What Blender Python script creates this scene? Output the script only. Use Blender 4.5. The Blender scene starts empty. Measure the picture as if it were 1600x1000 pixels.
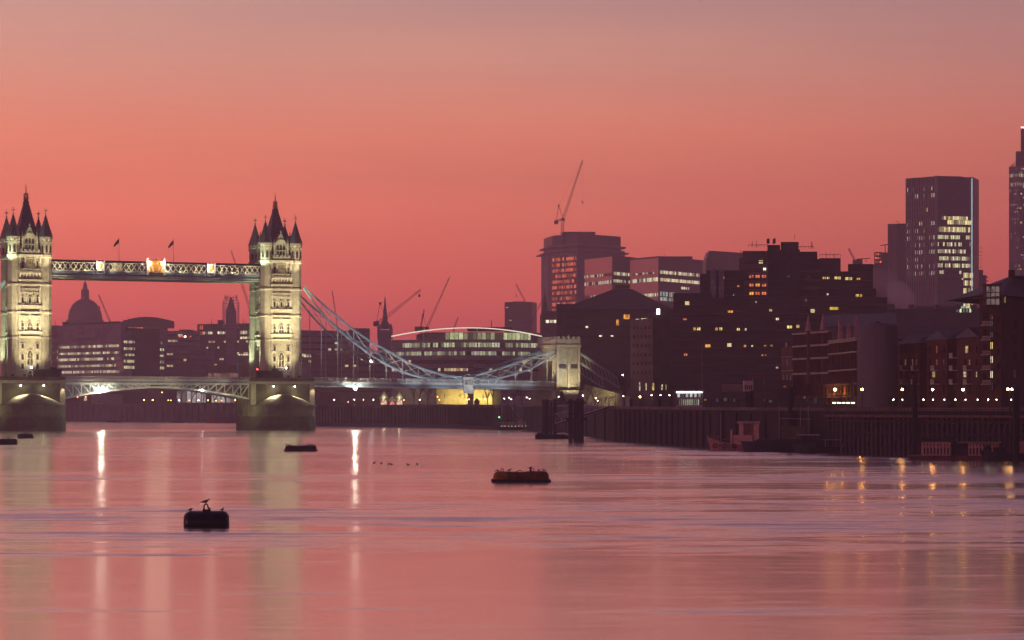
import bpy, math, random
from mathutils import Vector, Matrix
R = math.radians
random.seed(7)
scn = bpy.context.scene
col = scn.collection

# ------------------------------------------------------------ camera
F = 3700.0            # focal length in pixels of the 1600 px wide photograph
CZ = 6.4              # eye height above the river
HY = 640.0            # horizon row
cam_d = bpy.data.cameras.new('camera'); cam = bpy.data.objects.new('camera', cam_d); col.objects.link(cam)
cam.location = (0, 0, CZ); cam.rotation_euler = (R(90), 0, 0)
cam_d.sensor_width = 36; cam_d.lens = F/1600*36; cam_d.shift_y = (HY-500)/1600
cam_d.clip_start = 1; cam_d.clip_end = 12000
scn.camera = cam

# ------------------------------------------------------------ helpers for nodes
def nodes_of(m):
    m.use_nodes = True
    nt = m.node_tree
    for n in list(nt.nodes): nt.nodes.remove(n)
    return nt
def N(nt, t, **kw):
    n = nt.nodes.new(t)
    for k, v in kw.items(): setattr(n, k, v)
    return n
def srgb(r, g, b):
    f = lambda c: (c/255/12.92) if c/255 <= .04045 else ((c/255+.055)/1.055)**2.4
    return (f(r), f(g), f(b), 1)
def math_(nt, op, a, b=None, c=None):
    n = N(nt, 'ShaderNodeMath', operation=op)
    for i, x in enumerate((a, b, c)):
        if x is None: continue
        if isinstance(x, (int, float)): n.inputs[i].default_value = x
        else: nt.links.new(x, n.inputs[i])
    return n.outputs[0]
def mixc(nt, f, a, b, mode='MIX'):
    n = N(nt, 'ShaderNodeMix', data_type='RGBA', blend_type=mode)
    for s, x in ((0, f), (6, a), (7, b)):
        if isinstance(x, (int, float)): n.inputs[s].default_value = x
        elif isinstance(x, tuple): n.inputs[s].default_value = x if len(x) == 4 else x+(1,)
        else: nt.links.new(x, n.inputs[s])
    return n.outputs[2]
def ramp(nt, fac, stops, interp='LINEAR'):
    n = N(nt, 'ShaderNodeValToRGB'); n.color_ramp.interpolation = interp
    e = n.color_ramp.elements
    while len(e) < len(stops): e.new(0.5)
    for k, (p, c) in enumerate(stops): e[k].position = p; e[k].color = c
    nt.links.new(fac, n.inputs[0]); return n.outputs[0]

# ------------------------------------------------------------ world: twilight sky
world = bpy.data.worlds.new('World'); scn.world = world; world.use_nodes = True
wt = world.node_tree
for n in list(wt.nodes): wt.nodes.remove(n)
SUN_EL, SUN_AZ = R(2.0), R(200)
sky = N(wt, 'ShaderNodeTexSky', sky_type='NISHITA'); sky.sun_disc = False
sky.sun_elevation = SUN_EL; sky.sun_rotation = SUN_AZ
bg1 = N(wt, 'ShaderNodeBackground'); bg1.inputs[1].default_value = 0.004
wt.links.new(sky.outputs[0], bg1.inputs[0])
tc = N(wt, 'ShaderNodeTexCoord'); sx = N(wt, 'ShaderNodeSeparateXYZ')
wt.links.new(tc.outputs['Generated'], sx.inputs[0])
z = math_(wt, 'MULTIPLY', sx.outputs[2], 2.0)
SKY = [(0.0, (140, 66, 88)), (.032, (190, 78, 86)), (.056, (214, 96, 87)), (.083, (226, 117, 98)), (.113, (217, 128, 107)),
       (.145, (190, 137, 127)), (.172, (160, 129, 132)), (.22, (132, 104, 118)), (.30, (100, 77, 104)), (.5, (80, 65, 92))]
base = ramp(wt, z, [(p*2, srgb(*c)) for p, c in SKY])
base = mixc(wt, 1.0, base, (2.12, 1.95, 1.60, 1), 'MULTIPLY')
side = ramp(wt, math_(wt, 'MULTIPLY_ADD', sx.outputs[0], 1.0, .5),
            [(.26, (1.15, 1.12, 1.08, 1)), (.5, (.93, .92, .95, 1)), (.74, (.70, .67, .76, 1))])
base = mixc(wt, 1.0, base, side, 'MULTIPLY')
back = ramp(wt, math_(wt, 'MULTIPLY_ADD', sx.outputs[1], .5, .5),
            [(.25, (.22, .24, .42, 1)), (.55, (.42, .42, .6, 1)), (.85, (1, 1, 1, 1))])
base = mixc(wt, 1.0, base, back, 'MULTIPLY')
sm = N(wt, 'ShaderNodeMapping'); sm.inputs['Scale'].default_value = (2.2, 2.2, 26); wt.links.new(tc.outputs['Generated'], sm.inputs[0])
sn = N(wt, 'ShaderNodeTexNoise'); sn.inputs['Scale'].default_value = 1.3; sn.inputs['Detail'].default_value = 4; wt.links.new(sm.outputs[0], sn.inputs['Vector'])
base = mixc(wt, 1.0, base, ramp(wt, sn.outputs[0], [(.3, (.93, .94, .97, 1)), (.7, (1.06, 1.05, 1.02, 1))]), 'MULTIPLY')   # thin high veils
bg2 = N(wt, 'ShaderNodeBackground'); bg2.inputs[1].default_value = 1.0
wt.links.new(base, bg2.inputs[0])
ad = N(wt, 'ShaderNodeAddShader'); wo = N(wt, 'ShaderNodeOutputWorld')
wt.links.new(bg1.outputs[0], ad.inputs[0]); wt.links.new(bg2.outputs[0], ad.inputs[1]); wt.links.new(ad.outputs[0], wo.inputs[0])
try:
    world.cycles.sampling_method = 'MANUAL'; world.cycles.sample_map_resolution = 512
except Exception: pass
# faint pink glow of the dawn on the left-hand flanks
sun_d = bpy.data.lights.new('sun', 'SUN'); sun = bpy.data.objects.new('sun', sun_d); col.objects.link(sun)
sun_d.energy = 0.34; sun_d.angle = R(14); sun_d.color = (1.0, .42, .42)
sun.rotation_euler = (R(84), 0, R(-64))
scn.view_settings.view_transform = 'Standard'; scn.view_settings.look = 'None'
scn.view_settings.exposure = 0; scn.view_settings.gamma = 1
scn.render.engine = 'CYCLES'
cy = scn.cycles
cy.use_denoising = True; cy.max_bounces = 5; cy.diffuse_bounces = 2; cy.glossy_bounces = 3; cy.volume_bounces = 1
cy.transmission_bounces = 2; cy.sample_clamp_indirect = 6; cy.sample_clamp_direct = 0
cy.use_light_tree = True; cy.volume_step_rate = 4; cy.caustics_reflective = True

# ------------------------------------------------------------ materials
def no_sample(m):
    try: m.cycles.emission_sampling = 'NONE'
    except Exception: pass
def surf(name, c, rough=.8, var=.25, scale=.6, c2=None, metal=0, bump=0, stretch=(1, 1, 1), spec=.3, brick=None):
    m = bpy.data.materials.new(name); nt = nodes_of(m)
    p = N(nt, 'ShaderNodeBsdfPrincipled'); o = N(nt, 'ShaderNodeOutputMaterial'); nt.links.new(p.outputs[0], o.inputs[0])
    p.inputs['Roughness'].default_value = rough; p.inputs['Metallic'].default_value = metal
    p.inputs['Specular IOR Level'].default_value = spec
    t = N(nt, 'ShaderNodeTexCoord'); mp = N(nt, 'ShaderNodeMapping'); mp.inputs['Scale'].default_value = stretch
    nt.links.new(t.outputs['Object'], mp.inputs[0])
    no = N(nt, 'ShaderNodeTexNoise'); no.inputs['Scale'].default_value = scale; no.inputs['Detail'].default_value = 6
    nt.links.new(mp.outputs[0], no.inputs['Vector'])
    lo = tuple(x*(1-var) for x in c[:3])+(1,); hi = tuple(min(1, x*(1+var)) for x in (c2 or c)[:3])+(1,)
    cc = ramp(nt, no.outputs[0], [(.3, lo), (.7, hi)])
    h = no.outputs[0]
    if brick:
        bs, mort = brick
        sp = N(nt, 'ShaderNodeSeparateXYZ'); nt.links.new(t.outputs['Object'], sp.inputs[0])
        cb = N(nt, 'ShaderNodeCombineXYZ')
        nt.links.new(math_(nt, 'ADD', sp.outputs[0], sp.outputs[1]), cb.inputs[0]); nt.links.new(sp.outputs[2], cb.inputs[1])
        b = N(nt, 'ShaderNodeTexBrick'); b.inputs['Scale'].default_value = bs
        b.inputs['Mortar Size'].default_value = .02
        b.inputs['Color1'].default_value = (1, 1, 1, 1); b.inputs['Color2'].default_value = (.78, .78, .78, 1); b.inputs['Mortar'].default_value = (mort,)*3+(1,)
        nt.links.new(cb.outputs[0], b.inputs['Vector'])
        cc = mixc(nt, 1.0, cc, b.outputs[0], 'MULTIPLY')
    nt.links.new(cc, p.inputs['Base Color'])
    if bump:
        bm = N(nt, 'ShaderNodeBump'); bm.inputs['Strength'].default_value = bump; bm.inputs['Distance'].default_value = .3
        nt.links.new(h, bm.inputs['Height']); nt.links.new(bm.outputs[0], p.inputs['Normal'])
    return m
def emit(name, c, s, sampled=True):
    m = bpy.data.materials.new(name); nt = nodes_of(m)
    e = N(nt, 'ShaderNodeEmission'); o = N(nt, 'ShaderNodeOutputMaterial'); nt.links.new(e.outputs[0], o.inputs[0])
    e.inputs[0].default_value = c if len(c) == 4 else tuple(c)+(1,); e.inputs[1].default_value = s
    if not sampled: no_sample(m)
    return m
def litwin(name, c, s, scale=1.4):
    """a lit room behind glass: brightness broken up by what is inside"""
    m = bpy.data.materials.new(name); nt = nodes_of(m)
    e = N(nt, 'ShaderNodeEmission'); o = N(nt, 'ShaderNodeOutputMaterial'); nt.links.new(e.outputs[0], o.inputs[0])
    t = N(nt, 'ShaderNodeTexCoord'); v = N(nt, 'ShaderNodeTexVoronoi'); v.inputs['Scale'].default_value = scale
    nt.links.new(t.outputs['Object'], v.inputs['Vector'])
    f = ramp(nt, v.outputs['Color'], [(.15, (.25, .25, .25, 1)), (.8, (1, 1, 1, 1))])
    nt.links.new(mixc(nt, 1.0, tuple(c)[:3]+(1,), f, 'MULTIPLY'), e.inputs[0]); e.inputs[1].default_value = s
    no_sample(m); return m
def band(name, lit=.6, ca=(1, .72, .3), cb=(.8, .9, .75), s=1.0, glass=(.03, .025, .035), seed=0, clump=.13, mull=.12):
    """ribbon glazing: u counts panes, v counts storeys; some panes have the lights on"""
    m = bpy.data.materials.new(name); nt = nodes_of(m)
    uv = N(nt, 'ShaderNodeUVMap'); sp = N(nt, 'ShaderNodeSeparateXYZ'); nt.links.new(uv.outputs[0], sp.inputs[0])
    fu = math_(nt, 'FLOOR', sp.outputs[0]); fv = math_(nt, 'FLOOR', sp.outputs[1])
    oi = N(nt, 'ShaderNodeObjectInfo')
    cell = N(nt, 'ShaderNodeCombineXYZ'); nt.links.new(fu, cell.inputs[0]); nt.links.new(fv, cell.inputs[1])
    nt.links.new(math_(nt, 'MULTIPLY_ADD', oi.outputs['Random'], 97.0, seed), cell.inputs[2])
    wn = N(nt, 'ShaderNodeTexWhiteNoise', noise_dimensions='3D'); nt.links.new(cell.outputs[0], wn.inputs['Vector'])
    no = N(nt, 'ShaderNodeTexNoise'); no.inputs['Scale'].default_value = clump; no.inputs['Detail'].default_value = 1
    vv = N(nt, 'ShaderNodeVectorMath', operation='MULTIPLY'); vv.inputs[1].default_value = (1, 7.3, 1)
    nt.links.new(cell.outputs[0], vv.inputs[0]); nt.links.new(vv.outputs[0], no.inputs['Vector'])
    mixv = math_(nt, 'ADD', math_(nt, 'MULTIPLY', wn.outputs[0], .4), math_(nt, 'MULTIPLY_ADD', math_(nt, 'SUBTRACT', no.outputs[0], .5), 1.6, .3))
    on = math_(nt, 'LESS_THAN', mixv, lit)
    fr = math_(nt, 'FRACT', sp.outputs[0])
    pane = math_(nt, 'MULTIPLY', math_(nt, 'GREATER_THAN', fr, mull), math_(nt, 'LESS_THAN', fr, 1-mull*.4))
    fine = N(nt, 'ShaderNodeTexNoise'); fine.inputs['Scale'].default_value = 2.6; fine.inputs['Detail'].default_value = 3
    nt.links.new(uv.outputs[0], fine.inputs['Vector'])
    br = math_(nt, 'MULTIPLY', math_(nt, 'MULTIPLY_ADD', wn.outputs[0], -1.3, 1.25), math_(nt, 'MULTIPLY_ADD', fine.outputs[0], 1.6, .1))
    st = math_(nt, 'MULTIPLY', math_(nt, 'MULTIPLY', on, pane), math_(nt, 'MAXIMUM', br, .06))
    wn2 = N(nt, 'ShaderNodeTexWhiteNoise', noise_dimensions='3D'); v2 = N(nt, 'ShaderNodeVectorMath', operation='ADD'); v2.inputs[1].default_value = (31.7, 11.1, 5)
    nt.links.new(cell.outputs[0], v2.inputs[0]); nt.links.new(v2.outputs[0], wn2.inputs['Vector'])
    p = N(nt, 'ShaderNodeBsdfPrincipled'); o = N(nt, 'ShaderNodeOutputMaterial'); nt.links.new(p.outputs[0], o.inputs[0])
    p.inputs['Base Color'].default_value = tuple(glass)+(1,); p.inputs['Roughness'].default_value = .12
    nt.links.new(mixc(nt, wn2.outputs[0], tuple(ca)+(1,), tuple(cb)+(1,)), p.inputs['Emission Color'])
    nt.links.new(math_(nt, 'MULTIPLY', st, s), p.inputs['Emission Strength'])
    no_sample(m); return m

M = {}
M['stone'] = surf('floodlit_portland_stone', (.47, .43, .33), .85, .2, .5, bump=.2, brick=(1.1, .66))
M['stone_trim'] = surf('stone_trim', (.50, .46, .37), .85, .15, .8)
M['granite'] = surf('pier_granite', (.17, .165, .115), .8, .45, .3, bump=.4, brick=(.8, .45))
M['slate'] = surf('slate_roof', (.11, .105, .125), .6, .3, 1.5)
M['gold'] = surf('gilded_metal', (.62, .27, .04), .5, .35, 3, metal=.3)
M['palegreen'] = surf('pale_green_girder', (.42, .50, .40), .6, .15, .5)
M['goldback'] = surf('ochre_panel', (.62, .50, .34), .6, .3, 1)
M['blue'] = surf('pale_blue_steel', (.10, .32, .42), .5, .2, .8)
M['white'] = surf('white_painted_steel', (.66, .68, .62), .5, .1, .8)
M['deck'] = surf('blue_grey_girder', (.24, .34, .44), .55, .15, .4)
M['darksteel'] = surf('dark_steel', (.035, .03, .04), .6, .3, 1)
M['pinklit'] = surf('pink_lit_stone', (.55, .30, .30), .8, .2, 1)  # pink light on spires and chimneys is put into this base colour
M['glass'] = surf('dark_window_glass', (.03, .025, .03), .15, .2, 1, spec=.5)
M['timber'] = surf('wet_dark_timber', (.020, .015, .018), .7, .5, 1.2, stretch=(1, 1, .15), bump=.3)
M['timberlite'] = surf('weathered_pile_timber', (.11, .08, .085), .8, .5, 1.5, stretch=(1, 1, .2), bump=.3)
M['crane'] = surf('crane_steel', (.10, .05, .06), .6, .2, 1)
M['bark'] = surf('bark', (.06, .045, .04), .9, .4, 2)
M['asphalt'] = surf('ground_paving', (.06, .05, .055), .9, .3, .05)
# ------------------------------------------------------------ mesh builder
class MB:
    def __init__(s): s.v = []; s.f = []; s.m = []; s.uv = []
    def face(s, pts, m=0, uv=None):
        i = len(s.v); s.v += [tuple(p) for p in pts]; s.f.append(tuple(range(i, i+len(pts)))); s.m.append(m); s.uv.append(uv)
    def mesh(s, vs, fs, m=0):
        i = len(s.v); s.v += [tuple(p) for p in vs]
        for f in fs: s.f.append(tuple(i+k for k in f)); s.m.append(m); s.uv.append(None)
    def box(s, x0, x1, y0, y1, z0, z1, m=0):
        s.mesh([(x0,y0,z0),(x1,y0,z0),(x1,y1,z0),(x0,y1,z0),(x0,y0,z1),(x1,y0,z1),(x1,y1,z1),(x0,y1,z1)],
               [(3,2,1,0),(4,5,6,7),(0,1,5,4),(1,2,6,5),(2,3,7,6),(3,0,4,7)], m)
    def cbox(s, c, h, m=0): s.box(c[0]-h[0], c[0]+h[0], c[1]-h[1], c[1]+h[1], c[2]-h[2], c[2]+h[2], m)
    def prism(s, poly, z0, z1, m=0, top=None, mt=None):
        n = len(poly); tp = top or poly
        vs = [(x, y, z0) for x, y in poly]+[(x, y, z1) for x, y in tp]
        s.mesh(vs, [(i, (i+1) % n, n+(i+1) % n, n+i) for i in range(n)], m)
        s.mesh(vs, [tuple(range(n-1, -1, -1))], m); s.mesh(vs, [tuple(range(n, 2*n))], m if mt is None else mt)
    def bar(s, p, q, w, h=None, m=0):
        p = Vector(p); q = Vector(q); d = q-p
        if d.length < 1e-6: return
        d.normalize(); up = Vector((0, 0, 1)) if abs(d.z) < .95 else Vector((1, 0, 0))
        a = d.cross(up).normalized(); b = a.cross(d); a *= w/2; b *= (h or w)/2
        vs = [p-a-b, p+a-b, p+a+b, p-a+b, q-a-b, q+a-b, q+a+b, q-a+b]
        s.mesh(vs, [(3,2,1,0),(4,5,6,7),(0,1,5,4),(1,2,6,5),(2,3,7,6),(3,0,4,7)], m)
    def tube(s, p, q, r0, r1, n=6, m=0):
        p = Vector(p); q = Vector(q); d = (q-p)
        if d.length < 1e-6: return
        d.normalize(); up = Vector((0, 0, 1)) if abs(d.z) < .95 else Vector((1, 0, 0))
        a = d.cross(up).normalized(); b = d.cross(a)
        vs = []
        for c, r in ((p, r0), (q, r1)):
            for k in range(n): t = 2*math.pi*k/n; vs.append(c+(a*math.cos(t)+b*math.sin(t))*r)
        s.mesh(vs, [(k, n+k, n+(k+1) % n, (k+1) % n) for k in range(n)]+[tuple(range(n)), tuple(range(2*n-1, n-1, -1))], m)
    def lathe(s, prof, c=(0, 0, 0), n=16, m=0, t0=0, t1=2*math.pi, rot=0):
        vs = []; full = abs(t1-t0-2*math.pi) < 1e-6; cnt = n if full else n+1
        for r, z in prof:
            for k in range(cnt):
                t = t0+(t1-t0)*k/n+rot; vs.append((c[0]+r*math.cos(t), c[1]+r*math.sin(t), c[2]+z))
        fs = []
        for j in range(len(prof)-1):
            for k in range(n):
                a = j*cnt+k; b = j*cnt+(k+1) % cnt; fs.append((a, b, b+cnt, a+cnt))
        s.mesh(vs, fs, m)
        if full:
            s.mesh(vs, [tuple(range(cnt-1, -1, -1)), tuple(range((len(prof)-1)*cnt, len(prof)*cnt))], m)
    def xlathe(s, prof, n=14, m=0, ang=0):       # turned about the x axis: prof is (x, radius, zc)
        vs = []
        for x, r, zc in prof:
            for k in range(n): t = 2*math.pi*k/n; vs.append((x, r*math.cos(t), zc+r*math.sin(t)))
        fs = [(j*n+k, j*n+(k+1) % n, (j+1)*n+(k+1) % n, (j+1)*n+k) for j in range(len(prof)-1) for k in range(n)]
        fs += [tuple(range(n-1, -1, -1)), tuple(range((len(prof)-1)*n, len(prof)*n))]
        s.mesh(vs, fs, m)
    def build(s, name, mats, parent=None, loc=None, rz=None, smooth=False):
        me = bpy.data.meshes.new(name); me.from_pydata(s.v, [], s.f)
        if not isinstance(mats, (list, tuple)): mats = [mats]
        for x in mats: me.materials.append(x)
        if len(mats) > 1: me.polygons.foreach_set('material_index', s.m)
        if any(u is not None for u in s.uv):
            l = me.uv_layers.new(name='UVMap'); k = 0
            for f, u in zip(s.f, s.uv):
                for j in range(len(f)):
                    l.data[k].uv = u[j] if u else (0, 0)
                    k += 1
        if smooth: me.polygons.foreach_set('use_smooth', [True]*len(me.polygons))
        me.update()
        o = bpy.data.objects.new(name, me); col.objects.link(o)
        if parent: o.parent = parent
        if loc: o.location = loc
        if rz is not None: o.rotation_euler.z = rz
        return o
def tag(o, label=None, cat=None, group=None, kind=None):
    for k, v in (('label', label), ('category', cat), ('group', group), ('kind', kind)):
        if v: o[k] = v
    return o
def thing(name, label, cat, loc=(0, 0, 0), rz=0, group=None):
    o = bpy.data.objects.new(name, None); col.objects.link(o); o.location = loc; o.rotation_euler.z = rz; o.empty_display_size = .5
    return tag(o, label, cat, group)
def kids(o): return [c for c in bpy.data.objects if c.parent == o]
def copy_tree(o, parent=None, chmap=None):
    c = o.copy(); col.objects.link(c); c.parent = parent
    for ch in kids(o): copy_tree(ch, c)
    return c
def at(px, D, py=None): return ((px-800)/F*D, D, CZ+(HY-(py if py is not None else HY))/F*D)
def spot(name, loc, target, power, c, angle=60, parent=None, r=.3, blend=.5):
    d = bpy.data.lights.new(name, 'SPOT'); o = bpy.data.objects.new(name, d); col.objects.link(o)
    d.energy = power; d.color = c; d.spot_size = R(angle); d.spot_blend = blend; d.shadow_soft_size = r
    o.parent = parent; o.location = loc
    o.rotation_euler = (Vector(target)-Vector(loc)).to_track_quat('-Z', 'Y').to_euler()
    return o
def point(name, loc, power, c, parent=None, r=.2):
    d = bpy.data.lights.new(name, 'POINT'); o = bpy.data.objects.new(name, d); col.objects.link(o)
    d.energy = power; d.color = c; d.shadow_soft_size = r; o.parent = parent; o.location = loc
    return o

# ------------------------------------------------------------ water, ground, river walls
m = bpy.data.materials.new('river_water'); nt = nodes_of(m)
p = N(nt, 'ShaderNodeBsdfPrincipled'); o = N(nt, 'ShaderNodeOutputMaterial'); nt.links.new(p.outputs[0], o.inputs[0])
p.inputs['Base Color'].default_value = (.09, .045, .06, 1); p.inputs['IOR'].default_value = 1.4
g = N(nt, 'ShaderNodeNewGeometry')
def wnoise(sc, det=3, w=0):
    mp = N(nt, 'ShaderNodeMapping'); mp.inputs['Scale'].default_value = sc; mp.inputs['Location'].default_value = (w, w*.7, 0)
    nt.links.new(g.outputs['Position'], mp.inputs[0]); n = N(nt, 'ShaderNodeTexNoise'); n.inputs['Scale'].default_value = 1; n.inputs['Detail'].default_value = det
    n.inputs['Roughness'].default_value = .6
    nt.links.new(mp.outputs[0], n.inputs['Vector']); return n.outputs[0]
oct_ = [wnoise((.012, .075, 1), 1, 31), wnoise((.035, .25, 1), 2, 57), wnoise((.12, .9, 1), 2, 91), wnoise((.5, 3.5, 1), 2, 17)]
gx = N(nt, 'ShaderNodeSeparateXYZ'); nt.links.new(g.outputs['Position'], gx.inputs[0])
streak = math_(nt, 'ADD', math_(nt, 'MULTIPLY', wnoise((.09, .34, 1), 7, 74), .6), math_(nt, 'MULTIPLY', wnoise((.016, .075, 1), 4, 24), .4)); big = wnoise((.005, .015, 1), 3, 12)
m_ = math_(nt, 'ADD', math_(nt, 'MULTIPLY', math_(nt, 'MAXIMUM', gx.outputs[0], 0.0), .0022), math_(nt, 'ADD', streak, math_(nt, 'MULTIPLY', math_(nt, 'SUBTRACT', big, .5), .75)))
rip = ramp(nt, m_, [(.505, (0, 0, 0, 1)), (.72, (1, 1, 1, 1))])
s_ = None
for k, n_ in enumerate(oct_):
    t_ = math_(nt, 'MULTIPLY', math_(nt, 'SUBTRACT', n_, .5), (.10, .14, .22, .30)[k])
    s_ = t_ if s_ is None else math_(nt, 'ADD', s_, t_)
slope = math_(nt, 'MAXIMUM', math_(nt, 'ADD', math_(nt, 'MULTIPLY', s_, math_(nt, 'MULTIPLY_ADD', rip, 1.1, .26)), math_(nt, 'MULTIPLY_ADD', rip, .145, .003)), 0.0)
nx = math_(nt, 'MULTIPLY', math_(nt, 'SUBTRACT', wnoise((.3, .8, 1), 1, 5), .5), .03)
cn = N(nt, 'ShaderNodeCombineXYZ'); nt.links.new(nx, cn.inputs[0]); nt.links.new(math_(nt, 'MULTIPLY', slope, -1.0), cn.inputs[1]); cn.inputs[2].default_value = 1
vn = N(nt, 'ShaderNodeVectorMath', operation='NORMALIZE'); nt.links.new(cn.outputs[0], vn.inputs[0]); nt.links.new(vn.outputs[0], p.inputs['Normal'])
p.inputs['Roughness'].default_value = .165
gl = N(nt, 'ShaderNodeBsdfGlossy'); gl.inputs['Color'].default_value = (1, .97, .97, 1); gl.inputs['Roughness'].default_value = .165; nt.links.new(vn.outputs[0], gl.inputs['Normal'])
ms = N(nt, 'ShaderNodeMixShader'); ms.inputs[0].default_value = .72; nt.links.new(p.outputs[0], ms.inputs[1]); nt.links.new(gl.outputs[0], ms.inputs[2]); nt.links.new(ms.outputs[0], o.inputs[0])
w = MB(); w.face([(-2300, -80, 0), (2300, -80, 0), (2300, 2950, 0), (-2300, 2950, 0)])
tag(w.build('water', m), kind='structure')

BANK = [(-900, 1500, 9.4), (-60, 1420, 9.4), (375, 1184, 9.0), (492, 929, 7.8), (640, 880, 7.8), (700, 850, 7.8), (785, 775, 7.5), (880, 690, 7.2),
        (960, 500, 6.6), (1120, 400, 6.3), (1290, 362, 6.2), (1600, 306, 6.2), (1800, 285, 6.2)]
gm = MB()
for (a, Da, za), (b, Db, zb) in zip(BANK, BANK[1:]):
    A = at(a, Da); B = at(b, Db); A2 = at(a, 2900); B2 = at(b, 2900)
    if a < -500: A2 = (-2200, 2900, 0)
    gm.face([(A[0], A[1], za-.02), (B[0], B[1], zb-.02), (B2[0], B2[1], 9), (A2[0], A2[1], 9)])
tag(gm.build('ground', M['asphalt']), kind='structure')
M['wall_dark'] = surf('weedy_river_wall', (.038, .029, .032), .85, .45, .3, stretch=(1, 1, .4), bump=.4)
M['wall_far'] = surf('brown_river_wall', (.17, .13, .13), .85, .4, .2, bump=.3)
def river_wall(i0, i1, label, mat, ribs, cap=.5, rib=.35):
    t = thing('river_wall', label, 'river wall', at(BANK[i0][0], BANK[i0][1])[:2]+(0,), group='walls along the north bank')
    o0 = Vector(t.location); b = MB(); c = MB(); r = MB()
    for (a, Da, za), (d, Dd, zd) in zip(BANK[i0:i1], BANK[i0+1:i1+1]):
        A = Vector(at(a, Da))-o0; B = Vector(at(d, Dd))-o0; A.z = B.z = 0
        dr = (B-A).normalized(); nr = Vector((-dr.y, dr.x, 0))   # away from the river
        L = (B-A).length
        b.mesh([A+Vector((0,0,-1)), B+Vector((0,0,-1)), B+nr*1.5+Vector((0,0,-1)), A+nr*1.5+Vector((0,0,-1)), A+Vector((0,0,za)), B+Vector((0,0,zd)), B+nr*1.5+Vector((0,0,zd)), A+nr*1.5+Vector((0,0,za))],
               [(3,2,1,0),(4,5,6,7),(0,1,5,4),(1,2,6,5),(2,3,7,6),(3,0,4,7)])
        c.bar(A-nr*.1+Vector((0,0,za+.25)), B-nr*.1+Vector((0,0,zd+.25)), .9, cap)
        n = int(L/ribs)
        for k in range(n):
            q = A+dr*(k+.5)*ribs; zz = za+(zd-za)*k/max(n, 1)
            r.bar(q-nr*rib/2+Vector((0,0,-1)), q-nr*rib/2+Vector((0,0,zz-.1-random.random()*.6)), rib, rib)
    b.build('wall_face', mat, t); c.build('coping', M['wall_far'] if mat is M['wall_dark'] else mat, t)
    if r.v: r.build('timber_fenders', M['timber'], t)
river_wall(0, 3, 'long dim stone river wall beneath the bascule span on the far bank', M['wall_far'], 6)
river_wall(3, 6, 'brown river wall with upright timber fenders below the hanging side span', M['wall_far'], 2.2)
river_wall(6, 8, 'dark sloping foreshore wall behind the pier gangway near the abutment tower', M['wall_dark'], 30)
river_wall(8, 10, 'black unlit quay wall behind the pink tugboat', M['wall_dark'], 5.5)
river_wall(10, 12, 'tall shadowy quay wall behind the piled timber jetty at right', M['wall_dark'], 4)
# low mud foreshore beside the wharf
fm = MB(); pts = [(470, 918), (560, 880), (660, 838), (730, 795), (800, 752), (850, 700)]
wl = [(470, 930), (560, 905), (660, 862), (730, 828), (800, 770), (850, 720)]
for k in range(len(pts)-1):
    a, b = pts[k], pts[k+1]; c, d = wl[k+1], wl[k]
    A, B = at(*a), at(*b); C, Dd = at(*c), at(*d)
    fm.face([(A[0], A[1], -.1), (B[0], B[1], -.1), (C[0], C[1], 1.3), (Dd[0], Dd[1], 1.3)])
tag(fm.build('foreshore', surf('river_mud', (.06, .045, .05), .7, .4, .3, bump=.4)), kind='structure')
# ------------------------------------------------------------ the bridge (local frame: u along the roadway, v away from the camera, origin below the right tower)
BX, BY = -77.0, 770.0
BANG = math.atan2(.361, .9325); CU, SU = math.cos(BANG), math.sin(BANG)
bridge = thing('suspension_bridge', 'floodlit stone and pale blue steel bridge with two turreted gothic towers and high level walkways', 'bridge', (BX, BY, 0), BANG)
def BP(px, py, v=0.0):                 # picture point on the vertical plane v -> (u, v, z)
    r = (px-800)/F
    u = (r*(BY+CU*v)-BX+SU*v)/(CU-SU*r)
    D = BY+SU*u+CU*v
    return Vector((u, v, CZ+(HY-py)/F*D))
def inpart(parent, o): o.parent = parent; return o
def octo(r, cx, cy, n=8): return [(cx+r*math.cos(2*math.pi*(k+.5)/n), cy+r*math.sin(2*math.pi*(k+.5)/n)) for k in range(n)]
HU, HV = 5.0, 6.4                       # turret centres
WARMW = (1.0, .86, .52); GREENW = (.80, 1.0, .62)

def arch_poly(w, h, n=6):               # pointed arch outline in (u, z), foot centre at 0,0
    hw = w/2; hs = h-w*.85
    pts = [(-hw, 0), (hw, 0), (hw, hs)]
    for k in range(1, n+1):
        t = k/n; pts.append((hw*(1-t)**.6*1.0 if k < n else 0, hs+(h-hs)*t**.8))
    for k in range(n-1, 0, -1):
        t = k/n; pts.append((-hw*(1-t)**.6, hs+(h-hs)*t**.8))
    pts.append((-hw, hs)); return pts
def window_mb(w, h, lights=1, depth=.28, flat=False, side=None):
    """glass pane with stone surround and mullions; faces -v; origin at sill centre"""
    b = MB()
    poly = [(-w/2, 0), (w/2, 0), (w/2, h), (-w/2, h)] if flat else arch_poly(w, h)
    b.face([(x, -.06, z) for x, z in poly], 1)
    n = len(poly); cx, cz = 0, h*.5
    fr = .16+.05*w
    for k in range(n):
        (x0, z0), (x1, z1) = poly[k], poly[(k+1) % n]
        b.bar((x0, -depth/2, z0), (x1, -depth/2, z1), depth, fr) if abs(z1-z0) > .01 or True else None
    for k in range(1, lights): x = -w/2+w*k/lights; b.bar((x, -depth/2, 0), (x, -depth/2, h*.8), depth*.8, .14)
    if h > 2.2: b.bar((-w/2, -depth/2, h*.45), (w/2, -depth/2, h*.45), .14, depth*.6)
    b.box(-w/2-.2, w/2+.2, -.42, 0, -.22, -.02)
    return b
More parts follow.
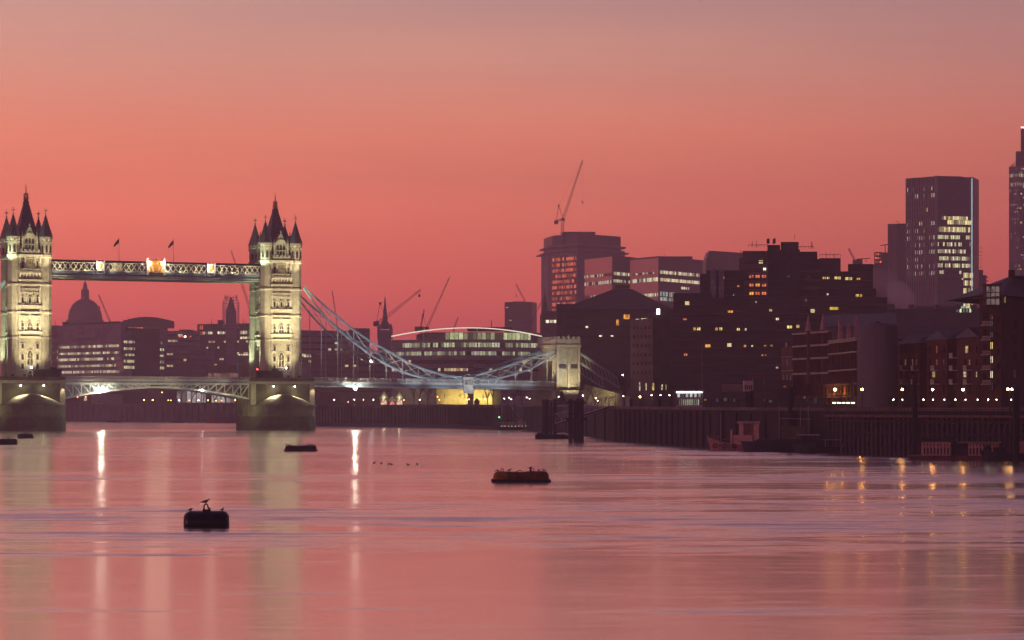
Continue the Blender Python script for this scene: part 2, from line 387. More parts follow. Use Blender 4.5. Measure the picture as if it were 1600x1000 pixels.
def place(b, u, v, z, face=0):          # rotate a -v facing piece: 0 front, 1 left (-u), 2 right (+u), 3 back
    a = (0, -math.pi/2, math.pi/2, math.pi)[face]; c, s = math.cos(a), math.sin(a)
    b.v = [(u+x*c-y*s, v+x*s+y*c, z+zz) for x, y, zz in b.v]; return b
M['litstone_glass'] = litwin('warm_window_glass', (1, .75, .3), .35, 1.2)

def make_tower():
    t = MB()
    S = 0
    # legs of the road arch, then the solid shaft
    for s in (-1, 1): t.box(-HU, HU, s*HV-(1.1 if s > 0 else .9), s*HV+(.9 if s > 0 else 1.1), 15.6, 27.2)
    t.box(-HU, HU, -HV-.9+.001, HV+.9-.001, 27.2, 54.3)
    for s in (-1, 1):                   # shoulders of the road arch on the two ends
        for k in range(6):
            a0 = k/6*1.35; y = s*(HV-1.1-(1-math.cos(a0))*4.2)
            z0 = 20.5+math.sin(a0)*6.9
            t.box(-HU+.02, HU-.02, min(y, s*(HV-1.0)), max(y, s*(HV-1.0)), z0, 27.3)
    tower = t.build('tower', M['stone'], bridge)
    # string courses
    for z, h, d, mt in ((28.6, .5, .45, 0), (30.1, .6, .55, 0), (36.3, .5, .45, 0), (38.2, .6, .6, 0), (44.9, .5, .5, 0), (46.2, .6, .55, 0), (53.7, .75, .8, 0)):
        b = MB(); a = HU-1.3; y = HV+.9
        b.box(-a, a, -y-d, -y+.05, z, z+h); b.box(-a, a, y-.05, y+d, z, z+h)
        q = HV-1.2
        b.box(-HU-d, -HU+.05, -q, q, z, z+h); b.box(HU-.05, HU+d, -q, q, z, z+h)
        b.build('string_course', M['stone_trim'], tower)
    # corner turrets
    for i, (su, sv) in enumerate(((-1, -1), (1, -1), (-1, 1), (1, 1))):
        b = MB(); x, y = su*HU, sv*HV
        prof = [(1.95, 15.6), (1.95, 28.4), (2.08, 28.6), (2.08, 29.0), (1.9, 29.3), (1.9, 36.2), (2.05, 36.4), (2.05, 36.9), (1.87, 37.1), (1.87, 44.8),
                (2.05, 45.0), (2.05, 45.5), (1.85, 45.8), (1.85, 53.4), (2.2, 53.8), (2.2, 54.5), (1.9, 54.7), (1.9, 58.8), (2.2, 59.2), (2.2, 60.0)]
        b.lathe(prof, (x, y, 0), 8, 0, rot=math.pi/8)
        b.lathe([(2.3, 60.0), (2.25, 60.25), (1.15, 63.6), (.28, 66.6), (.14, 67.0)], (x, y, 0), 8, 1, rot=math.pi/8)
        for k in range(8):              # corbels under the eaves and slit windows
            a = math.pi/4*k; c, s_ = math.cos(a), math.sin(a)
            b.cbox((x+c*1.95, y+s_*1.95, 58.4), (.25, .25, .3), 0)
            b.cbox((x+c*1.72, y+s_*1.72, 56.2), (.22 if abs(c) > .5 else .3, .3, 1.0), 2)
        # cross finial
        b.tube((x, y, 66.6), (x, y, 69.3), .13, .09, 6, 0)
        b.cbox((x, y, 68.3), (.42, .1, .12), 0); b.cbox((x, y, 68.3), (.1, .42, .12), 0); b.cbox((x, y, 67.2), (.3, .3, .12), 0)
        for dx, dy in ((.42, 0), (-.42, 0), (0, .42), (0, -.42)): b.cbox((x+dx, y+dy, 68.3), (.12, .12, .2), 0)
        b.build('turret', [M['stone'], M['slate'], M['glass']], tower)
    # parapet
    b = MB()
    for s in (-1, 1):
        b.box(-HU+1.9, HU-1.9, s*(HV+.75)-.2, s*(HV+.75)+.2, 54.45, 55.5)
        for k in range(5): x = -2.7+k*1.35; b.box(x-.35, x+.35, s*(HV+.75)-.2, s*(HV+.75)+.2, 55.5, 56.1)
        b.box(s*(HU-.05)-.2, s*(HU-.05)+.2, -HV+1.9, HV-1.9, 54.45, 55.5)
        for k in range(7): y = -4.0+k*1.33; b.box(s*(HU-.05)-.2, s*(HU-.05)+.2, y-.35, y+.35, 55.5, 56.1)
    b.build('parapet', M['stone_trim'], tower)
    # steep main roof
    b = MB()
    b.prism([(-4.1, -5.3), (4.1, -5.3), (4.1, 5.3), (-4.1, 5.3)], 54.4, 57.0, 0)
    b.prism([(-4.3, -5.5), (4.3, -5.5), (4.3, 5.5), (-4.3, 5.5)], 57.0, 61.0, 0, [(-3.0, -4.0), (3.0, -4.0), (3.0, 4.0), (-3.0, 4.0)])
    b.prism([(-3.0, -4.0), (3.0, -4.0), (3.0, 4.0), (-3.0, 4.0)], 61.0, 71.0, 0, [(-.75, -.9), (.75, -.9), (.75, .9), (-.75, .9)])
    b.prism([(-.85, -1), (.85, -1), (.85, 1), (-.85, 1)], 71.0, 71.5, 0)
    b.box(-.6, .6, -.7, .7, 71.5, 72.0, 0)
    b.build('main_roof', M['slate'], tower)
    b = MB()
    for k in range(8): a = k*math.pi/4; b.bar((.55*math.cos(a), .55*math.sin(a), 71.9), (.7*math.cos(a), .7*math.sin(a), 74.0), .16, .16)
    b.tube((0, 0, 71.9), (0, 0, 77.0), .28, .07, 6); b.cbox((0, 0, 74.0), (.5, .5, .1)); b.cbox((0, 0, 75.6), (.3, .06, .08)); b.cbox((0, 0, 72.4), (.85, .85, .12))
    b.build('gilded_crest', M['gold'], tower)
    # gabled dormers front, back and sides
    for face, dv in ((0, HV+.35), (3, HV+.35), (1, HU+.1), (2, HU+.1)):
        b = MB(); dw = 1.75
        b.box(-dw-.35, dw+.35, 0, 2.6, 54.4, 59.6, 0)
        gp = [(-dw-.45, 59.6), (dw+.45, 59.6), (dw*.62, 61.3), (.35, 63.0), (-.35, 63.0), (-dw*.62, 61.3)]
        b.mesh([(x, -.1, z) for x, z in gp]+[(x, 2.6, z) for x, z in gp], [tuple(range(5, -1, -1)), tuple(range(6, 12))]+[(k, (k+1) % 6, 6+(k+1) % 6, 6+k) for k in range(6)], 0)
        b.cbox((0, .1, 63.5), (.13, .13, .6), 0); b.cbox((0, .1, 63.6), (.35, .1, .1), 0)
        for s in (-1, 1):
            b.box(s*(dw+.5)-.28, s*(dw+.5)+.28, -.35, .35, 54.6, 60.2, 0); b.lathe([(.33, 60.2), (.02, 61.8)], (s*(dw+.5), 0, 0), 4, 0)
        for k in range(3):
            x = -1.0+k*1.0
            b.box(x-.33, x+.33, -.07, 0, 56.2, 57.5, 1); b.box(x-.33, x+.33, -.07, 0, 57.9, 59.2, 1); b.cbox((x, -.04, 59.25), (.2, .04, .22), 1)
        b.box(-1.7, 1.7, -.28, 0, 55.5, 55.8, 0); b.box(-1.7, 1.7, -.22, 0, 57.55, 57.8, 0)
        for k in range(7): a = math.pi*k/7; a2 = math.pi*(k+1)/7; b.bar((1.45*math.cos(a), -.18, 60.0+1.2*math.sin(a)), (1.45*math.cos(a2), -.18, 60.0+1.2*math.sin(a2)), .22, .22, 0)
        u, v = {0: (0, -dv), 3: (0, dv), 1: (-dv, 0), 2: (dv, 0)}[face]
        place(b, u, v, 0, face); b.build('dormer', [M['stone'], M['glass']], tower)
    # windows
    wins = []                           # (face-u, sill z, w, h, lights, flat, lit)
    for x in (-2.3, 2.3):
        wins += [(x, 18.9, 1.0, 1.9, 1, 1, 0), (x, 21.8, 1.0, 1.9, 1, 1, 0), (x, 25.3, .9, 1.6, 1, 1, 0), (x, 30.95, 1.0, 2.6, 1, 0, 0), (x, 39.3, .9, 2.2, 1, 0, 0)]
    wins += [(0, 20.0, 1.9, 5.0, 2, 0, 1), (0, 30.95, 1.9, 2.8, 2, 0, 0), (0, 39.3, .9, 2.2, 1, 0, 0), (0, 16.3, 1.5, 2.4, 1, 0, 0)]
    wins += [(0, 49.9, 2.4, 3.4, 3, 1, 1), (-2.25, 50.1, .8, 2.6, 1, 0, 0), (2.25, 50.1, .8, 2.6, 1, 0, 0)]
    for (x, z_, w_, h_, l_, fl, lit) in wins:
        b = place(window_mb(w_, h_, l_, flat=bool(fl)), x, -HV-.9, z_)
        b.build('window', [M['stone_trim'], M['litstone_glass'] if lit else M['glass']], tower)
    for (y, z_, w_, h_, l_) in ((0, 31, 3.2, 4.4, 3), (0, 40, 2.6, 3.2, 2), (-3.2, 40, .9, 2.6, 1), (3.2, 40, .9, 2.6, 1)):
        for f_, uu in ((1, -HU), (2, HU)):
            place(window_mb(w_, h_, l_), uu, y if f_ == 1 else -y, z_, f_).build('window', [M['stone_trim'], M['glass']], tower)
    # blind arcade, corbel table and balcony of the front
    b = MB(); y = -HV-.9
    for row, z_ in ((0, 43.2), (1, 42.2)):
        for k in range(9): x = -2.9+k*.725; b.box(x-.22, x+.22, y-.25, y+.02, z_, z_+.55)
        b.box(-3.2, 3.2, y-.3, y+.02, z_+.6, z_+.8)
    for k in range(4): x = -2.95+k*1.97; b.box(x-.13, x+.13, y-.3, y+.02, 39.0, 42.0)
    b.box(-3.2, 3.2, y-.35, y+.02, 35.3, 35.55); b.box(-.2, .2, y-.4, y+.02, 35.5, 36.2); b.box(-.15, .15, y-.35, y+.02, 27.2, 28.0)
    b.build('blind_arcade', M['stone_trim'], tower)
    b = MB()
    b.box(-3.3, 3.3, y-1.0, y+.02, 48.7, 49.1)
    for k in range(12): x = -3.2+k*.582; b.box(x-.1, x+.1, y-1.0, y-.8, 49.1, 49.9)
    b.box(-3.3, 3.3, y-1.05, y-.75, 49.9, 50.1)
    for k in range(7): x = -3.0+k*1.0; b.mesh([(x-.35, y, 48.7), (x+.35, y, 48.7), (x, y, 47.3), (x-.35, y-.7, 48.7), (x+.35, y-.7, 48.7), (x, y-.25, 47.4)], [(0, 2, 1), (3, 4, 5), (0, 3, 5, 2), (1, 2, 5, 4), (0, 1, 4, 3)])
    for x in (-1.55, 1.55, -3.05, 3.05): b.box(x-.2, x+.2, y-.5, y+.02, 50.1, 53.7)
    b.build('balcony', M['stone_trim'], tower)
    # pale quoin strips
    b = MB()
    for s in (-1, 1): b.box(s*3.15-.18, s*3.15+.18, y-.3, y+.02, 16, 53.6)
    b.build('pilaster', M['stone_trim'], tower)
    return tower
tow_r = make_tower()
tow_l = copy_tree(tow_r, bridge); tow_l.location.x = -80.5
tow_r['label'] = 'right hand gothic tower whose left flank glows pale green'; tow_l['label'] = 'left hand gothic tower near the edge of the photo'

# piers
M['weed'] = surf('weed_dark_stone', (.07, .07, .045), .7, .5, .6, bump=.4)
PW, PF, PB = 10.65, -9.0, 9.0
M['lampglow'] = emit('lamp_glow_white', (1, .93, .75), 60)
def make_pier():
    b = MB()
    body = [(-PW, PF), (PW, PF), (PW, PB), (7.5, PB+6), (0, PB+10), (-7.5, PB+6), (-PW, PB)]
    b.prism(body, -1, 14.6)
    pier = b.build('pier', M['granite'], bridge)
    b = MB(); b.prism([(x*1.045, y-.35 if y < 0 else y+.35) for x, y in body], 14.6, 15.5); b.build('pier_cornice', M['stone_trim'], pier)
    b = MB()
    for (x0, y0), (x1, y1) in zip(body, body[1:]+body[:1]): b.bar((x0*.98, y0*.98, 16.05), (x1*.98, y1*.98, 16.05), .4, 1.1)
    b.build('pier_parapet', M['granite'], pier)
    b = MB()                           # rounded cutwater with its half-cone cap
    out = [(PW*math.cos(a)*1.0, PF-10.0*abs(math.sin(a))**1.15) for a in [math.pi*k/14 for k in range(15)]]
    out = [(PW-.02 if i == 0 else -PW+.02 if i == 14 else x, y) for i, (x, y) in enumerate(out)]
    n = len(out)
    b.mesh([(x, y, -1) for x, y in out]+[(x, y, 7.3) for x, y in out], [(k+1, k, n+k, n+k+1) for k in range(n-1)])
    o2 = [(x*1.03, PF+(y-PF)*1.04) for x, y in out]
    b.mesh([(x, y, 7.3) for x, y in o2]+[(x, y, 7.8) for x, y in o2], [(k+1, k, n+k, n+k+1) for k in range(n-1)]+[tuple(range(n))])
    rings = [o2]
    lv = [(.88, 7.8), (.80, 8.5), (.64, 9.5), (.42, 10.4), (.2, 11.1), (.02, 11.4)]
    vs = [(x*f, PF+(y-PF)*(f*.62+.38) if 0 < k_ < n-1 else y, z_) for f, z_ in lv for k_, (x, y) in enumerate(o2)]
    b.mesh(vs, [(j*n+k+1, j*n+k, (j+1)*n+k, (j+1)*n+k+1) for j in range(5) for k in range(n-1)])
    b.build('cutwater', M['granite'], pier)
    b = MB()                           # weed-dark tide band
    b.mesh([(x*1.01, PF+(y-PF)*1.012, -1) for x, y in out]+[(x*1.01, PF+(y-PF)*1.012, 4.2) for x, y in out], [(k+1, k, n+k, n+k+1) for k in range(n-1)])
    b.box(-PW-.06, -PW+.01, PF, PB, -1, 4.4)
    b.build('tide_band', M['weed'], pier)
    for s in (-1, 1): b = MB(); b.box(s*(PW-.9)-.8, s*(PW-.9)+.8, PF-.5, PF+.01, 7.9, 14.6); b.build('pier_pilaster', M['stone_trim'], pier)
    b = MB()                           # side buttresses toward the bascule chamber
    for y in (-6, -2, 2, 6): b.box(-PW-.5, -PW+.02, y-.8, y+.8, 4.5, 13.4)
    b.build('buttress', M['granite'], pier)
    for x in (-3.3, 3.7):
        b = MB(); b.bar((x, PF, 14.2), (x, PF-1.1, 14.3), .14); b.tube((x, PF-1.1, 14.45), (x, PF-1.1, 13.95), .16, .34, 8)
        b.lathe([(.05, -.2), (.2, -.1), (.2, .1), (.05, .2)], (x, PF-1.1, 13.9), 6, 1)
        b.build('wall_lamp', [M['darksteel'], M['lampglow']], pier)
        spot('wall_lamp_light', (x, PF-1.6, 13.6), (x, PF-2.6, 9), 11000, WARMW, 85, pier, .15, .6)
    spot('pilaster_light', (PW-.8, PF-1.4, 14.2), (PW-.9, PF-.6, 9), 900, WARMW, 55, pier, .15, .6)
    for x in (-5.6, -1.9, 1.9, 5.6):            # added unlit floodlight housings; separate spots light the shaft
        b = MB(); b.bar((x, PF+.2, 15.5), (x, PF+.2, 16.9), .12); b.cbox((x, PF+.15, 17.1), (.4, .3, .3)); b.build('floodlight_housing', M['darksteel'], pier)
    return pier
pr = make_pier(); pl = copy_tree(pr, bridge); pl.location.x = -80.5
FLOOD = 1.0
for uo, tw in ((0, tow_r), (-80.5, tow_l)):
    for x in (-5.5, 5.5):
        spot('tower_floodlight', (uo+x*.9, -19.5, 12.2), (uo-x*.15, -7, 27), 24000*FLOOD, WARMW, 42, bridge, .5, .9)  # unseen spots placed out over the cutwater to floodlight the shaft
        spot('tower_floodlight', (uo+x*.9, -21.0, 12.2), (uo-x*.1, -7, 47), 90000*FLOOD, WARMW, 40, bridge, .5, .8)
    spot('pier_fill_light', (uo-34, -34, 4), (uo-9, -6, 8), 22000, (.95, .98, .42), 32, bridge, .5, .9)  # unseen spots added over open water to brighten the pier
    spot('pier_fill_light', (uo+4, -60, 6), (uo+1, -14, 8), 8000, (1, .86, .5), 38, bridge, .5, .9)
    spot('roof_floodlight', (uo-9.5, -4, 17.2), (uo-5.0, -1, 42), 22000, GREENW, 75, bridge, .4, .8)
    spot('roof_floodlight', (uo-11, 5, 17.2), (uo-5.0, 4, 48), 22000, GREENW, 75, bridge, .4, .8)
    spot('roof_floodlight', (uo-8.5, -11, 52), (uo-4, -6, 60), 6500, GREENW, 90, bridge, .4, .8)
    spot('roof_floodlight', (uo+6, -13, 50), (uo+1, -6, 59), 4200, WARMW, 90, bridge, .4, .8)
for x in (-80.5, 0):
    b = MB()                            # dark control cabin on the pier
    b.box(-8.2, .2, -8.6, -6.0, 15.5, 18.6, 0); b.box(-8.5, .5, -8.9, -5.8, 18.6, 18.9, 0); b.box(-7.9, -4.6, -8.66, -8.58, 16.3, 18.1, 1)
    for xx in (-8, -6.3, -4.5, -2.8): b.box(xx-.08, xx+.08, -8.72, -8.6, 15.6, 18.6, 0)
    b.box(-3.2, -1.2, -7.8, -6.6, 18.9, 19.5, 0)
    c = b.build('control_cabin', [M['darksteel'], M['glass']], bridge); c.location.x = x if x == 0 else x+9.2; c['label'] = 'low dark control cabin on the pier top'

# bascule leaves
def girder(b, v, u0, u1, ztop, zb, n, lean, m=0):
    us = [u0+(u1-u0)*k/n for k in range(n+1)]
    for a, c in zip(us, us[1:]):
        b.bar((a, v, zb(a)), (c, v, zb(c)), .45, .55, m); b.bar((a, v, ztop), (c, v, ztop), .4, .6, m)
        if ztop-zb(a) > 1.2 or ztop-zb(c) > 1.2:
            if lean: b.bar((a, v, ztop), (c, v, zb(c)), .28, .34, m)
            else: b.bar((a, v, zb(a)), (c, v, ztop), .28, .34, m)
            b.bar((c, v, zb(c)), (c, v, ztop), .25, .3, m)
UM = -40.25
zb = lambda u: 13.5-3.6*(abs(u-UM)/29.6)**1.7
for s, (u0, u1) in enumerate(((-69.85, UM-.05), (UM+.05, -10.65))):
    b = MB(); b.box(u0, u1, -7.2, 7.2, 14.9, 15.4); leaf = b.build('bascule_leaf', M['deck'], bridge)
    leaf['label'] = 'raisable span of open girders hanging from the %s pier' % ('left', 'right')[s]
    for v in (-7.2, -2.6, 2.6, 7.2):
        b = MB(); girder(b, v, u0, u1, 14.6, zb, 11, s == 0); b.build('girder', M['white'] if v < -7 else M['deck'], leaf)
    for v in (-7.4, 7.4):
        b = MB(); n = 24
        b.bar((u0, v, 16.75), (u1, v, 16.75), .22, .16); b.bar((u0, v, 15.55), (u1, v, 15.55), .25, .25)
        for k in range(n+1):
            u = u0+(u1-u0)*k/n; b.bar((u, v, 15.4), (u, v, 16.8), .2, .2)
            if k < n:
                u2 = u0+(u1-u0)*(k+1)/n; b.bar((u, v, 15.6), (u2, v, 16.7), .1, .1); b.bar((u, v, 16.7), (u2, v, 15.6), .1, .1)
        b.box(u0, u1, v-.02, v+.02, 15.5, 16.1)
        b.build('railing', M['white'], leaf)
# high level walkways
M['walkglass'] = band('walkway_glazing', .22, (1, .7, .25), (.9, .8, .4), .5, (.02, .015, .03), 3)
for v in (-4.6, 4.6):
    b = MB(); u0, u1 = -75.2, -5.2
    b.box(u0, u1, v-1.7, v+1.7, 48.9, 49.3, 0)
    wk = b.build('walkway', M['deck'], bridge); wk['label'] = '%s high level walkway between the towers' % ('near' if v < 0 else 'far')
    b = MB()
    for vv in (v-1.7, v+1.7): b.box(u0, u1, vv-.12, vv+.12, 47.6, 48.4); b.box(u0, u1, vv-.22, vv+.22, 47.5, 47.72); b.box(u0, u1, vv-.22, vv+.22, 48.2, 48.4)
    b.box(u0, u1, v-1.6, v+1.6, 47.7, 48.0)
    b.build('bottom_girder', M['palegreen'], wk)
    b = MB()
    for vv in (v-1.7, v+1.7):
        b.box(u0, u1, vv-.1, vv+.1, 48.86, 49.9)
        for k in range(60): u = u0+(u1-u0)*k/59; b.bar((u, vv-.12*(1 if vv < v else -1), 48.9), (u, vv-.12*(1 if vv < v else -1), 49.9), .12, .12)
    b.build('side_band', M['deck'], wk)
    b = MB(); b.mesh([(u0, v-1.9, 52.5), (u1, v-1.9, 52.5), (u1, v+1.9, 52.5), (u0, v+1.9, 52.5), (u0, v-.6, 53.3), (u1, v-.6, 53.3), (u1, v+.6, 53.3), (u0, v+.6, 53.3)],
        [(3,2,1,0),(4,5,6,7),(0,1,5,4),(1,2,6,5),(2,3,7,6),(3,0,4,7)]); b.build('walkway_roof', M['darksteel'], wk)
    b = MB()
    L = u1-u0
    for vv in (v-1.35, v+1.35): b.face([(u0, vv, 49.9), (u1, vv, 49.9), (u1, vv, 52.5), (u0, vv, 52.5)], 0, [(0, 0), (L/1.7, 0), (L/1.7, .99), (0, .99)])
    b.build('glazing', M['walkglass'], wk)
    b = MB(); n = 42; st = L/n
    for vv in (v-1.72, v+1.72):
        for k in range(n):
            a = u0+k*st
            b.bar((a, vv, 49.9), (a+st, vv, 52.5), .13, .2); b.bar((a+st, vv, 49.9), (a, vv, 52.5), .13, .2)
        b.bar((u0, vv, 52.45), (u1, vv, 52.45), .25, .2); b.bar((u0, vv, 49.95), (u1, vv, 49.95), .25, .2)
    b.build('lattice', M['white'], wk)
    if v < 0:
        near_walk = wk
        for px in (157, 330):           # floodlit white shield panels
            q = BP(px, 425, v-1.85); b = MB(); b.box(q.x-1.25, q.x+1.25, v-2.1, v-1.8, 49.9, 52.9)
            for dx in (-1.2, 1.2): b.box(q.x+dx-.15, q.x+dx+.15, v-2.25, v-2.0, 49.2, 53.2)
            b.mesh([(q.x-.6, v-2.14, 52.3), (q.x+.6, v-2.14, 52.3), (q.x+.55, v-2.14, 51.2), (q.x, v-2.14, 50.4), (q.x-.55, v-2.14, 51.2)], [(0, 4, 3, 2, 1)], 1)
            b.build('shield_panel', [M['white'], M['gold']], wk)
            point('shield_light', (q.x-.6, v-3.1, 51.6), 420, (1, .9, .7), bridge, .2)
q = BP(243.5, 425, -6.4)                 # the great gilded arms in the middle
b = MB(); x = q.x
for dx in (-2.7, 2.7): b.box(x+dx-.3, x+dx+.3, -6.9, -6.3, 48.9, 53.8, 0); b.cbox((x+dx, -6.6, 54.1), (.42, .42, .25), 0)
b.box(x-2.4, x+2.4, -6.65, -6.4, 49.6, 53.4, 2)
sh = [(-.95, 52.6), (.95, 52.6), (.9, 51.2), (.45, 50.3), (0, 49.9), (-.45, 50.3), (-.9, 51.2)]
b.mesh([(x+a, -6.95, z_) for a, z_ in sh]+[(x+a, -6.6, z_) for a, z_ in sh], [tuple(range(7))]+[(k, 7+k, 7+(k+1) % 7, (k+1) % 7) for k in range(7)], 1)
for s in (-1, 1):                        # supporters and scrolls
    for k in range(9):
        a = k/8; b.tube((x+s*(1.15+.5*math.sin(a*3)), -6.85, 50.0+a*2.8), (x+s*(1.15+.5*math.sin((a+.12)*3)), -6.85, 50.0+(a+.12)*2.8), .34*(1.1-a*.5), .32*(1.1-a*.5), 6, 1)
    b.bar((x+s*1.3, -6.9, 51.7), (x+s*.8, -6.95, 52.1), .2, .2, 1); b.bar((x+s*1.6, -6.9, 50.9), (x+s*2.2, -6.9, 52.0), .15, .15, 1); b.tube((x+s*2.0, -6.9, 49.9), (x+s*.8, -6.9, 49.7), .22, .2, 6, 1)
for k in range(5): a = math.pi*(k/4); b.tube((x+.8*math.cos(a), -6.8, 52.8), (x+.9*math.cos(a), -6.8, 53.5+.35*math.sin(a)), .14, .1, 6, 1)
b.tube((x, -6.8, 52.7), (x, -6.8, 54.6), .2, .06, 6, 1); b.cbox((x, -6.8, 54.4), (.3, .08, .08), 1)
b.lathe([(.85, 52.7), (.95, 53.0), (.6, 53.7), (.1, 54.0)], (x, -6.6, 0), 8, 1)
b.build('gilded_coat_of_arms', [M['white'], M['gold'], M['goldback'] if 'goldback' in M else M['gold']], bridge)
for dx in (-2.0, 2.0): point('arms_light', (x+dx, -8.3, 52.3), 420, (1, .78, .5), bridge, .25); point('arms_light', (x+dx*1.15, -7.3, 52.6), 260, (1, .95, .85), bridge, .15)
for k, px in enumerate((95, 122, 140, 180, 205, 268, 290, 312, 352, 372, 392)):   # unseen spots added in front of the walkway to brighten the lattice
    q = BP(px, 437, -9.5); spot('walkway_light', (q.x, -9.6, 50.3), (q.x, -6.2, 51.6), 700, (1, .85, .42), 85, bridge, .2, .9)
M['blue2'] = surf('sky_blue_chain_paint', (.22, .46, .56), .5, .2, .8)
# ------------------------------------------------------------ hanging side spans (right of the right tower), drawn on the planes of the two chains
VN, VF = -6.6, 6.6
def chain(v, top, bot, label, dz=0.0, panels=None):
    """a stiffened chain: two curved chords with diagonal bracing; points are (u, z)"""
    def ev(L, u):
        for (a, za), (b_, zb_) in zip(L, L[1:]):
            if a <= u <= b_: return za+(zb_-za)*(u-a)/(b_-a)
        return L[-1][1] if u > L[-1][0] else L[0][1]
    def smooth(L):
        out = []
        for i in range(len(L)-1):
            p0, p1, p2, p3 = L[max(i-1, 0)], L[i], L[i+1], L[min(i+2, len(L)-1)]
            for k in range(5):
                t = k/5; out.append(tuple(.5*((2*p1[j])+(-p0[j]+p2[j])*t+(2*p0[j]-5*p1[j]+4*p2[j]-p3[j])*t*t+(-p0[j]+3*p1[j]-3*p2[j]+p3[j])*t**3) for j in (0, 1)))
        return out+[L[-1]]
    top, bot = smooth(top), smooth(bot)
    b = MB()
    for L in (top,):
        for (a, za), (c, zc) in zip(L, L[1:]):
            b.bar((a, v, za+.18), (c, v, zc+.18), .6, .30, 0); b.bar((a, v, za-.22), (c, v, zc-.22), .4, .2, 1)
    ch = b.build('suspension_chain', [M['blue2'], M['white']], bridge); ch['label'] = label
    b = MB()
    for (a, za), (c, zc) in zip(bot, bot[1:]): b.bar((a, v, za+.12), (c, v, zc+.12), .56, .28, 0); b.bar((a, v, za-.22), (c, v, zc-.22), .4, .22, 1)
    b.build('lower_chord', [M['blue2'], M['white']], ch)
    b = MB(); us = panels
    for k in range(len(us)-1):
        a, c = us[k], us[k+1]
        b.bar((a, v, ev(top, a)), (c, v, ev(bot, c)), .17, .2)
        if k % 1 == 0: b.bar((a, v, ev(bot, a)), (c, v, ev(top, c)), .13, .16)
        b.bar((c, v, ev(top, c)), (c, v, ev(bot, c)), .16, .2)
    b.build('bracing', M['white'], ch)
    return ch, top, bot, ev
def pp(L, v): return [tuple(BP(x, y, v)[k] for k in (0, 2)) for x, y in L]
topN = pp([(474, 448), (501.6, 473), (527.6, 495), (552, 515), (578, 533), (603, 547), (629, 562), (654, 574), (678, 582), (703, 588), (728, 590.5)], VN)
botN = pp([(474, 450), (500, 485), (525, 512), (553, 535), (578, 553.5), (603, 569), (629, 581), (654, 588.5), (678, 592), (703, 593), (728, 592.5)], VN)
P3U = 99.6
hang_px = [502, 527.6, 552.5, 578, 603.3, 629, 654, 678.5, 703]
hN = [BP(x, 600, VN)[0] for x in hang_px]
deckz = lambda u: 15.7-.012*max(u, 0)
PINU = BP(730, 590, VN)[0]; PINZ = BP(730, 590.5, VN)[2]
tr = pp([(732, 590), (760, 582), (790, 573), (818, 563), (845, 554.5), (870, 547)], VN)
br = pp([(732, 592), (755, 593), (778, 591), (804.6, 584), (830, 575.5), (855, 561), (870, 552)], VN)
hr = [BP(x, 600, VN)[0] for x in (755, 780, 805, 830, 855)]
def hangers(us, bot, ev, v):
    for u in us:
        z1 = ev(bot, u); z0 = deckz(u)-.2
        if z1-z0 < .3: continue
        b = MB(); b.tube((u, v, z0), (u, v, z1), .15, .15, 6); b.cbox((u, v, z1-.1), (.3, .2, .35)); b.cbox((u, v, z0+1.2), (.22, .22, .25))
        if z1-z0 < 4: b.bar((u-.9, v, z1-.1), (u, v, z1-.9), .14, .14); b.bar((u+.9, v, z1-.1), (u, v, z1-.9), .14, .14)
        b.build('hanger', M['white'], bridge)
for v, nm in ((VN, 'near'), (VF, 'far')):
    dz = 0
    c, tp, bt, ev = chain(v, topN, botN, '%s long chain sweeping down from the right tower' % nm, panels=[topN[0][0]]+hN+[PINU])
    hangers(hN, bt, ev, v)
    c, tp, bt, ev2 = chain(v, tr, br, '%s short chain rising to the abutment tower' % nm, panels=[PINU+1]+hr+[P3U-4])
    hangers(hr, bt, ev2, v)
    # mirrored left side span, just outside the photo, only its start
    L2 = [(-80.5-u, z_) for u, z_ in topN][::-1]; L3 = [(-80.5-u, z_) for u, z_ in botN][::-1]
    c, tp, bt, ev3 = chain(v, L2, L3, '%s chain leaving the left tower at the photo edge' % nm, panels=sorted([-80.5-u for u in [topN[0][0]]+hN+[PINU]]))
    hangers([-80.5-u for u in hN], bt, ev3, v)
for v in (VN-.35, VF+.35):
    b = MB()
    for k in range(20): a = 2*math.pi*k/20; a2 = 2*math.pi*(k+1)/20; b.bar((PINU+1.15*math.cos(a), v, PINZ+1.15*math.sin(a)), (PINU+1.15*math.cos(a2), v, PINZ+1.15*math.sin(a2)), .5, .3, 0)
    b.mesh([(PINU+.95*math.cos(2*math.pi*k/16), v-.1, PINZ+.95*math.sin(2*math.pi*k/16)) for k in range(16)], [tuple(range(16))], 1)
    b.tube((PINU, v-.3, PINZ), (PINU, v+.3, PINZ), .42, .42, 10, 1)
    b.build('pin_joint', [M['white'], surf('rust_red_boss', (.25, .07, .05), .6)], bridge)
b = MB()
b.box(PINU-1.7, PINU+1.7, VN-1.1, VN-.6, 11.8, 16.9, 0)
for k in range(4): x = PINU-1.15+k*.75; b.bar((x, VN-1.15, 14.6), (x+(.45 if k % 2 else 0), VN-1.15, 16.2), .16, .1, 1); b.bar((x+.42, VN-1.15, 14.6), (x+(0 if k % 2 else .42), VN-1.15, 16.2), .12, .1, 1)
b.box(PINU-1.9, PINU+1.9, VN-1.2, VN-.5, 16.9, 17.2, 0)
b.build('plaque', [M['white'], M['darksteel']], bridge)
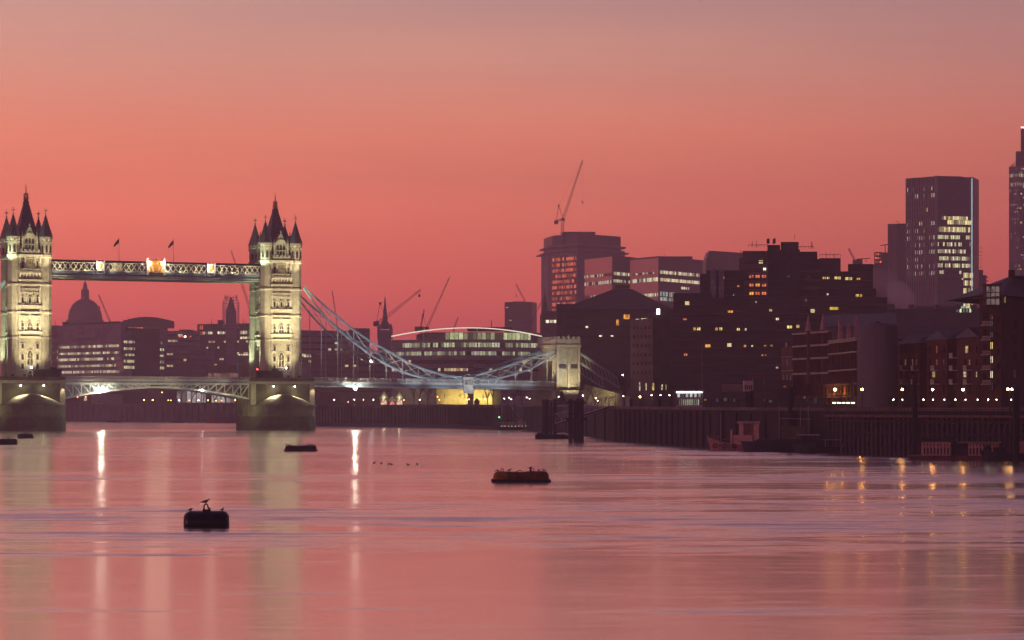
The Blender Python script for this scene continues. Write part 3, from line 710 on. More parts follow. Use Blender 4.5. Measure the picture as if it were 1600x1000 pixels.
def side_span(u0, u1, label):
    b = MB(); n = 30
    dz = (lambda u: deckz(u)) if u0 > 0 else (lambda u: 15.6)
    for k in range(n):
        a = u0+(u1-u0)*k/n; c = u0+(u1-u0)*(k+1)/n
        b.bar((a, 0, dz(a)-.7), (c, 0, dz(c)-.7), 13.6, .5)
    sp = b.build('side_span', M['deck'], bridge); sp['label'] = label
    for v in (VN-.5, VF+.5):
        b = MB()
        for k in range(n):
            a = u0+(u1-u0)*k/n; c = u0+(u1-u0)*(k+1)/n
            b.bar((a, v, dz(a)-.15), (c, v, dz(c)-.15), .35, .5, 1); b.bar((a, v, dz(a)-.85), (c, v, dz(c)-.85), .22, .9, 0); b.bar((a, v, dz(a)-1.45), (c, v, dz(c)-1.45), .5, .3, 1)
        b.build('edge_girder', [M['deck'], M['white']], sp)
        b = MB(); L = u1-u0; m_ = int(L/2.6)
        for k in range(m_+1):
            a = u0+L*k/m_; b.bar((a, v, dz(a)), (a, v, dz(a)+1.35), .3, .3, 0)
            if k < m_:
                c = u0+L*(k+1)/m_
                b.bar((a, v, dz(a)+1.28), (c, v, dz(c)+1.28), .22, .16, 0); b.bar((a, v, dz(a)+.15), (c, v, dz(c)+.15), .2, .2, 0)
                b.bar((a, v, dz(a)+.2), (c, v, dz(c)+1.2), .14, .14, 0); b.bar((a, v, dz(a)+1.2), (c, v, dz(c)+.2), .14, .14, 0)
                b.bar((a+.3, v+.08, dz(a)+.7), (c-.3, v+.08, dz(c)+.7), .05, .7, 1)
        b.build('railing', [M['white'], M['deck']], sp)
    return sp
side_span(10.9, P3U-4.5, 'long roadway hanging between the right tower and the shore')
side_span(-80.5-60, -80.5-10.9, 'roadway left of the left tower at the photo edge')
# abutment towers
M['stone2'] = surf('abutment_stone', (.45, .43, .33), .85, .22, .6, bump=.2, brick=(.9, .6))
b = MB()
b.box(P3U-4.0, P3U+4.0, -8.6, -3.8, 7, 27.6); b.box(P3U-4.0, P3U+4.0, 3.8, 8.6, 7, 27.6); b.box(P3U-3.98, P3U+3.98, -3.9, 3.9, 22.8, 27.6)
ab = b.build('abutment_tower', M['stone2'], bridge); ab['label'] = 'low crenellated stone tower where the bridge meets the shore'
b = MB()
b.box(P3U-4.5, P3U+4.5, -9.1, 9.1, 27.6, 28.3); b.box(P3U-4.25, P3U+4.25, -8.85, -8.4, 28.3, 30.2); b.box(P3U-4.25, P3U+4.25, 8.4, 8.85, 28.3, 30.2)
for s in (-1, 1): b.box(P3U+s*4.05-.2, P3U+s*4.05+.2, -8.4, 8.4, 28.3, 30.2)
for k in range(5):
    x = P3U-3.7+k*1.85
    for y in (-8.62, 8.62): b.box(x-.5, x+.5, y-.25, y+.25, 30.2, 31.0)
for k in range(9):
    for s in (-1, 1): y = -7.6+k*1.9; b.box(P3U+s*4.05-.22, P3U+s*4.05+.22, y-.5, y+.5, 30.2, 31.0)
for k in range(12): x = P3U-4.1+k*.745; b.box(x-.18, x+.18, -9.05, -8.58, 26.9, 27.6)
b.mesh([(P3U-1.1, -8.95, 28.4), (P3U+1.1, -8.95, 28.4), (P3U, -8.95, 31.6), (P3U-1.1, -8.4, 28.4), (P3U+1.1, -8.4, 28.4), (P3U, -8.4, 31.6)], [(0, 1, 2), (5, 4, 3), (0, 3, 4, 1), (1, 4, 5, 2), (2, 5, 3, 0)])
b.build('parapet', M['stone_trim'], ab)
for x in (-2.2, 2.2):
    b = MB(); b.box(P3U+x-1.25, P3U+x+1.25, -8.66, -8.6, 28.6, 29.9); b.build('panel', M['slate'], ab)
    b = MB(); b.box(P3U+x-1.35, P3U+x+1.35, -8.68, -8.6, 20.2, 21.6)
    for k in range(4): b.box(P3U+x-1.35, P3U+x+1.35, -8.8, -8.6, 20.3+k*.36, 20.42+k*.36)
    b.build('louvred_slot', M['slate'], ab)
b = MB(); b.box(P3U-.35, P3U+.35, -9.1, -8.6, 7, 22.5); b.lathe([(.4, 22.5), (.03, 25)], (P3U, -8.85, 0), 6)
for s in (-1, 1): b.box(P3U+s*3.85-.5, P3U+s*3.85+.3, -9.0, -8.6, 7, 27.6)
b.build('pilaster', M['stone_trim'], ab)
ap = b = MB(); b.prism([(P3U-5.5, -10.5), (P3U+40, -10.5), (P3U+40, 10.5), (P3U-5.5, 10.5)], 6.5, 12.9); b.build('approach_abutment', M['stone2'], bridge)
# land ties sloping down behind the abutment tower
for v in (VN, VF):
    b = MB()
    for dz_, m_ in ((0, 0), (-.5, 1), (-3.2, 0), (-3.6, 1)):
        A = BP(906, 551, VN); B = BP(968, 590, VN)
        b.bar((A.x, v, A.z+dz_), (B.x, v, B.z+dz_), .4, .3, m_)
    for k in range(10):
        t = k/10; t2 = (k+1)/10; zz = lambda t: A.z+(B.z-A.z)*t; uu = lambda t: A.x+(B.x-A.x)*t
        b.bar((uu(t), v, zz(t)), (uu(t2), v, zz(t2)-3.3), .14, .14, 1)
    b.build('land_tie', [M['blue2'], M['white']], bridge)
# lamps that belong to the bridge, and fill spots added for its chains
M['bright'] = emit('bright_bridge_lamp', (1, .93, .72), 650)
M['spark'] = emit('small_bridge_lamp', (1, .97, .9), 60)
for px, py, v, mat, r, nm in ((555, 607, -8.2, 'bright', .42, 'bascule lamp'), (158, 609, -8.2, 'bright', .42, ''), (579.5, 564.5, VF, 'spark', .3, ''), (316, 610, -8.2, 'spark', .26, ''), (447, 575, -9.3, 'spark', .2, ''), (49, 574, -9.3, 'spark', .2, '')):
    q = BP(px, py, v); b = MB(); b.lathe([(.02, -r), (r*.8, -r*.6), (r, 0), (r*.8, r*.6), (.02, r)], tuple(q), 8, 0); b.tube((q.x, q.y, q.z+r), (q.x, q.y+.4, q.z+r+1.0), .07, .07, 5, 1); b.cbox((q.x, q.y, q.z+r+.1), (r, r, .08), 1)
    o = b.build('under_deck_lamp', [M[mat], M['darksteel']], bridge)
for u, zt_ in ((14, 44), (24, 36), (34, 29), (44, 24), (54, 20), (64, 18), (74, 19), (84, 23), (93, 27)):  # unseen spots added beside the deck to brighten the chains
    spot('chain_fill_light', (u, -21, 8.5), (u+1, VN, zt_), 11000 if u < 50 else 6000, (.88, .95, 1), 58, bridge, .3, .9)
for u in (P3U-2.5, P3U+2.5): spot('abutment_light', (u, -17, 9.0), (P3U, -8.6, 21), 6500, WARMW, 70, bridge, .4, .8)
spot('abutment_light', (P3U-12, -2, 15), (P3U-4, -3, 24), 7000, WARMW, 80, bridge, .4, .8)
for u in (-65, -17): spot('girder_light', (u, -14, 8.0), (u+(6 if u < -40 else -6), -7, 13.5), 2400, WARMW, 90, bridge, .4, .9)
spot('girder_light', (-33, -15, 8), (-41, -7, 15), 2000, WARMW, 100, bridge, .4, .9)
spot('girder_light', (-50, -15, 8), (-41, -7, 15), 2000, WARMW, 100, bridge, .4, .9)
# road lamps and a signal on the deck
for px, py, D_ in ((389, 0, 0),):
    b = MB(); q = BP(372, 592, -7); b.tube((q.x, q.y, 15.4), (q.x, q.y, 23), .12, .08, 6); b.cbox((q.x, q.y, 18.4), (.7, .1, .1)); b.cbox((q.x, q.y, 20), (.25, .25, .9)); b.build('signal_mast', M['blue2'], bridge)
M['redlamp'] = emit('red_signal', (1, .05, .05), 12)
b = MB(); q = BP(402, 577, -9.2); b.lathe([(.02, -.3), (.3, 0), (.02, .3)], tuple(q), 8, 0); b.bar((q.x, q.y, q.z), (q.x, q.y, 15.5), .12, .12, 1); b.build('red_signal', [M['redlamp'], M['darksteel']], bridge)
# flags on the walkway roof
for px, lab, y0, w_ in ((182, 'striped dark flag on a thin pole over the left half of the walkway', 384, 7.5), (267, 'dark flag on a thin pole over the right half of the walkway', 383, 8)):
    q = BP(px+4, 418, -4.6); t = thing('flag', lab, 'flag', (BX+CU*q.x-SU*q.y, BY+SU*q.x+CU*q.y, 53.2), BANG, 'flags on the walkway')
    b = MB(); b.tube((0, 0, 0), (0, 0, 7.3), .07, .05, 6); b.lathe([(.12, 7.2), (.12, 7.4), (.01, 7.5)], n=6); b.build('flagpole', M['darksteel'], t)
    b = MB(); n = 8
    top = [(-.25*k, .12*math.sin(k*1.1), 7.1-.16*k-.02*k*k) for k in range(n)]; bot = [(-.22*k, .12*math.sin(k*1.1+.4), 5.8-.2*k) for k in range(n)]
    for k in range(n-1): b.face([bot[k], bot[k+1], top[k+1], top[k]], k % 2)
    b.build('flag_cloth', [surf('flag_navy', (.05, .03, .10), .8), surf('flag_red', (.25, .04, .06), .8)], t)
# ------------------------------------------------------------ city buildings
def W2(px, D): return Vector(((px-800)/F*D, D))
def zat(py, D): return CZ+(HY-py)/F*D
class Bld:
    """a building laid out on a front wall line (px, distance); depth runs away from it"""
    def __init__(s, name, label, cat, D, px, group=None, zg=8.0):
        s.o = W2(px, D); s.D = D; s.zg = zg; s.walls = []
        s.t = thing(name, label, cat, (s.o.x, s.o.y, zg), 0, group)
    def P(s, px, D): return W2(px, D)-s.o
    def z(s, py, D=None): return zat(py, D or s.D)-s.zg
    def foot(s, pts, dep):
        P = [s.P(*q) for q in pts]; d = (P[-1]-P[0]).normalized(); n = Vector((-d.y, d.x))
        if abs(pts[0][0]-800) > 180: n = (W2(*pts[0])).normalized()
        s.walls += list(zip(pts, pts[1:]))
        return P, [P[-1]+n*dep, P[0]+n*dep]
    def snap(s, px, D, tol=14):
        best = None
        for (xa, Da), (xb, Db) in s.walls:
            if xa-1.5 <= px <= xb+1.5:
                A, B_ = W2(xa, Da), W2(xb, Db); d = B_-A; n = Vector((-d.y, d.x)); c = W2(px, 1); DD = A.dot(n)/c.dot(n)
                if abs(DD-D) < tol and (best is None or abs(DD-D) < abs(best-D)): best = DD
        return best if best is not None else D
    def mass(s, pts, ytop, mat, dep=25, ybot=None, name='wall', zoff=0, label=None):
        P, B = s.foot(pts, dep); b = MB()
        z1 = s.z(ytop)+zoff; z0 = -2 if ybot is None else s.z(ybot)
        b.prism([tuple(p) for p in P]+[tuple(p) for p in B], z0, z1)
        o = b.build(name, mat, s.t)
        if label: o['label'] = label
        return o
    def bands(s, pts, rows, mat, cell=1.5, out=.15, name='window_band', parent=None, sill=None):
        P = [s.P(x, s.snap(x, d)) for x, d in pts]
        for i, (y0, y1) in enumerate(rows):
            b = MB(); u = 0; z0, z1 = s.z(y1), s.z(y0)
            for A, B in zip(P, P[1:]):
                d = (B-A).normalized(); n = Vector((d.y, -d.x))*out; L = (B-A).length
                A2, B2 = A+n, B+n
                b.face([(A2.x, A2.y, z0), (B2.x, B2.y, z0), (B2.x, B2.y, z1), (A2.x, A2.y, z1)], 0, [(u/cell, i), ((u+L)/cell, i), ((u+L)/cell, i+.99), (u/cell, i+.99)])
                b.face([(A.x, A.y, z1), (A2.x, A2.y, z1), (B2.x, B2.y, z1), (B.x, B.y, z1)], 1)
                b.face([(A.x, A.y, z0), (B.x, B.y, z0), (B2.x, B2.y, z0), (A2.x, A2.y, z0)], 1)
                u += L
            b.build(name, [mat, sill or M['concrete']], parent or s.t)
    def win(s, px, py, D, w, h, mat, A=None, B=None, frame=True, name='window'):
        """one window on the wall line A-B, sizes in photo pixels, lit or dark"""
        D = s.snap(px, D) if not A else D; q = s.P(px, D); a, b_ = (s.P(*A), s.P(*B)) if A else (q-Vector((1, 0)), q+Vector((1, 0)))
        d = (b_-a).normalized()
        if A:                           # project along the sight line on the wall
            c = W2(px, D).normalized(); o = s.o
            n = Vector((-d.y, d.x)); t = (a+o).dot(n)/c.dot(n); q = c*t-o
            DD = (q+o).y
        else: DD = D
        n = Vector((d.y, -d.x)); z1 = zat(py-h/2, DD)-s.zg; z0 = zat(py+h/2, DD)-s.zg; hw = w/F*DD/2
        p = MB(); e = n*(.06 if A else .3)
        p.face([tuple(q-d*hw+e)+(z0,), tuple(q+d*hw+e)+(z0,), tuple(q+d*hw+e)+(z1,), tuple(q-d*hw+e)+(z1,)], 0)
        f = n*(.12 if A else .36)
        if frame:
            for (x0, zz0, x1, zz1) in ((-hw, z0, hw, z0), (-hw, z1, hw, z1), (-hw, z0, -hw, z1), (hw, z0, hw, z1), (0, z0, 0, z1)):
                p.bar(tuple(q+d*x0+f)+(zz0,), tuple(q+d*x1+f)+(zz1,), .12, .12, 1)
        return p.build(name, [mat, M['darksteel']], s.t)
    def boxp(s, x0, x1, y0, y1, D, dep, mat, name='roof_plant'):
        A, B = s.P(x0, D), s.P(x1, D); b = MB(); b.box(A.x, B.x, A.y, A.y+dep, s.z(y1, D), s.z(y0, D)); return b.build(name, mat, s.t)
    def mast(s, px, y0, y1, D, r=.15):
        A = s.P(px, D); b = MB(); b.tube((A.x, A.y+2, s.z(y1, D)), (A.x, A.y+2, s.z(y0, D)), r, r*.6, 5); return b.build('aerial', M['darksteel'], s.t)
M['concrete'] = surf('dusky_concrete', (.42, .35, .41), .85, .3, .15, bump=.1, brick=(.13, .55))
M['conc_pale'] = surf('pale_cladding', (.38, .33, .37), .7, .2, .1)
M['ledge'] = surf('dark_ledge', (.12, .10, .11), .85, .3, .15)
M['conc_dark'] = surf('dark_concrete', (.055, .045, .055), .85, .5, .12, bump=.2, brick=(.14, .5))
M['brown'] = surf('brown_brick_block', (.19, .13, .13), .85, .3, .2, brick=(2.2, .7))
M['redbrick'] = surf('red_brick', (.13, .055, .045), .85, .3, .4, brick=(3, .6))
M['brick2'] = surf('warm_brick', (.16, .08, .065), .85, .3, .5, brick=(3, .6))
M['dullmetal'] = surf('dull_metal_cladding', (.12, .115, .16), .45, .25, .2, brick=(.16, .6))
M['pinkglass'] = surf('mirror_cladding', (.50, .42, .45), .22, .08, .05, metal=.9)
M['roofdark'] = surf('dark_roof', (.045, .038, .05), .7, .3, .3)
M['lead'] = surf('lead_dome', (.26, .25, .28), .6, .25, .15, stretch=(1, 1, .3))
WARM = (1, .66, .26); YEL = (1, .86, .42); COOL = (.72, .95, .80); GRN = (.85, 1, .55)
M['w_yel'] = band('office_yellow', .78, YEL, (.95, 1, .7), 1.3, seed=1)
M['w_most'] = band('office_most', .97, YEL, (.95, 1, .7), 1.0, seed=1)
M['w_sparse'] = band('office_sparse', .5, YEL, COOL, .9, seed=2)
M['w_cool'] = band('office_cool', .55, COOL, GRN, .8, seed=4)
M['w_dark'] = band('office_mostly_dark', .30, WARM, (1, .9, .6), .8, (.02, .016, .022), seed=5)
M['w_black'] = band('office_unlit', .09, WARM, YEL, .8, (.018, .014, .02), seed=6)
M['w_full'] = band('office_full', .85, YEL, (1, .95, .7), 1.5, seed=7, mull=.16)
M['w_gold'] = band('office_golden', .80, (1, .70, .32), YEL, 1.3, seed=8)
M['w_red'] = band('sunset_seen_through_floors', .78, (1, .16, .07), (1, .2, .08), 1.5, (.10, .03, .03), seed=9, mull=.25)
M['w_fine'] = band('office_fine', .62, (.9, .8, .8), YEL, .8, seed=10, mull=.45)
rr = lambda y0, dy, h, n: [(y0+dy*k, y0+dy*k+h) for k in range(n)]

# St Paul's-like domed cathedral
D = 2330; C0 = W2(133, D)
t = thing('cathedral', 'great grey cathedral dome with a tall lantern, seen beneath the walkway', 'cathedral', (C0.x, C0.y, 8))
zz = lambda y: zat(y, D)-8
b = MB(); b.box(-30, 45, -15, 40, -2, 40); b.box(-16, 16, -30, -15, -2, 36); b.build('nave', M['conc_pale'], t)
b = MB(); R0 = 16.6
b.lathe([(19, 38), (19, zz(513)), (17.6, zz(511)), (17.6, zz(503)), (18.4, zz(502)), (18.4, zz(500.5)), (R0, zz(500))], n=32)
for k in range(32): a = 2*math.pi*k/32; b.tube((18.7*math.cos(a), 18.7*math.sin(a), zz(512)), (18.7*math.cos(a), 18.7*math.sin(a), zz(503)), .45, .45, 6)
b.build('drum', M['conc_pale'], t)
b = MB(); prof = [(R0*math.cos(a)**.9 if k else R0, zz(500)+(zz(467)-zz(500))*math.sin(a)) for k, a in enumerate([math.pi/2*.97*k/10 for k in range(11)])]
b.lathe(prof, n=32)
for k in range(24):
    a = 2*math.pi*k/24
    for (r0, z0), (r1, z1) in zip(prof[:-1], prof[1:]): b.bar((r0*math.cos(a), r0*math.sin(a), z0), (r1*math.cos(a), r1*math.sin(a), z1), .5, .35)
b.build('dome', M['lead'], t)
b = MB(); b.lathe([(4.4, zz(469)), (4.4, zz(466)), (3.1, zz(465)), (3.1, zz(453)), (3.6, zz(452.5)), (2.3, zz(451)), (2.1, zz(447)), (1.5, zz(443)), (.3, zz(440))], n=12)
for k in range(8): a = math.pi/4*k; b.bar((3.5*math.cos(a), 3.5*math.sin(a), zz(466)), (3.5*math.cos(a), 3.5*math.sin(a), zz(453)), .8, .8)
b.tube((0, 0, zz(441)), (0, 0, zz(434)), .35, .2, 6); b.cbox((0, 0, zz(437)), (1.3, .2, .2)); b.build('lantern', M['conc_pale'], t)

# far left river front
B = Bld('office_building', 'broad dark office block with lit window strips under the cathedral dome', 'office', 1650, 88)
B.mass([(90, 1650), (190, 1600)], 509, M['concrete'], 60); B.mass([(100, 1652), (188, 1606)], 505.5, M['roofdark'], 50, name='roof')
B.bands([(91, 1650), (186, 1602)], [(541, 545), (551.5, 555), (560.5, 564.5), (571, 574.5), (580, 584)], M['w_most'], 1.6)
B.bands([(112, 1640), (150, 1622)], [(530, 534)], M['w_dark'], 2)
B.boxp(98, 106, 503, 509, 1655, 8, M['roofdark']); B.mast(97, 498, 509, 1655)
B = Bld('office_building', 'stepped dark block with golden window rows right of the domed cathedral', 'office', 1500, 190)
B.mass([(190, 1500), (257, 1530)], 516, M['concrete'], 50); B.mass([(196, 1503), (250, 1525)], 512, M['roofdark'], 30, name='roof')
B.bands([(193, 1501), (253, 1528)], [(532, 536)], M['w_most'], 1.5); B.bands([(193, 1501), (256, 1529)], [(542.5, 546.5), (552.5, 556), (562, 566.5), (571.5, 576)], M['w_most'], 1.5)
b = MB(); 
for k in range(9): A = B.P(177+k*1.3, 1480); C = B.P(184+k*1.3, 1480); b.bar((A.x, A.y, B.z(553, 1480)), (C.x, C.y, B.z(580, 1480)), .7, .4)
b.build('slanting_glass_rib', surf('bright_slanted_glass', (.6, .6, .62), .2, .1, 1, metal=.7), B.t)
B = Bld('hall', 'long hall with curved roof standing high behind the golden lit block', 'hall', 2000, 190)
B.mass([(185, 2000), (262, 2010)], 507, M['brown'], 60)
b = MB(); A = B.P(185, 2000); C = B.P(262, 2010)
for k in range(10):
    f0, f1 = k/10, (k+1)/10; zt = lambda f: B.z(507)+(math.sin(f*2.2+.4))*6.5
    b.prism([(A.x+(C.x-A.x)*f0, A.y), (A.x+(C.x-A.x)*f1, A.y), (A.x+(C.x-A.x)*f1, A.y+50), (A.x+(C.x-A.x)*f0, A.y+50)], B.z(510), zt(f0))
b.build('roof', M['roofdark'], B.t); B.bands([(200, 2002), (226, 2004)], [(511, 514)], M['w_red'], 2.5); B.mast(229, 494, 505, 2005, .3); B.mast(246, 496, 505, 2005, .3)
B.bands([(244, 2006), (254, 2008)], [(517, 520.5)], M['w_red'], 4)
B = Bld('office_building', 'plain purple block set behind the left tower shaft', 'office', 1800, 78)
B.mass([(72, 1800), (92, 1790)], 509, M['brown'], 40); B.bands([(76, 1799), (91, 1791)], rr(521, 9, 4, 7), M['w_dark'], 2); B.mast(86, 500, 509, 1795, .25)
B = Bld('office_building', 'low purple block with one bright rooftop lamp left of the scaffolded tower', 'office', 1700, 258)
B.mass([(257, 1700), (312, 1700)], 517, M['concrete'], 50); B.boxp(280, 300, 515, 517.5, 1705, 20, M['roofdark']); B.bands([(262, 1700), (311, 1700)], rr(522, 9, 3.4, 8), M['w_dark'], 1.8)
o = B.win(289.5, 526, 1699, 2.6, 2.6, emit('roof_lamp', (1, .85, .6), 9, False), frame=False, name='roof_lamp'); B.bands([(278, 1699), (300, 1699)], [(524, 527)], M['w_red'], 2.5)
B = Bld('office_building', 'long flat block with bright top floor strips behind the scaffolded tower', 'office', 1900, 310)
B.mass([(308, 1900), (398, 1880)], 506.5, M['conc_dark'], 60); B.mass([(310, 1901), (317, 1899)], 507.5, M['brick2'], 6, name='annex')
B.bands([(317, 1898), (358, 1890)], [(518.5, 522.5)], M['w_full'], 2.2); B.bands([(375, 1885), (397, 1880)], [(518, 523), (527, 530.5)], M['w_full'], 2.2); B.bands([(309, 1899), (317, 1898)], [(509, 515), (518, 523)], M['w_red'], 1.8)
B.bands([(312, 1899), (397, 1880)], rr(533, 9, 3, 5), M['w_dark'], 2); B.bands([(372, 1884), (397, 1880)], [(552, 556)], M['w_full'], 2.2)
for px, y in ((330, 499), (343, 500), (380, 498), (384, 501)): B.mast(px, y, 507, 1895, .3)
B.boxp(340, 348, 500, 507, 1895, 12, M['conc_dark'])
# scaffolded church tower
D = 1780; C0 = W2(361, D); t = thing('scaffolded_tower', 'slim church tower wrapped in pale scaffolding, left of the right bridge tower', 'tower', (C0.x, C0.y, 8))
zz = lambda y: zat(y, D)-8
b = MB(); b.box(-3.6, 3.6, -3.6, 3.6, -2, zz(485)); b.lathe([(3.4, zz(485)), (2.2, zz(476)), (1.6, zz(470)), (.3, zz(464))], n=8); b.build('tower_core', M['concrete'], t)
b = MB(); w_ = 5.7
for k in range(24):
    z0 = zz(512)+k*2.05
    if z0 > zz(463): break
    f = 1 if z0 < zz(472) else .75
    for s in (-1, 1): b.bar((-w_*f, s*w_*f, z0), (w_*f, s*w_*f, z0), .28, .28); b.bar((s*w_*f, -w_*f, z0), (s*w_*f, w_*f, z0), .28, .28)
    for q in range(5):
        x = -w_*f+q*w_*f/2; b.bar((x, -w_*f, z0), (x, -w_*f, z0+2.05), .25, .25); b.bar((w_*f if q % 2 else -w_*f, x, z0), (w_*f if q % 2 else -w_*f, x, z0+2.05), .25, .25)
    b.bar((-w_*f, -w_*f, z0), (0, -w_*f, z0+2.05), .2, .2)
    if k % 4 == 1: b.box(-w_*f, w_*f, -w_*f, -w_*f+1, z0-.1, z0+.12)
b.build('scaffolding', surf('galvanised_scaffold', (.6, .55, .62), .5, .1), t)
# lower river front of the far bank
B = Bld('riverside_block', 'long low river front behind the bascule with tall pilasters', 'riverside block', 1400, 96)
B.mass([(96, 1420), (150, 1415), (262, 1400)], 605, M['brown'], 30); B.mass([(140, 1412), (196, 1406)], 600, M['brown'], 5, label='pilastered centre')
b = MB()
for k in range(14): A = B.P(144+k*3.6, 1403); b.box(A.x-.5, A.x+.5, A.y-1.2, A.y, B.z(632, 1403), B.z(616, 1403))
b.build('pilasters', M['conc_pale'], B.t); B.bands([(100, 1416), (138, 1413)], [(612, 616), (622, 626)], M['w_dark'], 2.5)
B = Bld('riverside_block', 'low terrace of houses whose ground floor glows behind bare trees under the bascule', 'riverside block', 1440, 262)
B.mass([(255, 1440), (395, 1425)], 592, M['brown'], 30); B.bands([(276, 1438), (372, 1428)], [(611, 629)], band('glowing_ground_floor', .72, (1, .88, .78), (.9, .75, .8), .55, seed=21, clump=.3), 3.2)
B.bands([(325, 1432), (372, 1428)], [(583.5, 591)], band('pinkish_hall', .8, (1, .55, .4), (1, .6, .5), .28, seed=22), 2, out=.3); B.mass([(320, 1434), (392, 1427)], 571, M['brick2'], 12)
B = Bld('office_building', 'broad purple block in the dip between the two left hand office blocks', 'office', 1580, 200)
B.mass([(190, 1560), (330, 1560)], 583, M['concrete'], 40); B.bands([(255, 1559), (330, 1559)], rr(553, 9, 3, 3), M['w_dark'], 2.2)
B.mass([(255, 1580), (335, 1575)], 546, M['concrete'], 40)
# between right tower and curved office
B = Bld('office_building', 'plain block with few lit panes just right of the right tower', 'office', 1500, 475)
B.mass([(470, 1500), (530, 1510), (578, 1490)], 516, M['concrete'], 50); B.mass([(546, 1490), (577, 1485)], 514, M['dullmetal'], 14, name='roof_plant')
B.bands([(471, 1500), (529, 1509), (577, 1490)], [(524, 527), (534, 537), (544, 547), (553, 557), (563, 566)], M['w_dark'], 2.2); B.bands([(474, 1500), (486, 1502)], [(554, 558)], M['w_full'], 2)
B = Bld('office_building', 'long low purple terrace behind the hangers left of the curved glass office', 'office', 1150, 500)
B.mass([(486, 1160), (612, 1140)], 553, M['brown'], 40); B.bands([(490, 1159), (610, 1140)], rr(560, 10, 3, 6), M['w_black'], 2.2); B.bands([(600, 1141), (612, 1140)], [(560, 563)], M['w_dark'], 1.5)
# church with four pinnacles and spire
D = 1420; C0 = W2(601.5, D); t = thing('church_tower', 'church tower with corner pinnacles and a needle spire in front of the cranes', 'church', (C0.x, C0.y, 8)); zz = lambda y: zat(y, D)-8
b = MB(); b.box(-4, 4, -4, 4, -2, zz(516)); b.box(-4.3, 4.3, -4.3, 4.3, zz(524), zz(522))
for sx_ in (-1, 1):
    for sy in (-1, 1):
        b.box(sx_*3.6-.8, sx_*3.6+.8, sy*3.6-.8, sy*3.6+.8, zz(530), zz(512)); b.lathe([(1, zz(512)), (.1, zz(505))], (sx_*3.6, sy*3.6, 0), 4, 0, rot=math.pi/4)
b.build('church_body', M['conc_pale'], t)
b = MB(); b.lathe([(2.6, zz(514)), (1.6, zz(500)), (1.2, zz(490)), (.1, zz(462))], n=8)
for s in (-1, 1): b.bar((s*3.4, s*3.4, zz(514)), (s*.8, s*.8, zz(500)), .6, .8); b.bar((-s*3.4, s*3.4, zz(514)), (-s*.8, s*.8, zz(500)), .6, .8)
b.build('spire', M['concrete'], t)
# curved glass office
B = Bld('curved_office', 'wide glass office with a sweeping lit roof edge behind the hanging span', 'office', 1250, 610)
arc = [(612+k*(846-612)/14, 1250-14*math.sin(math.pi*k/14)) for k in range(15)]
yt = lambda x: 514+14*((x-735)/112)**2*(.85 if x > 735 else .7)
B.mass(arc, 546, M['concrete'], 60)
B.mass([(x, D_+6) for x, D_ in arc], 531, M['concrete'], 50, name='upper_wall')
B.mass([(x, D_+9) for x, D_ in arc if x > 662], 519.5, M['concrete'], 40, name='top_floor')
B.bands([(x, D_+8) for x, D_ in arc if 680 < x < 842], [(520, 533)], band('top_floor_glass', 1.1, (.80, .95, .42), (1, .95, .6), .8, seed=31, mull=.08, clump=.25), 2.4, name='glass_wall')
B.bands([(x, D_+5) for x, D_ in arc if x > 612], [(536, 543)], band('second_floor_glass', .82, (.8, .9, .45), (.9, .9, .7), .7, seed=32), 1.5); B.bands([(x, D_-.5) for x, D_ in arc], [(550, 556)], band('third_floor_glass', .66, (.75, .85, .45), (.9, .9, .7), .6, seed=35), 1.5)
B.bands([(x, D_-.5) for x, D_ in arc], [(563, 569), (576, 580.5)], M['w_dark'], 1.7)
b = MB()
for (x0, D0), (x1, D1) in zip(arc, arc[1:]):
    A, C = B.P(x0, D0-4), B.P(x1, D1-4); b.bar((A.x, A.y, B.z(yt(x0))), (C.x, C.y, B.z(yt(x1))), .9, .5, 0)
    A2, C2 = B.P(x0, D0+40), B.P(x1, D1+40)
    b.face([(A.x, A.y, B.z(yt(x0))+.4), (C.x, C.y, B.z(yt(x1))+.4), (C2.x, C2.y, B.z(yt(x1))+1.4), (A2.x, A2.y, B.z(yt(x0))+1.4)], 1)
b.build('lit_roof_edge', [emit('lit_roof_edge', (1, .84, .66), 1.25, False), M['roofdark']], B.t)
b = MB()
for k in (0, 3, 8, 13): A = B.P(*arc[k]); b.bar((A.x, A.y-3, B.z(546)), (A.x, A.y-3, B.z(yt(arc[k][0]))), .4, .4)
b.build('roof_column', M['white'], B.t)
B.boxp(730, 800, 511, 516, 1290, 20, M['roofdark']); B.mast(768, 499, 513, 1290, .3)
B = Bld('clock_pylon', 'narrow pale pylon rising behind the pin of the hanging span', 'pylon', 900, 735)
B.mass([(731, 900), (740, 900)], 565, M['conc_pale'], 2.5); B.bands([(731.5, 900), (739.5, 900)], rr(568, 5, 1.4, 4), M['w_black'], 1)
# slab, spire
B = Bld('tower_block', 'plain windowless purple slab block rising behind the curved office', 'tower block', 2200, 790)
B.mass([(788.5, 2200), (831, 2195)], 472, M['dullmetal'], 25); B.bands([(790, 2199), (830, 2195)], rr(476, 4, 1, 8), M['w_black'], 3, out=.3); B.boxp(800, 820, 471, 472.6, 2202, 10, M['roofdark'])
D = 1500; C0 = W2(851, D); t = thing('church_spire', 'slender dark green church spire left of the orange lit high rise', 'church', (C0.x, C0.y, 8)); zz = lambda y: zat(y, D)-8
b = MB(); b.box(-2.9, 2.9, -2.9, 2.9, -2, zz(494)); b.build('church_tower', M['brown'], t)
b = MB(); b.lathe([(3, zz(494)), (1.9, zz(485)), (1.6, zz(478)), (.1, zz(457))], n=8); b.tube((0, 0, zz(458)), (0, 0, zz(450)), .12, .1, 4); b.build('spire', M['slate'], t)
B = Bld('office_building', 'small orange tinted office stepping down under the high rise', 'office', 1350, 848)
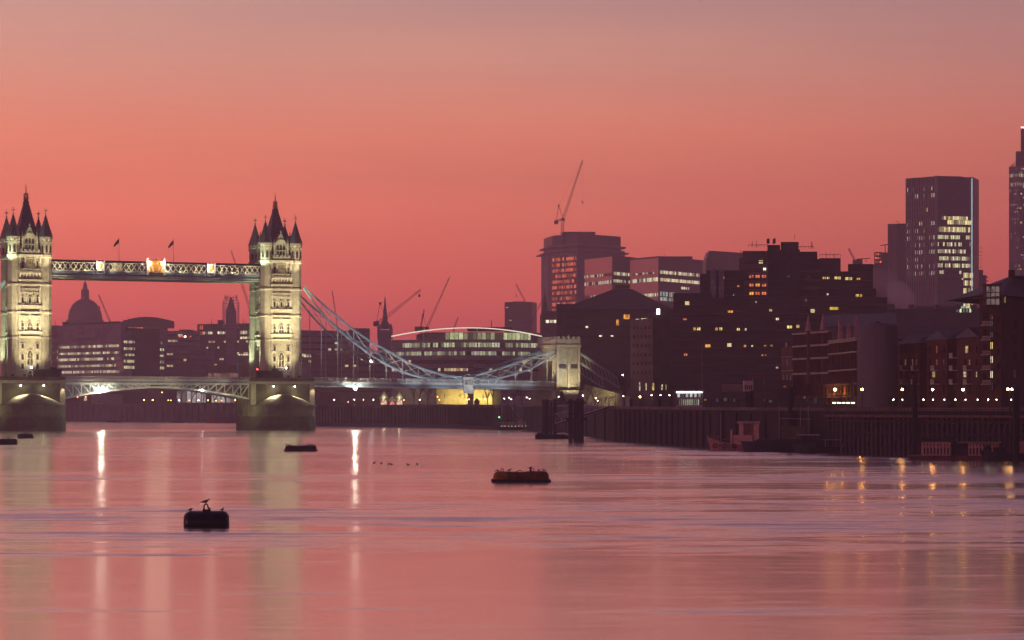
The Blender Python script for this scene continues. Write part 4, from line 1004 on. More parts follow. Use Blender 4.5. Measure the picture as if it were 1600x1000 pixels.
B.mass([(848, 1350), (880, 1350)], 486, M['brick2'], 20); B.mass([(846, 1345), (884, 1345)], 505, M['brown'], 20); B.bands([(852, 1349), (876, 1349)], [(500, 505)], M['w_full'], 2.2, out=.3); B.bands([(847, 1344), (858, 1344)], [(511, 518)], M['w_cool'], 2.5)
# high rise under construction
B = Bld('high_rise', 'high rise under construction, its open floors glowing orange, a crane on its roof', 'high rise', 2100, 860)
L3 = [(862, 2100), (902, 2070), (976, 2110)]
B.mass([(859.5, 2101), (902, 2069), (976, 2112)], 391, M['concrete'], 45); B.mass([(863, 2103), (903, 2074), (970, 2114)], 368, M['dullmetal'], 40, name='plant_storey')
B.mass([(857, 2100), (902, 2066), (978, 2111)], 384.5, M['concrete'], 48, ybot=387, name='roof_slab'); B.mass([(853, 2098), (902, 2062), (983, 2110)], 394, M['concrete'], 52, ybot=395.6, name='roof_slab')
B.mass([(880, 2088), (930, 2090)], 363.5, M['roofdark'], 20, name='roof_plant')
B.bands([(863, 2099), (901, 2070)], rr(404, 8.7, 5.2, 11), M['w_red'], 1.6, out=.4)
b = MB()
for k in range(9):
    A = B.P(858-k*.0, 2096+k*4)
for px in (857, 858.6):
    A = B.P(px, 2096); b.bar((A.x, A.y, -2), (A.x, A.y, B.z(396)), .3, .3)
for k in range(22): A = B.P(857, 2096); C = B.P(860, 2098); b.bar((A.x, A.y, B.z(396)-k*2.6), (C.x, C.y, B.z(396)-k*2.6), .25, .25)
for k in range(14): A = B.P(866+k*8, 2085); b.bar((A.x, A.y, B.z(368)), (A.x, A.y, B.z(366)), .15, .15)
b.build('scaffolding', M['crane'], B.t)
b = MB(); A = B.P(882, 2070)
for k in range(3): q = B.P(876+k*9, 2088-k*6); b.bar((q.x, q.y-.4, 0), (q.x, q.y-.4, B.z(402)), 1.4, .6)
b.build('core_column', M['conc_dark'], B.t)
# glass offices with pink reflecting flanks
B = Bld('glass_office', 'glass office with a mirror pink flank left of the pyramid roof', 'glass office', 1900, 913)
B.mass([(913, 1900), (957, 1860), (984, 1880)], 404, M['dullmetal'], 40)
B.bands([(914, 1899), (956.6, 1860)], [(406, 470)], M['pinkglass'], 3, out=.2, name='mirror_flank'); B.bands([(914, 1899), (956.8, 1860)], [(431, 435), (442, 447)], M['w_sparse'], 1.6, out=.5); B.bands([(957.5, 1860), (983, 1879)], [(429, 434), (440.5, 445)], M['w_yel'], 1.6, out=.5)
B.bands([(914, 1899), (936, 1880)], [(463, 470)], M['w_cool'], 2, out=.6)
B = Bld('glass_office', 'long glass office with lit floors and a mirror pink flank right of the pyramid roof', 'glass office', 1850, 984)
B.mass([(984, 1850), (1030, 1815), (1103, 1870)], 404.5, M['dullmetal'], 45); B.boxp(1036, 1082, 400.5, 405, 1840, 20, M['dullmetal'])
B.bands([(985, 1849), (1029, 1816)], [(407, 472)], M['pinkglass'], 3, out=.2, name='mirror_flank')
B.bands([(988, 1847), (1029.5, 1816)], [(437, 443)], M['w_yel'], 1.5, out=.5); B.bands([(1002, 1837), (1029, 1816)], [(461, 466)], M['w_yel'], 1.5, out=.6); B.bands([(990, 1846), (1022, 1822)], [(428, 431)], M['w_sparse'], 1.6, out=.5)
B.bands([(1031, 1816), (1092, 1862)], [(426.5, 431.5), (438, 443)], M['w_full'], 1.4, out=.5); B.bands([(1062, 1839), (1076, 1850)], [(449, 453)], M['w_yel'], 1.4, out=.5); B.bands([(1031, 1816), (1054, 1833)], [(459, 466), (467.5, 473)], band('teal_floor', .9, (.5, .95, .95), (1, .9, .5), .9, seed=41), 1.3, out=.5)
B.mast(1038, 393, 402, 1840, .2)
B = Bld('office_building', 'pale sloped roof office left of the big stepped dark hotel', 'office', 1600, 1105)
b = MB(); A, C = B.P(1103, 1610), B.P(1160, 1600); zz_ = B.z(406)
b.mesh([(A.x, A.y, -2), (C.x, C.y, -2), (C.x, C.y, B.z(395)), (A.x+2.3, A.y, B.z(390)), (A.x, A.y, B.z(406)), (A.x, A.y+30, -2), (C.x, C.y+30, -2), (C.x, C.y+30, B.z(395)), (A.x+2.3, A.y+30, B.z(390)), (A.x, A.y+30, B.z(406))],
       [(0, 1, 2, 3, 4), (9, 8, 7, 6, 5), (1, 6, 7, 2), (2, 7, 8, 3), (3, 8, 9, 4), (4, 9, 5, 0)])
b.build('wall', M['dullmetal'], B.t)
# pyramid-roofed block
B = Bld('pyramid_roof_block', 'wide dark building under a broad pyramid roof, with a few orange lit panes', 'block', 980, 880)
B.mass([(878, 985), (1042, 975)], 482, M['conc_dark'], 60)
b = MB(); P, Q = B.foot([(874, 983), (1048, 973)], 64); q = [tuple(p)+(B.z(483),) for p in P+Q]
m_ = [B.P(958, 1000), B.P(988, 1000)]; n_ = [v_+Vector((0, 20)) for v_ in m_]
ap_ = [(m_[0].x, m_[0].y, B.z(448)), (m_[1].x, m_[1].y, B.z(448)), (n_[1].x, n_[1].y, B.z(448)), (n_[0].x, n_[0].y, B.z(448))]
b.mesh(q+ap_, [(0, 1, 5, 4), (1, 2, 6, 5), (2, 3, 7, 6), (3, 0, 4, 7), (4, 5, 6, 7)]); b.build('roof', M['roofdark'], B.t)
B.boxp(962, 984, 445.5, 449, 1004, 8, M['roofdark'])
B.bands([(884, 984.5), (1036, 975.5)], [(492, 497), (508, 513), (524, 529), (540, 545), (556, 561)], M['w_black'], 1.6)
B.mass([(870, 986), (905, 986)], 474, M['conc_dark'], 12, name='annex')
oj = litwin('orange_room', (1, .42, .08), 1.5, 1); yj = litwin('yellow_room', (1, .72, .22), 1.6, 1.2); wj = litwin('white_room', (1, .88, .62), 1.8, 1); rj = litwin('red_room', (1, .22, .10), 1.4, .9)
for x, y, w_, h_, mt in ((979, 495, 9, 7, oj), (965, 504, 4, 9, oj), (996, 500, 5, 3, wj), (917, 511, 4, 3, wj), (1008, 499, 12, 3, wj), (938, 525, 4, 2, wj), (956, 525, 4, 2, wj)): B.win(x, y, 974, w_, h_, mt, frame=False)
B = Bld('office_building', 'dark slab with a white oval lamp on its corner beside the lit stair strip', 'office', 760, 985)
B.mass([(985, 765), (1020, 748), (1052, 760)], 499, M['brown'], 30); B.boxp(1016, 1048, 486, 500, 770, 14, M['conc_dark'])
AB = ((985, 765), (1020, 748))
for r_ in range(6):
    for k in range(5):
        B.win(990.5+k*6.3, 512+r_*14, 750, 3.2, 5, M['glass'], *AB, name='window')
for x, y in ((1008, 554.6), (992.5, 526.5)): B.win(x, y, 750, 3, 4, oj, *AB)
o = B.win(1028.4, 487, 768, 5, 9, emit('white_sign_lamp', (1, .98, .9), 5, False), frame=False, name='oval_lamp')
for k, y in enumerate((491, 517, 533, 560, 575)): B.win(1056.5, y, 755, 3.2, 11 if k < 4 else 5, litwin('stair_lights%d' % k, (.95, .95, .7), .9, 1.5), frame=False, name='stair_window')
B.mass([(1051, 762), (1060, 758)], 484, M['conc_dark'], 12, name='stair_tower')
for x, y, w_, h_ in ((1000, 604, 5, 14), (1010, 604, 5, 12), (1020, 604, 7, 12), (1034, 605, 5, 9), (1040, 605, 4, 9)): B.win(x, y, 755, w_, h_, yj if w_ != 5 else wj, *(AB if x < 1020 else ((1020, 748), (1052, 760))), name='window')
# ------------------------------------------------------------ the large stepped hotel
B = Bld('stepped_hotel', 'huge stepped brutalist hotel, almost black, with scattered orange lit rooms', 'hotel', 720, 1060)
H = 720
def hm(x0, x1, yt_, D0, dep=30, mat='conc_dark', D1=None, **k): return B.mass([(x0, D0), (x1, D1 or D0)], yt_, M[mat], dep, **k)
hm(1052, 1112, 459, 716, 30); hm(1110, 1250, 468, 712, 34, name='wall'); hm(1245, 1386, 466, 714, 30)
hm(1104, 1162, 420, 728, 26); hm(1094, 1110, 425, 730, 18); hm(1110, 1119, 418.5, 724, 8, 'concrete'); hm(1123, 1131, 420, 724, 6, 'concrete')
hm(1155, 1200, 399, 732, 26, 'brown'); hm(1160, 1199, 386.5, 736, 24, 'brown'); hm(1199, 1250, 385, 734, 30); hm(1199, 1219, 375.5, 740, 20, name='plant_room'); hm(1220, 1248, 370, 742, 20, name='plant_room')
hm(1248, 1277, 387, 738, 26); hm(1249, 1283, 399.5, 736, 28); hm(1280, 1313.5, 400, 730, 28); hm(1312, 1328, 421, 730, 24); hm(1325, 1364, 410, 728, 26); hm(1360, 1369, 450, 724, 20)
for x, y0, y1 in ((1158.5, 390, 400), (1176.5, 376, 384), (1183, 374, 386), (1269, 376, 388), (1270.5, 377, 386), (1292, 393, 402), (1305, 396, 402), (1243, 366, 372)): B.mast(x, y0, y1, 733, .1)
b = MB()
for x0, x1, y in ((1247, 1271, 385), (1280, 1313, 397.5), (1170, 1199, 382.5)):
    P0, P1 = B.P(x0, 731), B.P(x1, 731); b.bar((P0.x, P0.y, B.z(y, 731)), (P1.x, P1.y, B.z(y, 731)), .12, .12)
    for k in range(7): q = P0.lerp(P1, k/6); b.bar((q.x, q.y, B.z(y+3.5, 731)), (q.x, q.y, B.z(y, 731)), .1, .1)
b.build('roof_railing', M['darksteel'], B.t)
for x in (1199.5, 1209): B.boxp(x, x+3, 372.5, 380, 741, 3, M['conc_dark'])
# ribbon storeys
for x0, x1, D0, rows in ((1054, 1111, 716, rr(472, 13.3, 5.5, 9)), (1112, 1248, 712, rr(484.3, 13.3, 5.5, 9)), (1250, 1384, 714, rr(471, 13.3, 5.5, 10)),
                         (1106, 1158, 728, rr(430, 13.3, 5, 3)), (1162, 1197, 732, rr(403, 13.3, 5, 5)), (1252, 1310, 730, rr(418, 13.3, 5, 4)), (1328, 1361, 728, rr(419, 13.3, 5, 4))):
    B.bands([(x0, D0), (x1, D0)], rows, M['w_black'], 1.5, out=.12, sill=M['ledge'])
    b = MB()
    for y0, y1 in rows: P0, P1 = B.P(x0-.5, D0), B.P(x1+.5, D0); b.box(P0.x, P1.x, P0.y-.7, P0.y-.02, B.z(y1+1.6, D0), B.z(y1+.2, D0))
    b.build('balcony_line', M['ledge'], B.t)
hotel_w = [(1141, 487, 9, 4, 'o', 712), (1204, 485, 5, 4, 'y', 712), (1214.5, 498.5, 5, 4, 'w', 712), (1085, 513.8, 4, 5, 'o', 716), (1091.5, 513.8, 6, 5, 'y', 716), (1119.5, 514, 4, 5, 'o', 712), (1126, 514, 5, 5, 'y', 712),
    (1153.5, 515, 5, 5, 'y', 712), (1164.5, 515, 3, 5, 'w', 712), (1233.5, 511, 8, 5, 'y', 712), (1246.5, 510, 5, 5, 'y', 712), (1106, 540.5, 9, 5, 'o', 716), (1164, 540.6, 4, 4, 'o', 712), (1175, 540.6, 3, 3, 'w', 712),
    (1195.5, 540, 4, 3, 'o', 712), (1205, 540, 4, 3, 'o', 712), (1071, 554, 6, 4, 'r', 716), (1191, 555, 3, 3, 'o', 712), (1196, 555, 2, 3, 'o', 712), (1214, 574.5, 4, 3, 'w', 712), (1288, 434.5, 6, 4, 'o', 730), (1294, 434.5, 4, 4, 'y', 730),
    (1306, 434.5, 5, 5, 'y', 730), (1311.5, 434.5, 4, 5, 'y', 730), (1323, 435.4, 5, 5, 'y', 714), (1329, 435.4, 5, 5, 'y', 728), (1341, 436, 6, 4, 'o', 728), (1293, 460, 3, 3.5, 'w', 713), (1339, 462, 5, 5, 'y', 713),
    (1345, 462, 4, 5, 'o', 713), (1303, 482, 14, 5, 'g', 713), (1153.5, 447.5, 4, 4, 'o', 727), (1131, 434, 1.6, 5, 'o', 723), (1267, 449, 3, 2.5, 'o', 729), (1181, 472, 2.5, 3.5, 'w', 711), (1070, 499, 6, 3, 'r', 716), (1194.6, 421, 4.5, 5, 'L', 731),
    (1146, 461, 2, 2, 'w', 727), (1232, 432, 3.5, 3, 'd', 731), (1264, 433, 2, 3, 'd', 729), (1259, 469, 4, 5, 'd', 713)]
dj = litwin('dim_room', (.55, .45, .5), .22, 1); gj = litwin('golden_roof_room', (1, .66, .06), .9, .5)
mm = {'o': oj, 'y': yj, 'w': wj, 'r': rj, 'L': emit('hotel_lamp', (1, .9, .65), 4, False), 'd': dj, 'g': gj}
for x in (1174, 1183.6, 1193.6):
    for y in (432, 445.5, 458.5): hotel_w.append((x, y, 7, 5, 'r' if (x+y) % 3 > .5 else 'o', 731.5))
for x, y, w_, h_, k, D_ in hotel_w: B.win(x, y, D_-.35, w_, h_, mm[k])
# ------------------------------------------------------------ city towers at right
B = Bld('office_tower', 'tall dark office tower with wide lit floors and a blue light line', 'office tower', 1500, 1415)
PT = [(1415, 1505), (1463, 1490), (1521, 1496), (1529.5, 1512)]
B.mass(PT, 278, M['dullmetal'], 32); B.mass([(1460, 1495), (1505, 1500)], 275.8, M['dullmetal'], 18, name='roof_plant')
b = MB()
for k in range(13):
    q = B.P(1416.5+k*3.7, 1504.6-k*1.15); b.bar((q.x, q.y-.6, -2), (q.x, q.y-.6, B.z(277.5)), .45, .7)
b.build('fin', M['conc_pale'], B.t)
B.bands([(1416, 1504.5), (1460, 1491)], rr(293, 10.8, 6.2, 2)+rr(347, 11.1, 6.2, 8), M['w_fine'], 1.5, out=.1)
B.bands([(1416, 1504.5), (1460, 1491)], rr(315, 10.8, 6, 3)+[(441, 447)], M['w_black'], 1.5, out=.1)
M['w_wide'] = band('trading_floor', .8, (1, .74, .30), (.95, .92, .5), 1.35, seed=51, mull=.1, clump=.05)
B.bands([(1471, 1491), (1512, 1495.5)], [(339.5, 345)], M['w_wide'], 1.5, out=.1); B.bands([(1480, 1492), (1518, 1496)], [(345.5, 352)], M['w_wide'], 1.5, out=.1); B.bands([(1464, 1490.2), (1516, 1495.8)], [(356, 364)], M['w_wide'], 1.5, out=.1)
M['w_half'] = band('half_lit_floor', .66, (.95, .95, .45), (1, .9, .6), 1.1, seed=52, mull=.14, clump=.12)
B.bands([(1464, 1490.2), (1516, 1495.8)], rr(369, 11, 6, 5), M['w_half'], 1.3, out=.1); B.bands([(1464, 1490.2), (1516, 1495.8)], [(424, 429), (435, 438)], M['w_dark'], 1.5, out=.1)
B.bands([(1505, 1494.6), (1520, 1496)], rr(427, 12, 8, 5), M['w_wide'], 1.1, out=.15)
b = MB(); q = B.P(1518.3, 1496); b.box(q.x-.3, q.x+.3, q.y-1.0, q.y-.2, B.z(470), B.z(280)); b.build('corner_light_line', emit('pale_blue_line', (.65, .9, 1), .75, False), B.t)
b = MB(); q = B.P(1463, 1490); b.box(q.x-.8, q.x+.8, q.y-1.0, q.y+.2, -2, B.z(277)); b.build('corner_pier', M['conc_pale'], B.t)
B.mast(1465.5, 274, 277, 1495, .4); b = MB()
for k in range(16): q = B.P(1530.5, 1514); b.bar((q.x, q.y, B.z(385)-k*2.4), (q.x+1.6, q.y, B.z(385)-k*2.4), .5, .3)
b.build('stair', M['darksteel'], B.t)
B = Bld('office_tower', 'narrow ribbed grey tower touching the left side of the tall dark tower', 'office tower', 1560, 1387)
B.mass([(1387, 1560), (1415.5, 1556)], 350, M['dullmetal'], 30); b = MB()
for k in range(10): q = B.P(1388+k*2.9, 1558.6); b.bar((q.x, q.y-.4, -2), (q.x, q.y-.4, B.z(350)), .7, .8)
b.build('rib', M['conc_pale'], B.t); b = MB(); q = B.P(1405, 1560); b.bar((q.x, q.y, B.z(350)), (q.x-2, q.y, B.z(344.5)), .3, .3); b.build('roof_antenna', M['darksteel'], B.t)
B = Bld('office_building', 'grey step backed block with an orange lit top left of the ribbed tower', 'office', 1620, 1363)
B.mass([(1362, 1620), (1392, 1620)], 413, M['dullmetal'], 40); B.mass([(1377, 1622), (1389, 1622)], 394, M['dullmetal'], 20); B.mass([(1366, 1618), (1377.5, 1618)], 394, M['brick2'], 14); B.bands([(1366.5, 1617.8), (1377, 1617.8)], [(396, 399), (402, 405), (408, 411)], M['w_red'], 1.6)
b = MB(); q = B.P(1383, 1625); b.bar((q.x, q.y, B.z(394)), (q.x, q.y, B.z(381)), .5, .5); b.bar((q.x-3.4, q.y, B.z(383)), (q.x+2, q.y, B.z(381)), .6, .5); b.build('roof_gantry', M['darksteel'], B.t); B.mass([(1372, 1600), (1420, 1600)], 450, M['conc_dark'], 20, name='annex')
B = Bld('skyscraper', 'stepped ribbed skyscraper cut by the right edge of the photo', 'skyscraper', 1700, 1590)
B.mass([(1576.5, 1702), (1592, 1695), (1640, 1715)], 260, M['dullmetal'], 30); B.mass([(1587, 1706), (1640, 1706)], 235, M['dullmetal'], 30); B.mass([(1595, 1712), (1632, 1712)], 197, M['dullmetal'], 25)
b = MB()
for k in range(8): q = B.P(1577+k*2.0, 1701.6-k*.95); b.bar((q.x, q.y-.5, -2), (q.x, q.y-.5, B.z(260)), .35, .6)
for k in range(12): q = B.P(1593.5+k*4, 1695.2+k*1.5); b.bar((q.x, q.y-.5, -2), (q.x, q.y-.5, B.z(260)), .35, .6)
b.build('rib', M['conc_pale'], B.t)
B.bands([(1577.5, 1701.5), (1592, 1695), (1640, 1714)], rr(263, 5.6, 2.6, 29), M['w_dark'], .9, out=.08); B.bands([(1577.5, 1701.4), (1592, 1694.9), (1640, 1713.9)], [(272, 277), (286, 291)], M['w_full'], 1.0, out=.12)
b = MB(); q = B.P(1581, 1700); b.bar((q.x, q.y, B.z(260)), (q.x+2.4, q.y, B.z(253)), .4, .4); b.bar((q.x-1, q.y, B.z(258)), (q.x+3, q.y, B.z(257)), .4, .4); b.build('roof_cradle', M['darksteel'], B.t)
q = B.P(1596, 1712); b = MB(); b.cbox((q.x+1, q.y, B.z(196)), (1.2, .6, .5)); b.build('red_roof_light', emit('pinkish_beacon', (1, .45, .5), 5, False), B.t)
B = Bld('office_building', 'notched block peeping out right of the tall dark tower', 'office', 1560, 1530); B.mass([(1528, 1565), (1536, 1565)], 421, M['dullmetal'], 20)
B.mass([(1534, 1560), (1541, 1560)], 430, M['conc_dark'], 20); b = MB()
for k in range(10): q = B.P(1540, 1560); b.box(q.x, q.x+1.4, q.y-.5, q.y+4, B.z(434+k*6), B.z(431.5+k*6))
b.build('balcony', M['conc_pale'], B.t)
B = Bld('office_building', 'low broad block with a greenish lit strip below the tall dark tower', 'office', 900, 1400)
B.mass([(1384, 905), (1545, 895)], 482, M['conc_dark'], 30); B.bands([(1493, 898), (1519, 897)], [(482.5, 488.5)], band('green_strip', .9, (.7, 1, .5), (.85, 1, .6), 1.2, seed=61, mull=.3), 1.2, out=.3); B.mass([(1430, 1050), (1515, 1050)], 463, M['conc_dark'], 25)
B.boxp(1385, 1398, 475, 482, 900, 6, M['dullmetal']); B.bands([(1430, 1049), (1514, 1049)], [(451.5, 456)], M['w_sparse'], 2, out=.3)
for x in (1422, 1462, 1495, 1520): B.boxp(x, x+6, 476, 483, 890, 4, M['conc_dark'], 'chimney')
# ------------------------------------------------------------ ornate riverside buildings
zg = 6.2
B = Bld('ornate_warehouse', 'ornate gothic riverside building with two pink lit needle spires', 'building', 430, 1245, zg=zg)
FL = [(1243, 440), (1299, 425)]
B.mass(FL, 521, M['brick2'], 14)
P0, P1 = B.P(*FL[0]), B.P(*FL[1]); dd = (P1-P0).normalized(); nn = Vector((dd.y, -dd.x))
def fpt(f, out=0): q = P0.lerp(P1, f)+nn*out; return (q.x, q.y)
b = MB()
for k in range(15): x, y = fpt(k/14, .25); b.bar((x, y, B.z(636, 430)), (x, y, B.z(519, 430)), .32, .5)
b.build('pilaster', M['brick2'], B.t)
b = MB(); 
for yy in (520, 540, 560, 583.5): b.bar(fpt(0, .3)+(B.z(yy, 432),), fpt(1, .3)+(B.z(yy, 432),), .8, .35)
b.build('cornice', M['stone_trim'], B.t)
for r_, (y0, h_) in enumerate(((546, 9), (566, 9), (530, 6), (601, 14))):
    for k in range(14):
        f = (k+.5)/14; x, y = fpt(f, .12); px = 1243+56*f
        lit = r_ == 3 and k in (10, 12)
        B.win(px, y0, 430, 1.7, h_, (oj if lit else dj if (k*7+r_*3) % 5 == 0 else M['glass']), *FL, frame=False)
for px, y0, yb in ((1263, 492, 517), (1286, 489, 516)):
    q = B.P(px, 428); b = MB(); b.lathe([(.62, B.z(yb, 428)), (.55, B.z(yb-2, 428)), (.05, B.z(y0, 428))], (q.x, q.y, 0), 8, 0); b.build('spire', M['pinklit'] if 'pinklit' in M else M['stone_trim'], B.t)
    b = MB(); b.tube((q.x, q.y, B.z(600, 428)), (q.x, q.y, B.z(yb, 428)), .35, .3, 8); b.build('turret_shaft', M['brick2'], B.t)
B = Bld('ornate_warehouse', 'riverside building with tall chimneys and an orange lit arcade left of the grey cylinder', 'building', 400, 1300, zg=zg)
FL = [(1299, 418), (1343, 398)]
B.mass(FL, 530, M['brick2'], 12); P0, P1 = B.P(*FL[0]), B.P(*FL[1]); dd = (P1-P0).normalized(); nn = Vector((dd.y, -dd.x))
b = MB()
for k in range(10): x, y = fpt(k/9, .22); b.bar((x, y, B.z(620, 405)), (x, y, B.z(532, 405)), .3, .45)
b.build('pilaster', M['brick2'], B.t)
b = MB()
for yy in (530, 533, 551, 578, 600): b.bar(fpt(0, .3)+(B.z(yy, 405),), fpt(1, .3)+(B.z(yy, 405),), .7, .25)
b.build('cornice', M['stone_trim'], B.t)
for r_, y0 in enumerate((541, 561, 589)):
    for k in range(9): px = 1299+44*(k+.5)/9; B.win(px, y0, 405, 1.8, 11 if r_ else 8, dj if (k*5+r_) % 4 == 0 else M['glass'], *FL, frame=False)
for px, y0, yb, w_ in ((1313, 499, 530, 3), (1326, 507, 530, 2.6), (1338.5, 497, 530, 4)):
    q = B.P(px, 404); b = MB(); w2 = w_/F*404/2+.12; b.box(q.x-w2*1.2, q.x+w2*1.2, q.y-.5, q.y+.5, B.z(yb, 404), B.z(yb-9, 404)); b.box(q.x-w2, q.x+w2, q.y-.4, q.y+.4, B.z(yb-9, 404), B.z(y0+2, 404)); b.box(q.x-w2*1.3, q.x+w2*1.3, q.y-.5, q.y+.5, B.z(y0+2, 404), B.z(y0+1, 404))
    b.tube((q.x, q.y, B.z(y0+1, 404)), (q.x, q.y, B.z(y0-3, 404)), .2, .15, 6); b.build('chimney', M['pinklit'], B.t)
b = MB()
for k in range(9): x, y = fpt(k/8, 1.3); b.bar((x, y, B.z(632, 403)), (x, y, B.z(601, 403)), .28, .28)
b.bar(fpt(0, 1.3)+(B.z(600.5, 403),), fpt(1, 1.3)+(B.z(600.5, 403),), .6, .3); b.bar(fpt(0, 1.4)+(B.z(615.5, 403),), fpt(1, 1.4)+(B.z(615.5, 403),), .2, .12); b.bar(fpt(0, 1.4)+(B.z(620, 403),), fpt(1, 1.4)+(B.z(620, 403),), .3, .3)
for k in range(24): x, y = fpt(k/23, 1.4); b.bar((x, y, B.z(620, 403)), (x, y, B.z(615.5, 403)), .08, .08)
b.build('arcade', M['brick2'], B.t)
for f in (.22, .42, .78): x, y = fpt(f, 1.9); point('arcade_light', (x, y, B.z(612, 403)), 130, (1, .42, .08), B.t, .2)
b = MB(); x, y = fpt(.55, 2.0); b.lathe([(.02, -.28), (.28, 0), (.02, .28)], (x, y, B.z(608.5, 403)), 8); b.build('arcade_lamp', emit('arcade_lamp', (1, .6, .2), 25), B.t)
M_dark_roof = Bld('slate_roofed_hall', 'dark slate roof mass behind the tall chimneys', 'building', 470, 1300, zg=zg)
M_dark_roof.mass([(1290, 470), (1400, 460)], 510, M['slate'], 20)
b = MB(); P, Q = M_dark_roof.foot([(1288, 469), (1402, 459)], 24); za_, zb_ = M_dark_roof.z(511), M_dark_roof.z(489)
mid = [(P[0]+Q[1])/2, (P[1]+Q[0])/2]; b.mesh([tuple(P[0])+(za_,), tuple(P[1])+(za_,), tuple(Q[0])+(za_,), tuple(Q[1])+(za_,), tuple(mid[0])+(zb_,), tuple(mid[1])+(zb_,)], [(0, 1, 5, 4), (1, 2, 5), (2, 3, 4, 5), (3, 0, 4)]); b.build('roof', M['slate'], M_dark_roof.t)
B = Bld('brick_annex', 'narrow brown building with arched windows and one red lit pane left of the spires', 'building', 470, 1222, zg=zg)
FL = [(1221, 480), (1250, 470)]; B.mass(FL, 541, M['brick2'], 12)
for k in range(5):
    for y0, h_ in ((566, 11), (589, 10)): B.win(1225+k*5.4, y0, 475, 2, h_, wj if (k, y0) in ((3, 589), (4, 589)) and False else (dj if k % 2 else M['glass']), *FL, frame=False)
B.win(1242, 546, 474, 12, 4.5, litwin('pink_lit_pane', (1, .16, .2), .75, 1), *FL); B.mass([(1227, 476), (1230, 475)], 534, M['pinklit'], 1.5, ybot=541, name='chimney')
B.bands([(1222, 479.8), (1249.5, 470.2)], [(556, 557), (578, 579)], M['stone_trim'], 3, out=.25, name='string_course', sill=M['stone_trim'])
# grey cylinder
D = 372; C0 = W2(1371, D+3.2); t = thing('round_tower', 'plain grey cylindrical tower right of the arcaded building', 'tower', (C0.x, C0.y, zg)); b = MB()
b.lathe([(3.15, -1), (3.15, zat(509, D)-zg), (3.05, zat(508, D)-zg), (3.05, zat(506.5, D)-zg)], n=40)
b.build('shell', surf('grey_render', (.20, .17, .20), .8, .18, .25, stretch=(1, 1, .25)), t, smooth=False)
b = MB(); b.lathe([(2.4, zat(506.5, D)-zg), (2.0, zat(504, D)-zg), (.2, zat(503, D)-zg)], n=16); b.tube((-1, 0, zat(506, D)-zg), (-1, 0, zat(500, D)-zg), .05, .05, 5); b.cbox((-.2, -1.5, zat(504.5, D)-zg), (.35, .3, .25)); b.build('roof_plant', M['dullmetal'], t)
B = Bld('brick_annex', 'dark wall filling the gap right of the grey cylinder', 'building', 392, 1396, zg=zg); B.mass([(1380, 396), (1402, 392)], 508, M['conc_dark'], 10); B.bands([(1381, 395.8), (1401, 392.2)], [(540, 546), (566, 572)], M['w_black'], .8)
# balconied apartments
B = Bld('balcony_apartments', 'brick apartment terrace with three hipped bays, white balconies and lit rooms', 'apartments', 370, 1395, zg=zg)
FL = [(1394, 386), (1536, 352)]
B.mass(FL, 531, M['redbrick'], 14); P0, P1 = B.P(*FL[0]), B.P(*FL[1]); dd = (P1-P0).normalized(); nn = Vector((dd.y, -dd.x)); Dm = lambda px: 386-(px-1394)/142*34
def wpt(px, out=0):
    c = W2(px, 1); q0 = P0+B.o+nn*out; n2 = Vector((-dd.y, dd.x)); t_ = q0.dot(n2)/c.dot(n2); q = c*t_-B.o; return q, (q+B.o).y
def wz(py, px, out=0): return zat(py, wpt(px, out)[1])-zg
b = MB(); r0, r1, r2, r3 = wpt(1394, .5)[0], wpt(1536, .5)[0], wpt(1425, -9)[0], wpt(1536, -9)[0]
b.mesh([(r0.x, r0.y, wz(531, 1394)), (r1.x, r1.y, wz(524, 1536)), (r3.x, r3.y, wz(502.5, 1536)), (r2.x, r2.y, wz(506, 1425)), (r0.x+6, r0.y+16, wz(531, 1394)), (r1.x+6, r1.y+16, wz(531, 1536))], [(0, 1, 2, 3), (0, 3, 4), (3, 2, 5, 4), (1, 5, 2)])
b.build('main_roof', surf('clay_tiles', (.06, .032, .035), .8, .3, .8), B.t)
for px0, px1, yp in ((1405, 1437, 527), (1448, 1480, 521), (1495, 1530, 517.5)):
    o_ = 1.5; A, DA = wpt(px0, o_); C, DC = wpt(px1, o_); A0, C0_ = wpt(px0, 0)[0], wpt(px1, 0)[0]; A0 = A-nn*o_*1; C0_ = C-nn*o_
    b = MB(); ze = wz(yp+10, px0, o_); b.prism([tuple(A), tuple(C), tuple(C0_), tuple(A0)], -1, ze); bay = b.build('bay', M['redbrick'], B.t)
    mid = (A+C)/2-nn*.3; b = MB(); e = dd*.35
    b.mesh([tuple(A-e+nn*.3)+(ze-.1,), tuple(C+e+nn*.3)+(ze-.1,), tuple(C0_+e-nn*3)+(ze-.1,), tuple(A0-e-nn*3)+(ze-.1,), tuple(mid-dd*.5)+(ze+1.35,), tuple(mid+dd*.5-nn*3)+(ze+1.35,)], [(0, 1, 5, 4), (1, 2, 5), (2, 3, 4, 5), (3, 0, 4), (3, 2, 1, 0)]); b.build('bay_roof', M['slate'], bay)
rows = [(546, 11), (566, 9), (585, 9), (609, 13)]
lit = {(0, 1464): rj, (0, 1511): yj, (1, 1415): oj, (1, 1464): rj, (1, 1426): 'p', (1, 1432): 'p', (1, 1475): 'p', (1, 1481): oj, (1, 1515): oj, (2, 1459): yj, (2, 1444): dj, (2, 1508): wj, (2, 1526): wj, (3, 1494): yj, (2, 1494): dj, (0, 1443): dj, (1, 1443): dj, (3, 1461): 'p', (3, 1508): 'p', (1, 1494): dj}
pj = litwin('peach_room', (.85, .42, .3), .5, 1.2)
